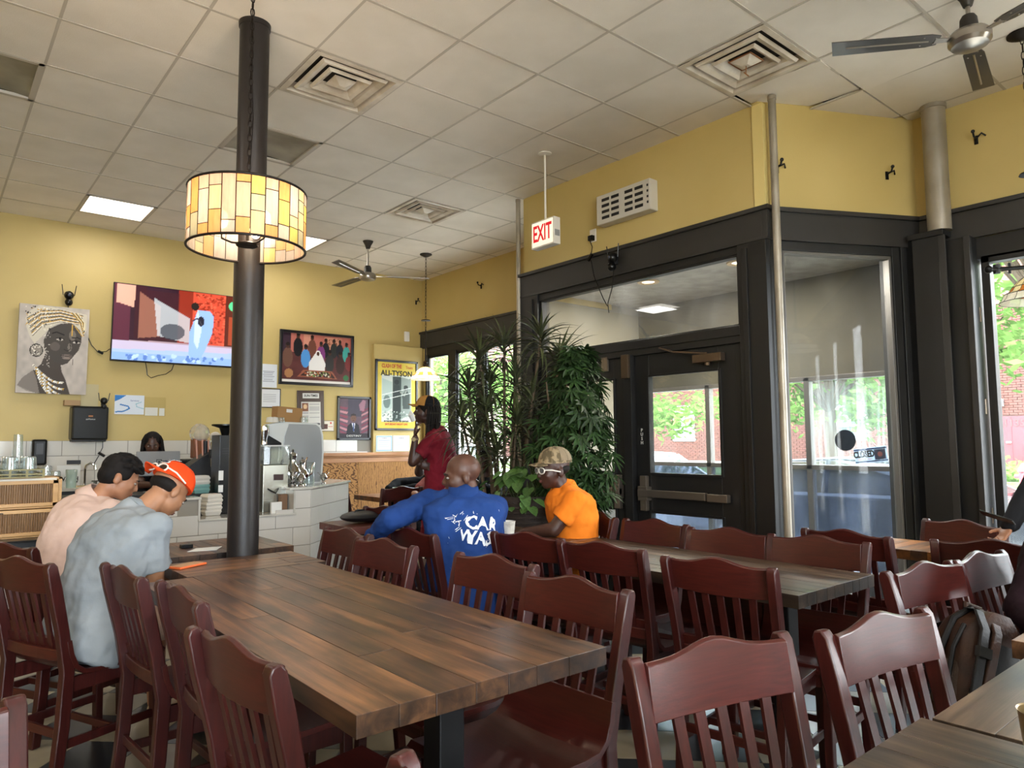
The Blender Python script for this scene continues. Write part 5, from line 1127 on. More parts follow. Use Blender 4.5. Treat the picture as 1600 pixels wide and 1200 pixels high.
MB().lathe([(.001, 0), (.06, 0), (.06, .05), (.035, .08), (.035, .2), (.05, .22), (.05, .30), (.03, .33), (.045, .42), (.04, .45), (.001, .46)], 20).build('grinder_body', m_chr, t, smooth=True); MB().ell((0, 0, .5), (.05, .05, .045)).build('lid', m_foam, t, smooth=True); MB().b2((-.07, -.10, .30), (.0, -.04, .38)).build('control_block', m_blk, t)
# stainless machine with rounded grey side + milk dispenser + box
t = thing('ice_cream_machine', 'large machine with a grey rounded side panel behind the teapots', 'machine', (2.68, 6.45, .977))
m_lg = mat('light_machine_grey', '#9a9c9c', .35, .2); m_wh = mat('machine_white_edge', '#c9cbc8', .35)
pf = [(-.25, 0), (.29, 0), (.305, .30), (.295, .47), (.27, .55), (.23, .575), (-.10, .585), (-.25, .56)]
MB().prism(pf, .10).build('housing', m_wh, t, bev=.006)
MB().prism([(-.12, .02), (.27, .02), (.285, .30), (.275, .46), (.255, .535), (.22, .56), (-.05, .565), (-.09, .45), (-.10, .3)], .11).build('side_panel', m_lg, t, bev=.004)
MB().prism([(-.26, .37), (-.26, .47), (-.12, .39), (-.12, .33), (-.26, .34)], .13).build('dark_chute', m_blk, t)
t = thing('milk_dispenser', 'stainless box dispenser with a dark window right of the brown column', 'dispenser', (2.36, 6.12, .777)); m_ss = mat('stainless', '#b3b1a4', .25, .8)
MB().b2((-.10, -.10, 0), (.12, .13, .40)).build('housing', m_ss, t, bev=.004); MB().b2((-.10, -.10, .405), (.125, .13, .56)).build('clear_tank', glassmat('tank_plastic', (.8, .82, .72), 1.5, .3), t, bev=.003); MB().b2((-.09, -.05, .41), (-.02, .1, .54)).build('dark_content', m_blkm, t); MB().b2((-.105, -.105, .56), (.13, .135, .57)).build('lid', m_wh, t)
MB().b2((-.01, -.103, .27), (.075, -.099, .32)).build('badge', mat('dark_badge', '#3a2420', .4), t)
MB().tube([(-.06, -.105, .20), (-.0, -.13, .16), (.03, -.11, .2)], .006, 6).build('hose', m_blk, t)
tag(MB().b2((2.29, 5.90, .777), (2.38, 5.93, .87)).build('receipt_stack', m_paper, bev=.001), 'white printed card leaning in the counter opening', 'card')
tag(MB().b2((2.385, 5.93, .777), (2.44, 6.0, .93)).build('menu_holder', mat('wood_menu', '#7a5a40', .6), bev=.002), 'bundle of brown menus standing in the counter opening', 'menus')
m_card = mat('cardboard_brown', '#9a7346', .8)
t = thing('cardboard_box', 'open brown cardboard box on top of the grey-sided machine', 'box', (2.62, 6.46, 1.56), .15, rot=(0, .06, .15)); MB().b2((-.11, -.045, 0), (.15, .06, .14)).build('box_body', m_card, t, bev=.002); MB().b2((-.02, -.0475, .09), (.04, -.0455, .12)).build('label', m_paper, t)
for k, x in enumerate((2.46, 2.50, 2.56, 2.78)): tag(MB().lathe([(.001, .05), (.03, .045), (.038, .0), (.036, 0)], 14).build('espresso_cup', m_foam if k < 2 else m_gl, smooth=True, solid=.002, loc=(x, 6.41, 1.555 if x < 2.6 else 1.562)), ['white upturned cup on the machine, leftmost', 'white upturned cup in front of the cardboard box', 'clear upturned cup in front of the cardboard box', 'clear upturned cup at the right end of the machine top'][k], 'cup')
tag(MB().lathe([(.001, 0), (.035, .002), (.032, .05), (.05, .11), (.045, .17), (.001, .18)], 16).build('metal_jug', m_chr, smooth=True, loc=(2.36, 6.30, 1.352)), 'small chrome jug on the dispenser lid beside the column', 'jug')
# silver teapots
def silver(label, loc, s=1, kind='pot', name='silver_teapot'):
    t = thing(name, label, 'teapot' if kind == 'pot' else 'bowl', loc)
    base = [(.001, 0), (.045, .0), (.04, .012), (.015, .03), (.02, .05), (.06, .08), (.068, .115), (.05, .15), (.03, .18)]
    if kind == 'pot': base += [(.026, .22), (.035, .245), (.03, .26), (.01, .275), (.012, .29), (.001, .30)]
    else: base += [(.034, .19), (.03, .188), (.001, .13)]
    MB().lathe([(r*s, z*s) for r, z in base], 24).build('vessel', m_chr, t, smooth=True)
    if kind == 'pot':
        MB().tube([(.06*s, 0, .10*s), (.10*s, 0, .12*s), (.11*s, 0, .2*s), (.125*s, 0, .23*s)], [.016*s, .013*s, .008*s, .007*s], 8).build('spout', m_chr, t, smooth=True)
        MB().tube([(-.055*s, 0, .1*s), (-.10*s, 0, .1*s), (-.115*s, 0, .16*s), (-.09*s, 0, .21*s), (-.03*s, 0, .22*s)], .006*s, 8).build('handle', m_chr, t, smooth=True)
    else:
        for q in (-1, 1): MB().tube([(q*.05*s, 0, .15*s), (q*.09*s, 0, .17*s), (q*.10*s, 0, .20*s), (q*.12*s, 0, .19*s)], .006*s, 8).build('handle', m_chr, t, smooth=True)
    return t
silver('tallest silver teapot in the cluster on the marble counter', (2.56, 6.12, .988), 1.08)
silver('silver teapot in front of the tallest one on the marble counter', (2.66, 6.14, .988), .85)
silver('silver lidded pot nearest the dispenser, left of the cluster', (2.47, 6.10, .988), .8)
silver('small silver two-handled sugar bowl in the teapot cluster', (2.60, 6.03, .988), .6, 'bowl', 'silver_bowl')
silver('small silver two-handled bowl standing alone near the counter end', (2.90, 6.22, .988), .52, 'bowl', 'silver_bowl')
tag(MB().lathe([(.001, 0), (.04, 0), (.045, .02), (.04, .12), (.05, .2)], 20).build('glass_pitcher', m_gl, smooth=True, solid=.003, loc=(2.76, 6.22, .988)), 'clear glass pitcher at the right of the silver teapots', 'pitcher')

# table-top things
t = thing('phone', 'phone in an orange case lying on the long table by the grey shirt', 'phone', (1.0, 3.60, .7855), .5); MB().b2((-.08, -.04, 0), (.08, .04, .010)).build('case', mat('orange_case', '#d4622e', .4), t, bev=.003); MB().b2((-.07, -.033, .010), (.07, .033, .0108)).build('back_plate', mat('tan_plate', '#b98a5a', .4), t)
tag(MB().b2((1.14, 4.22, .785), (1.20, 4.27, .805)).build('small_black_box', m_blk, bev=.003), 'small black box on the table beyond the column', 'box')
tag(MB().add([(1.13, 4.08, .7865), (1.27, 4.04, .7865), (1.33, 4.14, .789), (1.2, 4.17, .787)], [(0, 1, 2, 3)]).build('paper_napkin', m_paper, solid=.002), 'white paper napkin lying on the table beyond the column', 'napkin')
t = thing('paper_cup', 'white paper cup with faint brown marbling between the two sitters', 'cup', (2.58, 3.14, .786)); MB().lathe([(.001, 0), (.030, 0), (.043, .125), (.045, .128), (.042, .129), (.041, .124), (.029, .01), (.001, .008)], 24).build('cup_wall', mat('marbled_cup', '#c9c3b8', .5, col2='#8d8071', scale=14, ramp=(.55, .75), bump=.02), t, smooth=True); MB().lathe([(.001, .11), (.038, .11)], 20).build('drink', m_foam, t)
t = thing('metal_cup', 'brownish metal cup cut by the bottom right corner on the near table', 'cup', (1.522, .382, .786)); MB().lathe([(.001, 0), (.036, 0), (.046, .10), (.048, .102), (.045, .10), (.035, .004), (.001, .004)], 24).build('cup_wall', mat('bronze_cup', '#8f7b57', .3, .7), t, smooth=True)
tag(MB().lathe([(.001, 0), (.03, 0), (.033, .10)], 16).build('drinking_glass', m_gr, smooth=True, solid=.002, loc=(3.95, 6.70, .786)), 'smoky drinking glass on the far table behind the dark red chair', 'glass')
t = thing('black_cushion', 'flat black bag lying on the reddish chair by the counter end', 'bag', (2.72, 4.85, .47), .4)
MB().ell((0, 0, .04), (.20, .15, .04), 20, 8).build('bag_body', m_blkm, t, smooth=True); MB().tube([(-.15, 0, .05), (-.05, .02, .085), (.1, .0, .07)], .008, 6).build('strap', m_blkm, t)
t.location = (2.52, 4.72, .79)
# fix: the bag rests on a small table
table('dining_table', 'reddish table edge behind the nearest right-hand chairs, holding the black bag', 2.28, 2.80, 4.45, 4.95, .785, mat('red_brown_top', '#5a2a20', .35, col2='#48201a', scale=8), along='x', nw=6, seg=1, seed=21, legs=1)
# closed sign and sticker on the angled window
def chp(u, z, n_): p = A2+CU*u+CN*n_; return (p.x, p.y, z)
MCH = Matrix(((CU.x, 0, -CN.x), (CU.y, 0, -CN.y), (0, 1, 0))); MCH = facing((CU.x, CU.y, 0))
t = thing('closed_sign', 'licence-plate style sign reading CLOSED hanging on the angled window', 'sign', (5.935, 2.579, 1.235), rot=(0, -.11, -PI/2))
MB().b2((-.13, -.003, -.062), (.13, .003, .062)).build('plate', stglass('faded_blue_plate', '#c0cad6', .97), t, bev=.002); MB().b2((-.13, -.0045, .042), (.13, -.003, .055)).b2((-.13, -.0045, -.055), (.13, -.003, -.045)).build('blue_stripe', mat('navy_stripe', '#2c3f66', .5), t)
MB().b2((.03, -.0045, -.042), (.118, -.003, .04)).build('picture_patch', stglass('pale_patch', '#666c8c', .97), t); MB().ell((.075, -.004, 0), (.022, .0015, .022), 12, 6).build('round_mark', mat('dull_red', '#8a4a4a', .5), t)
text('lettering', 'CLOSED', .072, m_ink, t, (-.052, -.0055, .008), F_BACK, bold=.004, sx=.62); text('lettering', 'Please Call Again', .018, m_redink, t, (-.05, -.0055, -.03), F_BACK)
MB().tube([(.0, 0, .055), (-.01, .0, .13), (-.02, .0, .17)], .0015, 4).tube([(.06, 0, .055), (-.0, .0, .15), (-.02, .0, .17)], .0015, 4).build('cord', m_paper, t); MB().ell((-.02, .006, .175), (.02, .008, .02), 12, 6).build('suction_cup', m_gl, t, smooth=True)
o = MB().tube([(0, -.002, 0), (0, .002, 0)], .088, 24).build('round_sticker', stglass('grey_sticker', '#3c434b', .98), loc=(5.935, 2.781, 1.355), rot=(0, 0, -PI/2)); tag(o, 'round grey sticker seen from its back on the angled window', 'sticker')
# dirty lower glazing film strip and water streak marks on angled window: upper frosted sash
g = MB(); chb(g, .29, 1.0, 1.18, 1.83, -.062, -.058); o = g.build('streaked_sheet', glassmat('streaked_plastic', (.93, .96, .95), .8, .42, (.92, .95, .95), True)); bpy.data.objects.remove(o)
# backpack
bk = thing('leather_backpack', 'brown and black leather backpack leaning on a chair seat, right side', 'backpack', (2.62, .86, .46), 0)
m_lb = mat('brown_leather', '#3a2215', .5, spec=.2, col2='#22140e', scale=9, bump=.15, bscale=90); m_bl = mat('black_leather', '#0f0d0c', .5, spec=.2, bump=.1, bscale=90); m_mesh = mat('brown_mesh', '#3a2a20', .7, bump=.6, bscale=500)
MR = Matrix.Diagonal((.92, .92, .90, 1)) @ Matrix.Rotation(.42, 4, 'Y') @ Matrix.Rotation(-.5, 4, 'Z')
def BP(b): b.v = [tuple(MR @ Vector(p)) for p in b.v]; return b
def rbox(w_, d_, z0, z1, top=.09, bot=.05, n_=8):
    R = []
    for i in range(n_+1):
        q = i/n_; z = z0+(z1-z0)*q; k_ = 1-(max(0, q-.62)/.38)**2.4*.62-(max(0, .15-q)/.15)**2*.15
        R.append([Vector((math.copysign(abs(math.cos(a))**.55, math.cos(a))*w_*k_, math.copysign(abs(math.sin(a))**.6, math.sin(a))*d_*(.8+.2*k_), z)) for a in [2*PI*j/20 for j in range(20)]])
    return R
BP(MB().rings(rbox(.14, .10, .0, .38))).build('main_body', m_lb, bk, smooth=True, ang=60)
b = MB(); b.rings([[p*1.0+Vector((0, -.045, 0)) for p in r] for r in rbox(.11, .075, .02, .27)]); BP(b).build('front_pocket', m_bl, bk, smooth=True, ang=60)
b = MB(); b.rings([[p+Vector((-.06, 0, 0)) for p in r] for r in rbox(.09, .07, .03, .22)]); BP(b).build('mesh_pocket', m_mesh, bk, smooth=True, ang=60)
b = MB(); b.tube([(-.11*math.cos(a), -.0, .17+.22*math.sin(a)) for a in [PI*k/14 for k in range(15)]], .009, 6); b.tube([(-.095*math.cos(a), -.07, .13+.17*math.sin(a)) for a in [PI*k/14 for k in range(15)]], .005, 6); BP(b).build('zip_piping', m_bl, bk, smooth=True)
b = MB(); b.tube([(-.03, .04, .36), (-.03, .05, .41), (.03, .05, .41), (.03, .04, .36)], .012, 8); BP(b).build('top_handle', m_lb, bk, smooth=True)
for s in (-1, 1):
    b = MB(); P = [(s*.05, .09, .33), (s*.07, .14, .30), (s*.09, .16, .2), (s*.09, .14, .08), (s*.1, .1, .03)]
    b.rings([[Vector(p)+Vector(q) for q in ((-.025, 0, 0), (.025, 0, 0), (.025, .012, 0), (-.025, .012, 0))] for p in P]); BP(b).build('shoulder_strap', m_bl, bk, smooth=True, bev=.003)
b = MB().b2((.09, .14, .1), (.12, .17, .14)).b2((.09, .13, .05), (.11, .16, .1)); BP(b).build('buckle', m_blk, bk)
b = MB().tube([(-.13, -.03, .18), (-.14, -.035, .15), (-.125, -.04, .13), (-.12, -.035, .16)], .004, 6); BP(b).build('zip_pull', mat('brass', '#a08040', .3, .9), bk)
for q in (0, 1):
    P = [(-.055+.06*q, .02, .385), (-.075+.06*q, -.05, .375), (-.10+.05*q, -.112, .30), (-.125+.045*q, -.128, .18), (-.13+.04*q, -.12, .05)]
    b = MB(); b.rings([[Vector(p)+Vector(v_) for v_ in ((-.017, 0, 0), (.017, 0, 0), (.017, -.012, 0), (-.017, -.012, 0))] for p in P]); BP(b).build('compression_strap', (m_bl, m_lb)[q], bk, smooth=True, bev=.003)
b = MB().tube([(-.145, .06, .04), (-.155, .02, .10), (-.155, .0, .22), (-.12, .0, .33), (-.05, .0, .39)], .012, 8).tube([(-.15, -.05, .04), (-.162, -.05, .12), (-.155, -.05, .22), (-.12, -.05, .31)], .008, 8); BP(b).build('side_piping', m_bl, bk, smooth=True)
b = MB().b2((-.14, -.145, .20), (-.09, -.125, .235)); BP(b).build('buckle', m_blk, bk)
b = MB(); chain(b, (-.10, -.09, .12), (-.13, -.10, -.0), 6, .003, .008); BP(b).build('key_chain', m_chr, bk)
# ------------------------------------------------------------------ people
TEX = bpy.data.textures.new('folds', 'CLOUDS'); TEX.noise_scale = .085; TEX.noise_depth = 2
def bake(mb, name, m, parent, voxel=.007, smooth=6, disp=0):
    me = bpy.data.meshes.new(name); me.from_pydata(mb.v, [], mb.f)
    bm = bmesh.new(); bm.from_mesh(me); bmesh.ops.recalc_face_normals(bm, faces=bm.faces); bm.to_mesh(me); bm.free()
    o = bpy.data.objects.new('tmp', me); COL.objects.link(o)
    r = o.modifiers.new('r', 'REMESH'); r.mode = 'VOXEL'; r.voxel_size = voxel
    if disp: d = o.modifiers.new('d', 'DISPLACE'); d.texture = TEX; d.strength = disp*1.7; d.mid_level = .45; d.texture_coords = 'LOCAL'
    s = o.modifiers.new('s', 'SMOOTH'); s.factor = .6; s.iterations = smooth
    bpy.context.view_layer.update()
    out = bpy.data.meshes.new_from_object(o.evaluated_get(DG())); bpy.data.objects.remove(o); bpy.data.meshes.remove(me)
    out.name = name; out.materials.clear(); out.materials.append(m); out.polygons.foreach_set('use_smooth', [True]*len(out.polygons))
    q = bpy.data.objects.new(name, out); COL.objects.link(q); q.parent = parent
    return q
def ball(b, c, r): b.ell(c, (r, r, r), 12, 8)
def limb(b, p0, p1, r0, r1, n=14):
    p0, p1 = Vector(p0), Vector(p1); pts = [p0.lerp(p1, t) for t in (0, .25, .5, .75, 1)]
    bul = (1, 1.03, 1.0, .98, 1); b.tube(pts, [(r0+(r1-r0)*t)*k for t, k in zip((0, .25, .5, .75, 1), bul)], n); ball(b, p0, r0); ball(b, p1, r1)
def skinmat(name, a, b_): return mat(name, a, .45, col2=b_, scale=12, spec=.4)
def person(label, P, N, HD, HF, F, skin, shirt=None, sleeve='short', trousers=None, LA=None, RA=None, s=1.0, stand=False, legs=None, HU=(0, 0, 1), voxel=.0075, hair=None, group=None, curlL=.6, curlR=.6, sh_tilt=0, wide=1.0, hands=True, shirt_mat=None, eyes=True, beltdrop=.13, shoes='#3a2a22', palmL=None, palmR=None, Fs=None, fold=.012, lips='#6a3a34'):
    P, N, HD, F = Vector(P), Vector(N), Vector(HD), Vector(F).normalized(); L = Vector((-F.y, F.x, 0)); Z = Vector((0, 0, 1))
    Fs = Vector(Fs).normalized() if Fs else F; LS = Vector((-Fs.y, Fs.x, 0)).normalized()
    t = thing('person', label, 'person', (P.x, P.y, 0), 0, group); O = Vector((P.x, P.y, 0))
    spine = (N-P)
    up_ = spine.normalized()
    def tor(scale, add, ts, b, bottom=-.13):
        R = []
        for tt, hw, hd in ts:
            k_ = max(0, min(1, tt)); lat = L.lerp(LS, k_).normalized(); bend = (Fs*.03*math.sin(PI*k_))*-1
            c = P+spine*tt+bend-O; dep = up_.cross(lat).normalized()
            if stand or tt > .1: pass
            hw_, hd_ = hw*s*scale*wide+add, hd*s*scale*(.5+.5*wide)+add
            R.append([c+lat*(math.copysign(abs(math.cos(a))**.85, math.cos(a))*hw_)+dep*(math.copysign(abs(math.sin(a))**.9, math.sin(a))*hd_) for a in [2*PI*k/24 for k in range(24)]])
        b.rings(R)
    TS = [(-.20, .13, .10), (-.10, .165, .12), (.05, .168, .12), (.25, .150, .112), (.45, .150, .115), (.65, .168, .122), (.80, .182, .118), (.90, .172, .098), (.97, .10, .075), (1.03, .058, .058)]
    b = MB(); tor(1, 0, TS, b)
    sh = {}
    for q, nm in ((1, 'L'), (-1, 'R')):
        A = LA if nm == 'L' else RA; lift = A.get('lift', 0) if isinstance(A, dict) else 0
        S = N+LS*q*.160*s*wide-up_*.062*s+Z*lift
        if isinstance(A, dict) and 'S' in A: S = Vector(A['S'])
        E_, Wr = Vector(A['E']), Vector(A['W']); sh[nm] = (S, E_, Wr)
        S_, E0, W0 = S-O, E_-O, Wr-O
        limb(b, S_, E0, .055*s, .043*s); limb(b, E0, W0, .044*s, .028*s); ball(b, S_, .058*s); limb(b, N-O-up_*.015, S_, .040*s, .052*s)
        if hands:
            d = Vector(A.get('D', (Wr-E_))).normalized(); pn = Vector(A.get('PN', (0, 0, -1))); pn = (pn-d*pn.dot(d)).normalized(); sd = d.cross(pn)*(1 if nm == 'L' else -1)*-1; cu = A.get('curl', .6)
            sd = sd.normalized(); c = W0+d*.048*s
            Mx = Matrix((sd*1.0, d, pn)).transposed()
            b.ell(c, (.040*s, .052*s, .016*s), 14, 8, Mx)
            for fi, (ox, ln, cc) in enumerate(((-.030, .064, 1.15), (-.010, .078, 1), (.010, .082, .95), (.029, .074, .9))):
                p = W0+d*(.088*s-abs(ox+.01)*.25)+sd*ox*s; dd = d.copy(); r_ = .0088*s
                for k_, fr in enumerate((.45, .32, .23)):
                    an = cu*cc*(.5, .9, .7)[k_]; dd = (dd*math.cos(an)+(dd.cross(sd).normalized()*(1 if dd.cross(sd).dot(pn) > 0 else -1))*math.sin(an)).normalized()
                    p2 = p+dd*ln*s*fr; b.tube([p, p2], [r_, r_*.9], 8); ball(b, p2, r_*.9); p = p2; r_ *= .9
            p = W0+d*.03*s+sd*.032*s; dd = (d*.6+sd*.75+pn*.3).normalized()
            for k_ in range(2):
                p2 = p+dd*.032*s; b.tube([p, p2], [.0115*s, .010*s], 8); ball(b, p2, .0098*s); p = p2; dd = (dd*.8+d*.5+pn*.35).normalized()
    lg = {}
    for q, nm in ((1, 'L'), (-1, 'R')):
        H = P+L*q*.09*s
        if legs and nm in legs: K, An = Vector(legs[nm][0]), Vector(legs[nm][1])
        elif stand: K = P+L*q*.10*s+Z*(-.42*s)+F*.02; An = P+L*q*.11*s; An.z = .09
        else: K = H+F*.43*s+L*q*.05-Z*.01; An = K+F*.02; An.z = .09
        lg[nm] = (H, K, An)
        limb(b, H-O, K-O, .088*s, .060*s); limb(b, K-O, An-O, .057*s, .038*s)
        Lf = MB(); b.ell(An-O+F*.06-Z*.045, (.042, .042, .035)); b.ell(An-O+F*.11-Z*.055, (.042, .07, .028), M=Matrix((L, F, Z)).transposed())
    # head
    hf = Vector(HF).normalized(); hu = Vector(HU); hx = hf.cross(hu).normalized(); hu = hx.cross(hf); MH3 = Matrix((hx, hf, hu)).transposed(); HC = HD-O
    def h(p): return HC+MH3 @ (Vector(p)*s)
    def he(b_, c, r, n=18, m=12): b_.ell(h(c), tuple(x*s for x in r), n, m, MH3)
    limb(b, N-O-up_*.04, h((0, -.025, -.06)), .058*s, .054*s)
    he(b, (0, -.012, .038), (.076, .096, .084)); he(b, (0, .03, -.02), (.064, .066, .088)); he(b, (0, .052, -.082), (.034, .034, .028)); he(b, (0, .02, -.06), (.056, .05, .04))
    b.tube([h((0, .088, .008)), h((0, .106, -.026))], [.007*s, .012*s], 8); he(b, (0, .104, -.030), (.015, .012, .010), 10, 8); he(b, (0, .078, .020), (.046, .020, .012)); he(b, (0, .086, -.06), (.024, .012, .014), 12, 8)
    for q in (-1, 1): he(b, (q*.034, .062, -.026), (.026, .024, .024), 12, 8); he(b, (q*.078, -.012, -.012), (.012, .021, .033), 12, 8)
    body = bake(b, 'body', skin, t, voxel, 3)
    if eyes:
        ew = mat('eye_white', '#a39b93', .2); ei = mat('eye_iris', '#1c120c', .15); eb = hair['mat'] if hair and 'mat' in hair else mat('hair_black', '#15110f', .7)
        for q in (-1, 1):
            e_ = MB(); he(e_, (q*.031, .0815, .0), (.0125, .009, .006), 12, 8); eo = e_.build('eye', ew, t, smooth=True); e2_ = MB(); he(e2_, (q*.031, .0885, -.001), (.0055, .0035, .0055), 10, 6); e2_.build('iris', ei, eo, smooth=True)
            MB().tube([h((q*.012, .095, .017)), h((q*.03, .094, .023)), h((q*.048, .080, .018))], [.003*s, .004*s, .002*s], 6).build('eyebrow', eb, t, smooth=True)
        l_ = MB(); he(l_, (0, .0965, -.056), (.019, .006, .004), 12, 6); he(l_, (0, .0955, -.064), (.017, .006, .005), 12, 6); l_.build('lips', mat('lips_'+lips[1:], lips, .45), t, smooth=True)
    if shirt:
        b = MB(); zt = beltdrop
        TS2 = [(-.34 if stand else -.22, .172, .128), (-.20, .178, .132), (.05, .178, .132), (.25, .165, .124), (.45, .162, .126), (.65, .176, .132), (.80, .192, .128), (.90, .182, .106), (.965, .118, .088), (1.0, .076, .070), (1.025, .066, .062)]
        tor(1, .012, TS2, b)
        for nm in 'LR':
            S, E_, Wr = sh[nm]; S_, E0, W0 = S-O, E_-O, Wr-O; ball(b, N-O-(HD-N).normalized()*.012, .074*s); ball(b, S_, .068*s); limb(b, N-O-up_*.006, S_, .060*s, .063*s)
            if sleeve == 'short': e = S_.lerp(E0, .68); b.tube([S_, S_.lerp(E0, .35), e], [.068*s, .066*s, .069*s], 16)
            elif sleeve == 'long': limb(b, S_, E0, .070*s, .060*s); limb(b, E0, W0, .060*s, .045*s)
        sm = bake(b, 'shirt', shirt, t, max(voxel, .008), 3, fold)
        t['_shirt'] = sm.name
        # collar ring
        ax = (HD-N).normalized(); c = N-O+ax*.012; dep = ax.cross(LS).normalized()
        MB().tube([c+LS*math.cos(a)*.063*s+dep*math.sin(a)*.063*s for a in [2*PI*k/20 for k in range(20)]], .012*s, 8, closed=True).build('collar', shirt, t, smooth=True)
    if trousers:
        b = MB(); tor(1, .014, [(-.22, .14, .12), (-.10, .168, .125), (.08, .17, .125)], b)
        for nm in 'LR':
            H, K, An = [v-O for v in lg[nm]]; limb(b, H, K, .098*s, .074*s); limb(b, K, K.lerp(An, .9 if trousers[1] == 'long' else .06), .072*s, .056*s if trousers[1] == 'long' else .072*s)
        bake(b, 'trousers', trousers[0], t, .011, 5, .01)
    for nm in 'LR':
        An = lg[nm][2]-O; b = MB(); M_ = Matrix((L, F, Z)).transposed(); b.ell(An+F*.02-Z*.03, (.047, .06, .045), M=M_); b.ell(An+F*.10-Z*.052, (.049, .095, .036), M=M_); bake(b, 'shoe', mat('shoe_'+shoes[1:], shoes, .6), t, .009, 3)
    t['_'] = 0; del t['_']
    if hair: HAIR[hair['k']](t, h, he, s, hair, MH3)
    if '_shirt' in t: nm_ = t['_shirt']; del t['_shirt']; return t, bpy.data.objects[nm_], body, h, he
    return t, None, body, h, he
m_hair = mat('black_hair', '#0d0a09', .75, col2='#181311', scale=30, spec=.2)
rh = random.Random(3)
def hair_short(t, h, he, s, o, M):
    b = MB(); he(b, (0, -.022, .048), (.082, .098, .084)); he(b, (0, -.05, .0), (.078, .066, .07)); 
    for q in (-1, 1): he(b, (q*.066, .01, .03), (.018, .035, .04))
    n = o.get('n', 90); tl = o.get('len', .03)
    for _ in range(n):
        a = rh.uniform(0, 2*PI); e = rh.uniform(.15, 1.5); d = Vector((math.cos(a)*math.cos(e), math.sin(a)*math.cos(e), math.sin(e)))
        p = Vector((d.x*.080, -.018+d.y*.094, .05+d.z*.082)); 
        if p.y > .075 and p.z < .06: continue
        q = p+d*.006+Vector((rh.uniform(-1, 1)*.014, tl*.8, -.004)); b.tube([h(p), h(p.lerp(q, .5)+d*.006), h(q)], [.011*s, .009*s, .003*s], 6)
    bake(b, 'hair', m_hair, t, .006, 1)
def hair_locks(t, h, he, s, o, M):
    b = MB(); he(b, (0, -.02, .04), (.084, .10, .088)); ln = o.get('len', .24); n = o.get('n', 46)
    for k in range(n):
        a = PI*(.0+1.0*k/(n-1)) if o.get('front') is None else PI*(-.12+1.24*k/(n-1)); r = rh.uniform(.8, 1.02)
        x, y = .088*math.cos(a)*r, -.02-.098*math.sin(a)*r; z0 = rh.uniform(.02, .07); l_ = ln*rh.uniform(.75, 1.05)
        P = [h((x*.8, y*.8, z0+.02)), h((x*1.08, y*1.08, z0-.03)), h((x*1.2+rh.uniform(-.01, .01), y*1.15, z0-l_*.5)), h((x*1.2+rh.uniform(-.02, .02), y*1.15+rh.uniform(-.015, .02), z0-l_))]
        b.tube(P, [.011*s, .011*s, .010*s, .006*s], 6)
    b.build('hair', m_hair, t, smooth=True)
def hair_rim(t, h, he, s, o, M):
    b = MB(); he(b, (0, -.034, .010), (.0772, .071, .044)); bake(b, 'hair', m_hair, t, .006, 1)
HAIR = {'short': hair_short, 'locks': hair_locks, 'rim': hair_rim, 'none': lambda *a: None}
def cap(t, h, s, m, mb_, back=False, tilt=0, name='cap', front=None, mesh_m=None):
    R = Matrix.Rotation(PI if back else 0, 3, 'Z') @ Matrix.Rotation(tilt, 3, 'X')
    def g(p): q = R @ Vector(p); return h(q+Vector((0, -.012, .052)))
    dome = MB(); rr = []
    for i in range(9):
        e = i/8*PI/2; rr.append([g((.091*math.cos(e)**.8*math.cos(a) if e < 1.5 else .002*math.cos(a), .110*math.cos(e)**.8*math.sin(a) if e < 1.5 else .002*math.sin(a), -.006+.100*math.sin(e)**.9)) for a in [2*PI*k/28 for k in range(28)]])
    dome.rings(rr); co = dome.build(name, m, t, smooth=True, ang=80)
    if mesh_m: # rear mesh half slightly proud
        d2 = MB(); rr = []
        for i in range(8):
            e = .12+i/7*1.3; rr.append([g((.093*math.cos(e)**.8*math.cos(a), .112*math.cos(e)**.8*math.sin(a), -.006+.102*math.sin(e)**.9)) for a in [PI*1.0+PI*k/16 for k in range(17)]])
        V = [p for r in rr for p in r]; d2.add(V, [(i*17+k, i*17+k+1, (i+1)*17+k+1, (i+1)*17+k) for i in range(7) for k in range(16)]); d2.build('mesh_panel', mesh_m, co, smooth=True)
    if front:
        d2 = MB(); rr = []
        for i in range(8):
            e = .0+i/7*1.35; rr.append([g((.0925*math.cos(e)**.8*math.cos(a), .1115*math.cos(e)**.8*math.sin(a), -.006+.1015*math.sin(e)**.9)) for a in [PI*.08+PI*.84*k/16 for k in range(17)]])
        V = [p for r in rr for p in r]; d2.add(V, [(i*17+k, i*17+k+1, (i+1)*17+k+1, (i+1)*17+k) for i in range(7) for k in range(16)]); d2.build('front_panel', front, co, smooth=True)
    br_ = MB(); rows = []
    for j in range(5):
        v = j/4; row = []
        for k in range(13):
            u = -1+2*k/12; w_ = .078*math.sqrt(max(0, 1-(v*.82)**2))*(1 if v < 1 else .9); row.append(g((u*w_, .085+v*.075*(1-.35*u*u)+.02*(1-u*u), .002-.016*u*u-.012*v)))
        rows.append(row)
    V = [p for r in rows for p in r]; br_.add(V, [(j*13+k, j*13+k+1, (j+1)*13+k+1, (j+1)*13+k) for j in range(4) for k in range(12)]); br_.build('brim', mb_, co, smooth=True, solid=.004)
    MB().ell(g((0, 0, .095)), (.007, .007, .005), 8, 5).build('button', mb_, co, smooth=True)
    sm = MB()
    for k in range(6):
        a = k*PI/3+.5; sm.tube([g((.0925*math.cos(e)**.8*math.cos(a), .1115*math.cos(e)**.8*math.sin(a), -.006+.1015*math.sin(e)**.9)) for e in [j/7*1.5 for j in range(8)]], .0012, 4)
    sm.build('seam', mb_, co); return co, g
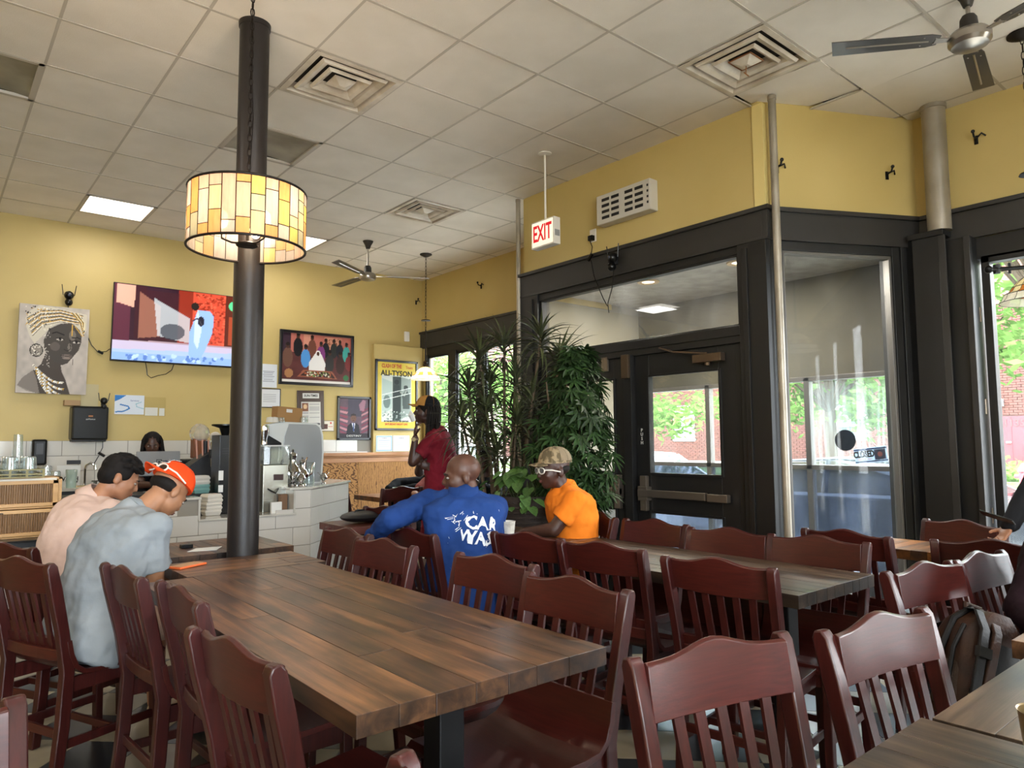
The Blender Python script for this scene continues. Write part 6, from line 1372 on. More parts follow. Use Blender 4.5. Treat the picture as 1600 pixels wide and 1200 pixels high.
sk_light = skinmat('skin_light_tan', '#a8785c', '#95674c'); sk_tan = skinmat('skin_tan', '#9c6f52', '#8a6045'); sk_dk = skinmat('skin_deep_brown', '#44291e', '#382119'); sk_dk2 = skinmat('skin_brown', '#57382b', '#482d22')
def cloth(name, a, b_, sc=8, bmp=.15): return mat(name, a, .85, col2=b_, scale=sc, bump=.55, bscale=11, spec=.15)

# 1 man in pale grey shirt
F1 = (.92, .39, 0)
t, sh_, bd, h, he = person('man in a pale grey t-shirt and backwards orange cap, bowed over the table edge', PG['gp'], PG['gn'], PG['gh'], (.64, .28, -.66), F1, sk_tan, cloth('pale_grey_blue_cotton', '#868b8f', '#787e83', 4), 'short', (cloth('tan_shorts', '#a58a78', '#96796a'), 'short'),
    LA={'E': PG['geL'], 'W': PG['gwL'], 'curl': .5}, RA={'E': PG['geR'], 'W': PG['gwR'], 'curl': .5}, hair={'k': 'rim'}, HU=(.3, .1, 1), wide=1.08, shoes='#b29a78', fold=.02)
m_orc = cloth('orange_cap_cloth', '#dd4a1c', '#cc3f16', 6); co, g = cap(t, h, 1, m_orc, m_orc, True, -.10)
b = MB()   # block letter on the cap
for (a, b_, c_, e) in ((-.022, .022, .050, .058), (-.022, .022, .012, .020), (-.008, .008, .018, .052)):
    pass
def capmark(g, m, parent, name, segs, off=.1135):
    b = MB()
    for (x0, x1, z0, z1) in segs:
        P = []
        for (x, z) in ((x0, z0), (x1, z0), (x1, z1), (x0, z1)):
            e = math.asin(min(.99, max(0, (z+.006)/.1015)**(1/.9))); y = off*math.cos(e)**.8*math.sqrt(max(0, 1-(x/.095)**2)); P.append(g((x, y, z)))
        b.add(P, [(0, 1, 2, 3)])
    b.build(name, m, parent, solid=.0015)
capmark(g, mat('mark_white', '#d8d4cc', .6), co, 'lettering', [(-.034, .014, .076, .090), (-.034, .014, .040, .053), (-.021, .001, .050, .078)], .118)
capmark(g, mat('mark_navy', '#131a30', .6), co, 'lettering', [(-.030, .010, .079, .087), (-.030, .010, .043, .050), (-.018, -.002, .049, .081)], .121)
def shades(t, g, lens_m, frame_m, zc, yb, yy, name='sunglasses', arm=-.06, par=None):
    so = MB()
    for q in (-1, 1):
        pts = [g((q*(.034+.030*math.cos(a)), yy-.01*abs(math.cos(a)) if math.cos(a)*1 > 0 else yy, zc+.019*math.sin(a))) for a in [2*PI*k/18 for k in range(18)]]
        so.tube(pts, .0042, 8, closed=True); so.tube([g((q*.066, yy-.012, zc+.004)), g((q*.088, yy-.05, zc+.002)), g((q*.096, yb, zc-.012))], .0042, 6)
    so.tube([g((-.006, yy+.002, zc)), g((.006, yy+.002, zc))], .004, 6)
    fo = so.build(name, frame_m, t, smooth=True)
    for q in (-1, 1): 
        l_ = MB(); l_.tube([g((q*.034, yy-.001, zc)), g((q*.034, yy+.001, zc))], .02, 16); 
        c = g((q*.034, yy, zc)); l2 = MB(); pts = [g((q*(.034+.029*math.cos(a)), yy-.003, zc+.018*math.sin(a))) for a in [2*PI*k/18 for k in range(18)]]; l2.add(pts, [tuple(range(18))]); l2.build('lens', lens_m, fo, solid=.002)
    return fo
m_shw = mat('white_frame_plastic', '#d6cfc4', .25, coat=.4); m_lens = mat('dark_lens', '#2a1512', .08, coat=.8)
shades(co, g, m_lens, m_shw, .006, .0, .118)
# 2 man in peach shirt
t, *_ = person('dark-haired man in a peach collared shirt, at the left end of the long table', PG['pp'], PG['pn'], PG['ph'], (.86, -.12, -.42), (.9, .43, 0), sk_light, cloth('peach_cotton', '#c9aea2', '#bda296', 4, .3), 'short', (cloth('dark_trousers', '#22242a', '#1b1c22'), 'long'),
    LA={'E': PG['peL'], 'W': PG['pwL'], 'curl': .5}, RA={'E': PG['peR'], 'W': PG['pwR'], 'curl': .5}, hair={'k': 'short', 'n': 150, 'len': .034}, HU=(.35, 0, 1), fold=.015, lips='#8d5a50')
b = MB(); N_ = Vector(PG['pn'])-Vector((PG['pp'][0], PG['pp'][1], 0))
ax = (Vector(PG['ph'])-Vector(PG['pn'])).normalized(); e_ = Vector((-.43, .9, 0)); e_ = (e_-ax*e_.dot(ax)).normalized(); g_ = ax.cross(e_)
b.rings([[N_+ax*z+e_*.082*r_*math.cos(a)+g_*.082*r_*math.sin(a) for a in [2*PI*k/22 for k in range(22)]] for r_, z in ((1.30, -.02), (1.16, .012), (.93, .055), (.86, .052))], False); b.build('shirt_collar', cloth('peach_cotton', '#c9a594', '#bd9887'), t, smooth=True, solid=.004)
# 3 cashier
t, *_ = person('cashier with long dark braids, only the head above the grey monitor', (1.93, 7.62, .78), (1.85, 7.62, 1.20), PG['ch'], (-.22, -1, -.3), (-.2, -1, 0), sk_dk2, cloth('dark_top', '#1d1d22', '#26262c'), 'short', (cloth('dark_trousers', '#1c1d22', '#17181c'), 'long'), stand=False,
    LA={'E': (2.10, 7.5, .98), 'W': (1.98, 7.34, .98)}, RA={'E': (1.62, 7.5, .98), 'W': (1.72, 7.34, .98)}, hair={'k': 'locks', 'n': 54, 'len': .26, 'front': 1}, voxel=.010, s=.95, legs={'L': ((2.0, 7.45, .5), (2.0, 7.5, .09)), 'R': ((1.85, 7.45, .5), (1.85, 7.5, .09))})
# 4 standing man in red
m_redc = cloth('maroon_cotton', '#741a28', '#63141f', 5)
t, sh_, bd, h, he = person('standing man in a dark red t-shirt with locks and tan-fronted cap, hand at mouth', PG['rp'], PG['rn'], PG['rh'], (-.80, .58, .10), (-.66, .75, 0), sk_dk, m_redc, 'short', (cloth('black_jeans', '#17181c', '#121317'), 'long'), stand=True,
    LA={'E': PG['reL'], 'W': PG['rwL'], 'D': (.05, .05, 1), 'PN': (.5, -.2, .3), 'curl': .75}, RA={'E': PG['reR'], 'W': PG['rwR'], 'D': (.75, -.45, -.25), 'PN': (.5, .7, 0), 'curl': .25}, hair={'k': 'locks', 'n': 56, 'len': .24}, fold=.018, voxel=.0055)
co, g = cap(t, h, 1, cloth('black_cap', '#131418', '#0f1013'), cloth('tan_cap', '#a87a3e', '#9a6d34'), False, .05, front=cloth('tan_cap', '#a87a3e', '#9a6d34'))
O = Vector((PG['rp'][0], PG['rp'][1], 0)); Wp = Vector(PG['rwL'])-O; d_ = (Wp-(Vector(PG['reL'])-O)).normalized(); b = MB(); c = Wp-d_*.012; u_ = d_.orthogonal().normalized(); v_ = d_.cross(u_)
b.rings([[c+d_*z+(u_*math.cos(a)+v_*math.sin(a))*.032 for a in [2*PI*k/16 for k in range(16)]] for z in (-.009, .009)], False); wo = b.build('watch', mat('watch_strap', '#6b5a48', .4), t, smooth=True, solid=.003)
fd = Vector((-.75, -.65, 0)); fd = (fd-d_*fd.dot(d_)).normalized(); MB().tube([c+fd*.030, c+fd*.038], .018, 16).build('watch_face', mat('watch_silver', '#c9ccd0', .1, .9), wo, smooth=True)
nb = Wp+Vector((-.02, .0, .15)); tag(MB().tube([nb+O, nb+O+Vector((-.03, -.01, .05)), nb+O+Vector((-.02, .01, .085))], [.022, .028, .008], 8).build('tissue', m_paper), 'white tissue in the hand of the standing man in red', 'tissue')
# 5 man in blue jacket
m_bluec = cloth('royal_blue_twill', '#1f3c76', '#193264', 5, .2)
t, sh_, bd, h, he = person('bald man in a blue jacket reading CAR WASH, back turned, arm over a chair back', PG['bp'], PG['bn'], PG['bh'], (-.93, .50, -.10), PG['bF'], sk_dk2, m_bluec, 'long', (cloth('navy_trousers', '#1a2640', '#141d33'), 'long'),
    LA={'E': PG['beL'], 'W': PG['bwL'], 'curl': .5, 'S': PG['bsL']}, RA={'E': PG['beR'], 'W': PG['bwR'], 'curl': .5}, hair={'k': 'none'}, wide=1.15, fold=.02, Fs=PG['bF'], s=1.03)
O = Vector((PG['bp'][0], PG['bp'][1], 0)); Fb = Vector(PG['bF']).normalized(); Rb = Vector((Fb.y, -Fb.x, 0)); m_wht = mat('white_print', '#c9ccd2', .7)
b = MB(); N_ = Vector(PG['bn'])-O
b.rings([[N_+Vector((r_*math.cos(a), r_*math.sin(a), z)) for a in [2*PI*k/22 for k in range(22)]] for r_, z in ((.098, -.03), (.085, .02), (.078, .055))], False); b.build('jacket_collar', m_bluec, t, smooth=True, solid=.008)
spn = (Vector(PG['bn'])-Vector(PG['bp'])).normalized()
for k, wd in enumerate(('CAR', 'WASH')):
    c = Vector(PG['bn'])-spn*(.125+k*.082)-O-Fb*.22+Rb*.05
    upv = (spn*1.0+Rb*.0).normalized(); rv = (Rb-upv*Rb.dot(upv)).normalized(); rv2 = (rv*math.cos(.12)-upv*math.sin(.12)); uv2 = rv2.cross(rv.cross(upv)).normalized()*-1
    nn = rv.cross(upv); uv2 = nn.cross(rv2); Mt = Matrix((rv2, uv2, nn)).transposed()
    o = text('lettering', wd, .098, m_wht, t, c, Mt, ext=.0005, bold=.003)
    bm = bmesh.new(); bm.from_mesh(o.data); bmesh.ops.triangulate(bm, faces=bm.faces); bmesh.ops.subdivide_edges(bm, edges=[e for e in bm.edges if e.calc_length() > .012], cuts=2); bm.to_mesh(o.data); bm.free()
    sw = o.modifiers.new('w', 'SHRINKWRAP'); sw.target = sh_; sw.wrap_method = 'PROJECT'; sw.use_project_x = sw.use_project_y = sw.use_project_z = False
    sw.wrap_method = 'NEAREST_SURFACEPOINT'; sw.wrap_mode = 'ABOVE_SURFACE'; sw.offset = .004
b = MB(); rr = random.Random(8)
for k in range(46):
    c = Vector(PG['bn'])-spn*rr.uniform(.0, .5)-O-Fb*.2+Rb*rr.uniform(-.22, .2) if k > 16 else Vector(PG['bn'])-spn*rr.uniform(.05, .16)-O-Fb*.2-Rb*rr.uniform(.03, .16)
    a = rr.uniform(0, PI); q = rr.uniform(.002, .004) if k > 16 else rr.uniform(.006, .02); d1 = Rb*math.cos(a)+spn*math.sin(a); d2 = Rb*-math.sin(a)+spn*math.cos(a)
    P = [c+d1*q+d2*.0015, c-d1*q+d2*.0015, c-d1*q-d2*.0015, c+d1*q-d2*.0015]; b.add(P, [(0, 1, 2, 3)])
o = b.build('paint_splatter', m_wht, t); o['kind'] = 'stuff'
sw = o.modifiers.new('w', 'SHRINKWRAP'); sw.target = sh_; sw.wrap_method = 'NEAREST_SURFACEPOINT'; sw.wrap_mode = 'ABOVE_SURFACE'; sw.offset = .004
# 6 man in orange
t, sh_, bd, h, he = person('man in a bright orange t-shirt, camouflage cap and white sunglasses, in profile', PG['op'], PG['on'], PG['oh'], (-.95, .30, -.06), (-.90, .44, 0), sk_dk, cloth('orange_cotton', '#e07a22', '#d26e1b', 5), 'short', (cloth('grey_trousers', '#34363b', '#2a2c30'), 'long'),
    LA={'E': PG['oeL'], 'W': PG['owL']}, RA={'E': PG['oeR'], 'W': PG['owR']}, hair={'k': 'rim'}, wide=1.1, fold=.015, s=1.0)
m_camo = mat('camouflage_cloth', '#8d7a5c', .85, col2='#54472f', scale=28, ramp=(.45, .52)); co, g = cap(t, h, 1, m_camo, m_camo, False, .02, mesh_m=mat('tan_mesh', '#86755c', .9, bump=.6, bscale=500))
shades(t, lambda p: h(Vector(p)), m_lens, m_shw, .006, .0, .102)
# 7..9 half-hidden guests
t, *_ = person('seated person in a black jacket at the far table, behind the man in red', (4.60, 6.88, .50), (4.50, 6.88, .97), (4.48, 6.87, 1.17), (-1, .1, -.2), (-1, .1, 0), sk_dk, cloth('black_jacket', '#16181b', '#111215'), 'long', (cloth('black_jeans', '#17181c', '#121317'), 'long'), LA={'E': (4.24, 6.68, .86), 'W': (4.05, 6.78, .85)}, RA={'E': (4.2, 7.08, .90), 'W': (4.03, 6.98, .85)}, hair={'k': 'short'}, voxel=.011)
t, *_ = person('seated person with grey hair glimpsed between the red shirt and the bald head', (4.42, 6.5, .48), (4.36, 6.46, .98), (4.35, 6.42, 1.19), (-.7, -.7, -.2), (-.8, -.6, 0), sk_light, cloth('pinkish_top', '#a86a68', '#985c5a'), 'short', (cloth('black_jeans', '#17181c', '#121317'), 'long'), LA={'E': (4.36, 6.2, .85), 'W': (4.20, 6.3, .98)}, RA={'E': (4.12, 6.56, .82), 'W': (4.02, 6.42, .84)}, hair={'k': 'short', 'n': 60}, voxel=.011)
bpy.data.objects[[c_.name for c_ in t.children if c_.name.startswith('hair')][0]].data.materials[0] = mat('grey_hair', '#5f5a56', .7)
t, *_ = person('seated dark-haired person behind the potted plants holding a bright phone', (4.45, 5.72, .48), (4.38, 5.68, .98), (4.35, 5.64, 1.20), (-.7, -.5, -.5), (-.8, -.6, 0), sk_dk, cloth('black_jacket', '#16181b', '#111215'), 'long', (cloth('black_jeans', '#17181c', '#121317'), 'long'), LA={'E': (4.30, 5.42, .84), 'W': (4.14, 5.45, .96)}, RA={'E': (4.1, 5.8, .84), 'W': (4.06, 5.58, .96)}, hair={'k': 'short', 'n': 60}, voxel=.011)
tag(MB().b2((4.05, 5.40, .97), (4.06, 5.50, 1.10)).build('phone', emit('phone_screen', '#dfe8f2', 2.5)), 'bright phone screen glowing behind the plants', 'phone')
ch2 = dup(chair0, (4.46, 5.74, 0), math.atan2(-.6, -.8)-PI/2, 'slat-back chair under the person behind the potted plants')
dup(chair0, (4.42, 6.5, 0), math.atan2(-.6, -.8)-PI/2, 'slat-back chair under the grey-haired person by the far table')
# 10 person at the right edge in maroon, 11 person with phone
t, *_ = person('person in a dark maroon long sleeve, only the arm in view at the right edge', (3.36, .76, .52), (3.36, .72, 1.04), (3.36, .64, 1.28), (0, -1, -.3), (0, -1, 0), sk_dk, cloth('dark_maroon_knit', '#1e0e16', '#180a12'), 'long', (cloth('black_jeans', '#17181c', '#121317'), 'long'),
    LA={'E': (3.60, .62, .78), 'W': (3.45, .45, .82)}, RA={'E': PG['mE'], 'W': PG['mW'], 'S': PG['mS']}, hair={'k': 'short'}, voxel=.008)
t, *_ = person('person in black with curly dark hair holding up a phone at the right edge', PG['kp'], PG['kn'], PG['kh'], (-.9, -.3, -.4), (-1, .15, 0), sk_light, cloth('black_ribbed_top', '#141518', '#1c1d21'), 'long', (cloth('black_jeans', '#17181c', '#121317'), 'long'), LA={'E': PG['keL'], 'W': PG['kwL'], 'curl': .9}, RA={'E': PG['keR'], 'W': PG['kwR'], 'PN': (0, 0, 1), 'curl': .9}, hair={'k': 'locks', 'n': 60, 'len': .3}, voxel=.008, s=.95)
dup(chair0, (PG['kp'][0]+.02, PG['kp'][1], 0), PI/2, 'slat-back chair under the person holding the phone at the right edge')
c = Vector(PG['kwR']); tph = thing('phone', 'dark phone held up at the right edge of the view', 'phone', (c.x-.07, c.y+.03, c.z+.035), rot=(.3, .35, .1)); MB().b2((-.06, -.075, -.004), (.02, .075, .004)).build('phone_body', m_blk, tph, bev=.003)
# ------------------------------------------------------------------ plants
m_dl = mat('strap_leaf', '#2e3323', .45, col2='#4a5030', scale=3, vary=.35, spec=.4); m_pl2 = mat('palmate_leaf', '#1f2f1a', .5, col2='#304a22', scale=4, vary=.35, spec=.3)
m_cane = mat('plant_cane', '#5a4a38', .8, bump=.4, bscale=60); m_basket = mat('woven_basket', '#33241b', .6, col2='#22160f', scale=40, stretch=(1, 1, 3), bump=.6, bscale=120)
rp_ = random.Random(11)
def strap(L_, W_, droop):
    vs = []; fs = []; n_ = 7
    for i in range(n_+1):
        q = i/n_; w_ = W_*(.45+.9*math.sin(PI*min(.97, q**.8*.9+.08)))*(1-q**3)+.0008; y = L_*q*(1-.12*droop*q); z = L_*(.25*q-droop*q*q*.62)
        vs += [(-w_/2, y, z), (0, y, z-w_*.22), (w_/2, y, z)]
        if i: k = 3*i; fs += [(k-3, k-2, k+1, k), (k-2, k-1, k+2, k+1)]
    return vs, fs
def leafmesh(name, vf, m):
    me = bpy.data.meshes.new(name); me.from_pydata(vf[0], [], vf[1]); me.materials.append(m); me.polygons.foreach_set('use_smooth', [True]*len(me.polygons)); return me
SV = [strap(1, .055, d) for d in (.35, .7, 1.1, 1.5)]; SM = [leafmesh('leaf', v, m_dl) for v in SV]
def place_leaf(me, name, parent, M):
    o = bpy.data.objects.new(name, me); COL.objects.link(o); o.parent = parent; o.matrix_local = M; return o
dr = thing('dracaena_plant', 'tall potted plant with long dark strap leaves on many canes, left of the doors', 'plant', (3.52, 4.38, 0))
def planter(t, x, y, r, h_, lip=True):
    MB().lathe([(r*.72, 0), (r*.8, .05), (r*.95, h_*.5), (r, h_*.93), (r*1.06, h_*.96), (r*1.06, h_), (r*.92, h_), (r*.9, h_-.05), (.001, h_-.05)], 28, (x, y, 0)).build('planter', m_basket, t, smooth=True)
    b = MB()
    for k in range(int(h_/.035)): 
        z = .02+k*.035; rr = r*(.74+.26*min(1, z/h_*1.1))+.004; b.tube([(x+rr*math.cos(a)*(1+.012*((j+k) % 2)), y+rr*math.sin(a)*(1+.012*((j+k) % 2)), z) for j, a in enumerate([2*PI*j/36 for j in range(36)])], .008, 4, closed=True)
    b.build('weave_ring', m_basket, t)
planter(dr, 0, 0, .2, .55)
heads = [(.04, -.02, 2.14), (.22, -.26, 2.20), (-.12, .10, 2.06), (-.20, .14, 1.80), (-.10, .04, 1.62), (.10, -.08, 1.88), (.34, -.34, 2.05), (-.18, .08, 1.42), (.06, -.14, 1.55), (.20, -.16, 1.70), (.0, .12, 1.85), (-.04, -.02, 1.32), (-.22, .2, 1.55), (.14, -.02, 1.38)]
LV = []
for (x, y, z) in heads:
    MB().tube([(x*.15, y*.15, .45), (x*.5+.02, y*.5, z*.5), (x, y, z)], [.016, .013, .010], 7).build('cane', m_cane, dr, smooth=True)
    for k in range(44):
        az = k*2.39996+rp_.uniform(-.2, .2); q = k/44; pitch = .95-1.25*q+rp_.uniform(-.12, .12); L_ = rp_.uniform(.26, .40)*(.8+.3*math.sin(PI*q)); v = min(3, int(rp_.uniform(0, 2)+q*2.2))
        LV.append((Matrix.Translation((x, y, z-.16*q+.02)) @ Matrix.Rotation(az, 4, 'Z') @ Matrix.Rotation(pitch, 4, 'X') @ Matrix.Diagonal((L_, L_, L_, 1)), v, -(x*fw.x+y*fw.y)))
LV.sort(key=lambda a: -a[2])
st = MB()
for i, (M_, v, _) in enumerate(LV):
    if i % 2 == 0 and i < 596: place_leaf(SM[v], 'leaf', dr, M_)
    else: st.add([M_ @ Vector(p) for p in SV[v][0]], SV[v][1])
st.build('leaf', m_dl, dr, smooth=True, stuff=True)
# palmate shrub
def palm():
    vs, fs = [], []
    for k, a in enumerate((-1.9, -1.25, -.62, 0, .62, 1.25, 1.9)):
        L_ = (.55, .8, .95, 1.0, .95, .8, .55)[k]; d = Vector((math.sin(a), math.cos(a), 0)); s_ = Vector((math.cos(a), -math.sin(a), 0)); b0 = len(vs)
        for q, w_, z in ((.04, .012, 0), (.32, .085, .03), (.6, .10, .01), (.85, .05, -.06), (1, .004, -.12)): c = d*L_*q; vs += [tuple(c-s_*w_+Vector((0, 0, z))), tuple(c+Vector((0, 0, z-.03))), tuple(c+s_*w_+Vector((0, 0, z)))]
        for i in range(4): k_ = b0+3*i; fs += [(k_, k_+1, k_+4, k_+3), (k_+1, k_+2, k_+5, k_+4)]
    vs += [(-.008, 0, 0), (.008, 0, 0), (.006, -.5, -.12), (-.006, -.5, -.12)]; fs.append((len(vs)-4, len(vs)-3, len(vs)-2, len(vs)-1))
    return vs, fs
PV = palm(); PM = leafmesh('leaf', PV, m_pl2)
ps = thing('palmate_tree', 'bushy potted tree with hand-shaped green leaves in front of the left door', 'plant', (3.69, 3.78, 0))
planter(ps, 0, 0, .19, .62)
for k in range(5): a = k*1.3; MB().tube([(.03*math.cos(a), .03*math.sin(a), .55), (.10*math.cos(a), .10*math.sin(a), 1.2), (.16*math.cos(a), .16*math.sin(a), 1.8)], [.014, .011, .006], 6).build('cane', m_cane, ps, smooth=True)
PL = []
tt = 0
while len(PL) < 560:
    a = rp_.uniform(0, 2*PI); z = rp_.uniform(.82, 2.06); prof_ = math.sin(PI*min(1, max(0, (z-.55)/1.65))**.9)*(1+.25*math.sin(a*3+z*5)); R_ = .27*prof_
    rr = R_*math.sqrt(rp_.uniform(.25, 1)); p = Vector((rr*math.cos(a), rr*math.sin(a), z))
    p += Vector((.03, -.05, 0))
    out = math.atan2(p.x, p.y); s_ = rp_.uniform(.09, .135)
    M_ = Matrix.Translation(p) @ Matrix.Rotation(-out+rp_.uniform(-.9, .9), 4, 'Z') @ Matrix.Rotation(rp_.uniform(-1.25, -.2), 4, 'X') @ Matrix.Rotation(rp_.uniform(-.5, .5), 4, 'Y') @ Matrix.Diagonal((s_, s_, s_, 1)); PL.append((M_, p.x*fw.x+p.y*fw.y))
PL.sort(key=lambda a: a[1]); st = MB()
for i, (M_, _) in enumerate(PL):
    if i < 298: place_leaf(PM, 'leaf', ps, M_)
    else: st.add([M_ @ Vector(p) for p in PV[0]], PV[1])
st.build('leaf', m_pl2, ps, smooth=True, stuff=True)
# heart-leaved trailing plant in a tall woven planter
def heart():
    P = [(0, -.05), (.22, -.16), (.42, 0), (.44, .25), (.28, .62), (0, 1.0), (-.28, .62), (-.44, .25), (-.42, 0), (-.22, -.16)]
    vs = [(0, .35, -.05)]+[(x, y, .05*abs(x)/.4-.10*max(0, y-.5)) for x, y in P]; return vs, [(0, i+1, (i+1) % 10+1) for i in range(10)]
m_ht = mat('heart_leaf', '#3c5a2c', .4, col2='#57783c', scale=6, vary=.3); HM = leafmesh('leaf', heart(), m_ht)
hp = thing('trailing_plant', 'heart-leaved trailing plant in a tall dark woven planter behind the paper cup', 'plant', (3.42, 3.98, 0))
planter(hp, 0, 0, .20, .97)
for k in range(90):
    a = rp_.uniform(0, 2*PI); r = rp_.uniform(.05, .34); z = 1.02+.13*math.cos(r/.34*1.4)-max(0, r-.2)*rp_.uniform(0, 2.2)+rp_.uniform(-.03, .03); s_ = rp_.uniform(.07, .11)
    p = Vector((r*math.cos(a), r*math.sin(a), z)); place_leaf(HM, 'leaf', hp, Matrix.Translation(p) @ Matrix.Rotation(-math.atan2(p.x, p.y)+rp_.uniform(-.6, .6), 4, 'Z') @ Matrix.Rotation(rp_.uniform(-1.2, -.1), 4, 'X') @ Matrix.Diagonal((s_, s_, s_, 1)))
b = MB()
for k in range(22): a = rp_.uniform(0, 2*PI); r = rp_.uniform(.12, .3); b.tube([(.05*math.cos(a), .05*math.sin(a), .9), (r*.6*math.cos(a), r*.6*math.sin(a), 1.08), (r*math.cos(a), r*math.sin(a), 1.0-(r-.1)*.8)], .003, 4)
b.build('vine', mat('vine_green', '#4a5a30', .7), hp)

# ------------------------------------------------------------------ outside
m_conc = mat('sidewalk_concrete', '#c2bdb3', .9, col2='#b5b0a6', scale=1.5); m_asph = mat('asphalt', '#5f6062', .95, col2='#525355', scale=6); m_grass = mat('grass_strip', '#4a612e', .95, col2='#5f7540', scale=8)
struct(MB().b2((XW+.18, -30, -.4), (8.3, 50, -.14)).build('ground_sidewalk', m_conc)); struct(MB().b2((8.3, -30, -.45), (22, 50, -.28)).build('ground_street', m_asph)); struct(MB().b2((-30, -30, -.4), (XW+.18, -4.2, -.14)).build('ground_front_sidewalk', m_conc))
struct(MB().b2((22, -30, -.45), (25, 50, -.12)).build('ground_far_sidewalk', m_conc)); struct(MB().b2((25, -30, -.45), (30, 50, .05)).build('ground_lawn', m_grass))
BX = 30
bd_ = thing('brick_building', 'red brick building across the street with white windows and a red garage door', 'building', (BX, 16, 0))
def brickmat():
    m = mat('street_brick', '#5e362e', .9, vary=.0, col2='#4a2a23', scale=1.2, stretch=(1, 4, 11)); return m
m_brk = brickmat(); m_mort = mat('mortar', '#7d7168', .95)
WINS = [(Y0, Y0+1.25, z0, z0+1.75) for Y0 in (-13.4, -1.6, 13.2, 17.4, 21.65, 26, 30.4, 34.6) for z0 in (1.4, 4.3)]
DOORS = [(3.6, 8.63, .38, 2.16)]
def hole(y, z, w_, h_):
    for a, b_, c, e in WINS+DOORS:
        if y+w_/2 > a and y-w_/2 < b_ and z+h_/2 > c and z-h_/2 < e: return True
    return False
MB().b2((.12, -34, -.3), (6, 26, 8.0)).build('wall_core', m_mort, bd_)
b = MB(); PW, PH = .27, .09; r = 0; z = .35
rb = random.Random(2)
while z < 6.3:
    y = 4.5 if z < 6.3 else 0; y = 3.0+(PW/2 if r % 2 else 0)
    while y < 37:
        if not hole(y, z, PW-.01, PH-.01): d_ = rb.uniform(0, .012); b.v += [(d_, y-PW/2+.008-16, z-PH/2+.008), (d_, y+PW/2-.008-16, z-PH/2+.008), (d_, y+PW/2-.008-16, z+PH/2-.008), (d_, y-PW/2+.008-16, z+PH/2-.008), (.125, y-PW/2+.008-16, z-PH/2+.008), (.125, y+PW/2-.008-16, z-PH/2+.008), (.125, y+PW/2-.008-16, z+PH/2-.008), (.125, y-PW/2+.008-16, z+PH/2-.008)]; k = len(b.v)-8; b.f += [(k+3, k+2, k+1, k), (k, k+1, k+5, k+4), (k+2, k+3, k+7, k+6), (k+1, k+2, k+6, k+5), (k+3, k, k+4, k+7)]
        y += PW
    z += PH; r += 1
b.build('brick', m_brk, bd_, stuff=True)
def brk_tex():
    m = bpy.data.materials.new('brick_far'); m.use_nodes = True; n = m.node_tree.nodes; L = m.node_tree.links; t = n.new('ShaderNodeTexCoord'); sx = n.new('ShaderNodeSeparateXYZ'); cb_ = n.new('ShaderNodeCombineXYZ'); L.new(t.outputs['Object'], sx.inputs[0]); L.new(sx.outputs[1], cb_.inputs[0]); L.new(sx.outputs[2], cb_.inputs[1])
    k = n.new('ShaderNodeTexBrick'); k.inputs['Scale'].default_value = 3.7; k.inputs['Color1'].default_value = (*lin('#5e362e'), 1); k.inputs['Color2'].default_value = (*lin('#4a2a23'), 1); k.inputs['Mortar'].default_value = (*lin('#7d7168'), 1); L.new(cb_.outputs[0], k.inputs[0]); L.new(k.outputs[0], n['Principled BSDF'].inputs['Base Color']); n['Principled BSDF'].inputs['Roughness'].default_value = .9; return m
MB().b2((.0, -34, 6.26), (.12, 26, 8.0)).b2((.0, -34, -.3), (.12, -13.0, 6.26)).b2((-.02, -12.4, .0), (.12, 21, .31)).build('brick_far_wall', brk_tex(), bd_)
m_wf = mat('white_window_frame', '#a5a59f', .6); m_wg = mat('dull_window_pane', '#3a4746', .1, col2='#55625f', scale=1.2)
for (a, c_, z0, z1) in WINS:
    y0, y1 = a-16, c_-16; b = MB()
    for (p, q, u, v) in ((y0, y0+.08, z0, z1), (y1-.08, y1, z0, z1), (y0, y1, z1-.08, z1), (y0-.05, y1+.05, z0-.06, z0+.06), (y0, y1, z0+.5, z0+.58), ((y0+y1)/2-.03, (y0+y1)/2+.03, z0+.5, z1)): b.b2((-.03, p, u), (.1, q, v))
    w_ = b.build('window', m_wf, bd_); MB().b2((.06, y0+.05, z0+.05), (.08, y1-.05, z1-.05)).build('pane', m_wg, w_)
m_rd = mat('red_garage_paint', '#80262e', .6, col2='#74222a', scale=2)
b = MB()
gd = MB().b2((.0, 3.6-16, .38), (.06, 8.63-16, 2.16)).build('garage_door', m_rd, bd_)
b = MB(); 
for y in (8.1, 7.55, 6.3, 5.0): b.b2((-.012, y-16-.01, .40), (.0, y-16+.01, 2.14))
b.build('door_seam', mat('seam_red', '#7d2830', .7), gd); MB().b2((-.06, 8.12-16, 1.2), (-.01, 8.26-16, 1.25)).build('door_handle', m_sw, gd)
text('lettering', '1135', .34, mat('number_dark', '#3a2a2c', .6), gd, (-.015, 8.0-16, 1.90), F_SIDE, ext=.003, bold=.006)
MB().b2((-.12, 2.6, 2.55), (.0, 2.95, 2.8)) if False else None
MB().b2((-.14, 8.28-16, 2.52), (.0, 8.62-16, 2.78)).build('wall_lamp', mat('lamp_grey', '#8a8f90', .5), bd_)
MB().b2((-.05, -34, .12), (.12, 26, .36)).build('stone_plinth', mat('stone_plinth', '#b5b0a5', .9), bd_)
MB().b2((-1.2, 6.4-16, .1), (-.05, 7.35-16, 1.15)).build('concrete_block_wall', mat('pale_block', '#bdbdb4', .9), bd_)
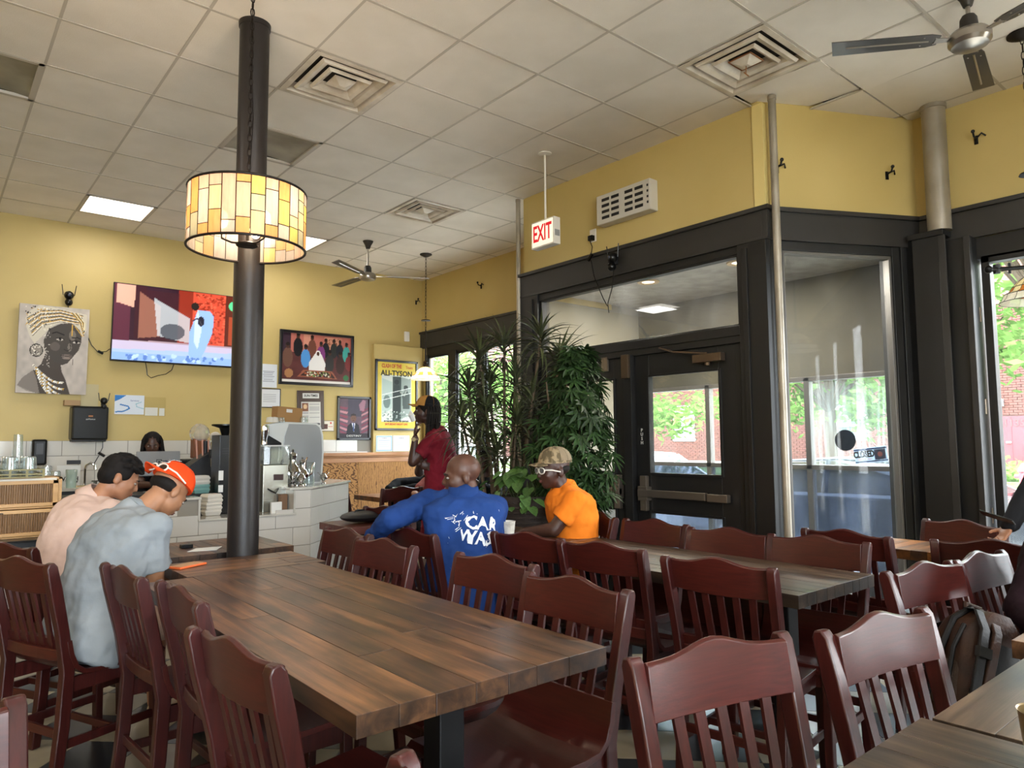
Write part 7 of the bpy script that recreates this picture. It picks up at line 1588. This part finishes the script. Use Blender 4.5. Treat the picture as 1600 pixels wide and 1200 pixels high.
# trees
m_tr = mat('bark', '#5a4c3e', .95, bump=.5, bscale=20)
def leafy(name, col, col2, tl=.5):
    m = bpy.data.materials.new(name); m.use_nodes = True; n = m.node_tree.nodes; L = m.node_tree.links; n.clear(); t = n.new('ShaderNodeTexCoord'); z = n.new('ShaderNodeTexNoise'); z.inputs['Scale'].default_value = 3; L.new(t.outputs['Object'], z.inputs[0]); r = n.new('ShaderNodeValToRGB'); r.color_ramp.elements[0].color = (*lin(col), 1); r.color_ramp.elements[1].color = (*lin(col2), 1); r.color_ramp.elements[0].position = .35; r.color_ramp.elements[1].position = .65; L.new(z.outputs[0], r.inputs[0])
    d = n.new('ShaderNodeBsdfDiffuse'); q = n.new('ShaderNodeBsdfTranslucent'); L.new(r.outputs[0], d.inputs[0]); L.new(r.outputs[0], q.inputs[0]); x = n.new('ShaderNodeMixShader'); x.inputs[0].default_value = tl; L.new(d.outputs[0], x.inputs[1]); L.new(q.outputs[0], x.inputs[2]); o = n.new('ShaderNodeOutputMaterial'); L.new(x.outputs[0], o.inputs[0]); return m
m_lf = leafy('bright_tree_leaf', '#56793a', '#7fa055')
def tree(label, x, y, zc, rad, n_, h_=.8, seed=0, ls=.13):
    r = random.Random(seed); t = thing('street_tree', label, 'tree', (x, y, -.28), 0, 'street trees beyond the sidewalk')
    MB().tube([(0, 0, 0), (.05, .02, zc*.5), (0, 0, zc)], [.14, .11, .06], 10).build('trunk', m_tr, t, smooth=True)
    b = MB()
    cl = [(Vector((r.uniform(-1, 1), r.uniform(-1, 1), r.uniform(-1, 1)))) for _ in range(34)]
    bt = MB()
    for c in cl:
        c = Vector((c.x*rad, c.y*rad, c.z*rad*h_)); bt.tube([(0, 0, zc*.6), Vector((0, 0, zc))+c*.5, Vector((0, 0, zc))+c], [.04, .02, .006], 5)
    bt.build('branch', m_tr, t)
    for i in range(n_):
        c = r.choice(cl); c = Vector((c.x*rad, c.y*rad, c.z*rad*h_+zc)); p = c+Vector((r.gauss(0, 1), r.gauss(0, 1), r.gauss(0, .6)))*rad*.17
        u = Vector((r.uniform(-1, 1), r.uniform(-1, 1), r.uniform(-.6, .6))).normalized()*ls*r.uniform(.6, 1); v = u.orthogonal().normalized()*ls*.55
        b.add([p-u, p-v*.8, p+u, p+v*.8], [(0, 1, 2, 3)])
    b.build('foliage', m_lf, t, stuff=True); return t
tree('bright green street tree filling the top of the right window', 12.0, 2.4, 4.6, 2.3, 9000, seed=1)
tree('green street tree behind the angled window sheet', 13.5, 6.6, 3.6, 1.9, 6000, seed=2)
tree('green street tree seen through the door glass', 14.5, 13.0, 3.8, 2.2, 7000, seed=3)
tree('green street tree seen through the windows behind the strap-leaved plant', 12.5, 18.5, 4.2, 2.6, 9000, seed=4)
tree('green street tree farthest away beyond the left windows', 13.0, 25.0, 4.4, 3.0, 7000, seed=5)
sb = thing('shrub_bed', 'low green shrubs in front of the red garage door', 'shrub', (26.8, 8.5, .0)); b = MB(); r = random.Random(4)
for i in range(5000):
    p = Vector((r.uniform(-1.5, 1.5), r.uniform(-5, 2.2), abs(r.gauss(0, .22))+.05)); u = Vector((r.uniform(-1, 1), r.uniform(-1, 1), r.uniform(-.6, .6))).normalized()*.12; v = u.orthogonal().normalized()*.07; b.add([p-u, p-v, p+u, p+v], [(0, 1, 2, 3)])
b.build('foliage', m_lf, sb, stuff=True)
hy = thing('fire_hydrant', 'red fire hydrant at the far kerb by the right edge', 'hydrant', (23, 6.0, -.12)); m_hy = mat('hydrant_red', '#b83a42', .5)
MB().lathe([(.14, 0), (.14, .06), (.10, .08), (.10, .55), (.13, .58), (.12, .66), (.06, .74), (.03, .80), (.001, .81)], 16).build('barrel', m_hy, hy, smooth=True); MB().cyl((0, -.2, .45), (0, .2, .45), .055, n=12).cyl((-.17, 0, .45), (0, 0, .45), .07, n=12).build('nozzle', m_hy, hy, smooth=True)
# cars
m_tire = mat('tyre', '#17181a', .8); m_rim = mat('wheel_rim', '#9a9c9e', .3, .8); m_cg = mat('car_window', '#1d252c', .05, coat=.6, spec=.8)
def car(label, x, y, paint, rz=0, L_=4.5, Hh=1.45, suv=False):
    c = thing('parked_car', label, 'car', (x, y, -.28), rz); hl = L_/2
    top = 1.62 if suv else Hh
    body = [(-hl, .35), (-hl+.03, .72), (-hl+.25, .92 if suv else .85), (-1.2, .98), (1.35, 1.0), (hl-.05, .92), (hl, .6), (hl-.03, .35)]
    B_ = MB(); R_ = []
    for w_, s_, dz in ((-.88, .96, -.02), (-.84, 1, 0), (.84, 1, 0), (.88, .96, -.02)):
        R_.append([Vector((w_, p[0]*s_, p[1]+dz*(p[1] > .5))) for p in [(a, b_) for a, b_ in body]])
    B_.rings(R_).build('car_body', paint, c, bev=.05, smooth=True)
    cab = [(-1.25, .95), (-.55, top-.03), (.1, top), (.95, top-.05), (1.55 if suv else 1.6, 1.0)]
    MB().rings([[Vector((w_*(1 if i in (0, 4) else .82), p[0], p[1])) for i, p in enumerate(cab)] for w_ in (-.80, .80)]).build('cabin_glass', m_cg, c, bev=.02)
    MB().rings([[Vector((w_, p[0], p[1])) for p in [(-.62, top-.05), (-.5, top-.01), (.1, top+.025), (.95, top-.02), (1.0, top-.07)]] for w_ in (-.66, .66)]).build('roof', paint, c, bev=.02)
    b = MB()
    for s in (-1, 1):
        for q in ((-1.3, .95, -.58, top-.04), (-.02, 1.0, -.02, top-.02), (1.55, 1.0, .97, top-.06)): b.tube([(s*.81, q[0], q[1]), (s*.665, q[2], q[3])], .03, 6)
    b.build('window_pillar', paint, c)
    for s in (-1, 1):
        for yy in (-hl+.85, hl-.85):
            w_ = MB().cyl((s*.70, yy, .33), (s*.90, yy, .33), .33, n=28).build('wheel', m_tire, c, smooth=True, bev=.03); MB().cyl((s*.895, yy, .33), (s*.91, yy, .33), .21, n=20).build('rim', m_rim, w_)
        MB().ell((s*.66, -hl+.04, .72), (.16, .05, .07), 12, 8).build('headlight', mat('headlight', '#c9d2d8', .1, coat=.6), c, smooth=True); MB().b2((s*.85-.1, hl-.03, .7), (s*.85, hl+.01, .88)).build('tail_light', mat('tail_red', '#a0202a', .3), c)
        MB().ell((s*.95, -.95, 1.03), (.09, .06, .06), 10, 6).build('wing_mirror', paint, c, smooth=True)
    MB().b2((-.5, -hl-.01, .42), (.5, -hl+.03, .6)).build('grille', m_tire, c); return c
m_cw = mat('car_white', '#d4d8dc', .25, coat=.6); m_cd = mat('car_dark', '#2a3138', .25, .4, coat=.7); m_cs = mat('car_silver_blue', '#7d8a94', .25, .5, coat=.7)
car('white parked car seen through the right door glass', 9.6, 8.75, m_cw, PI)
car('dark parked car outside the angled window', 9.4, 4.3, m_cd, PI, 4.3, 1.4, False).location.z = -.28
car('silver-grey parked car cut by the right edge of the view', 9.0, -.1, m_cs, PI, 4.3)
car('white parked van-like car beyond the windows behind the plants', 9.6, 14.5, m_cw, PI, 4.8, 1.6, True)
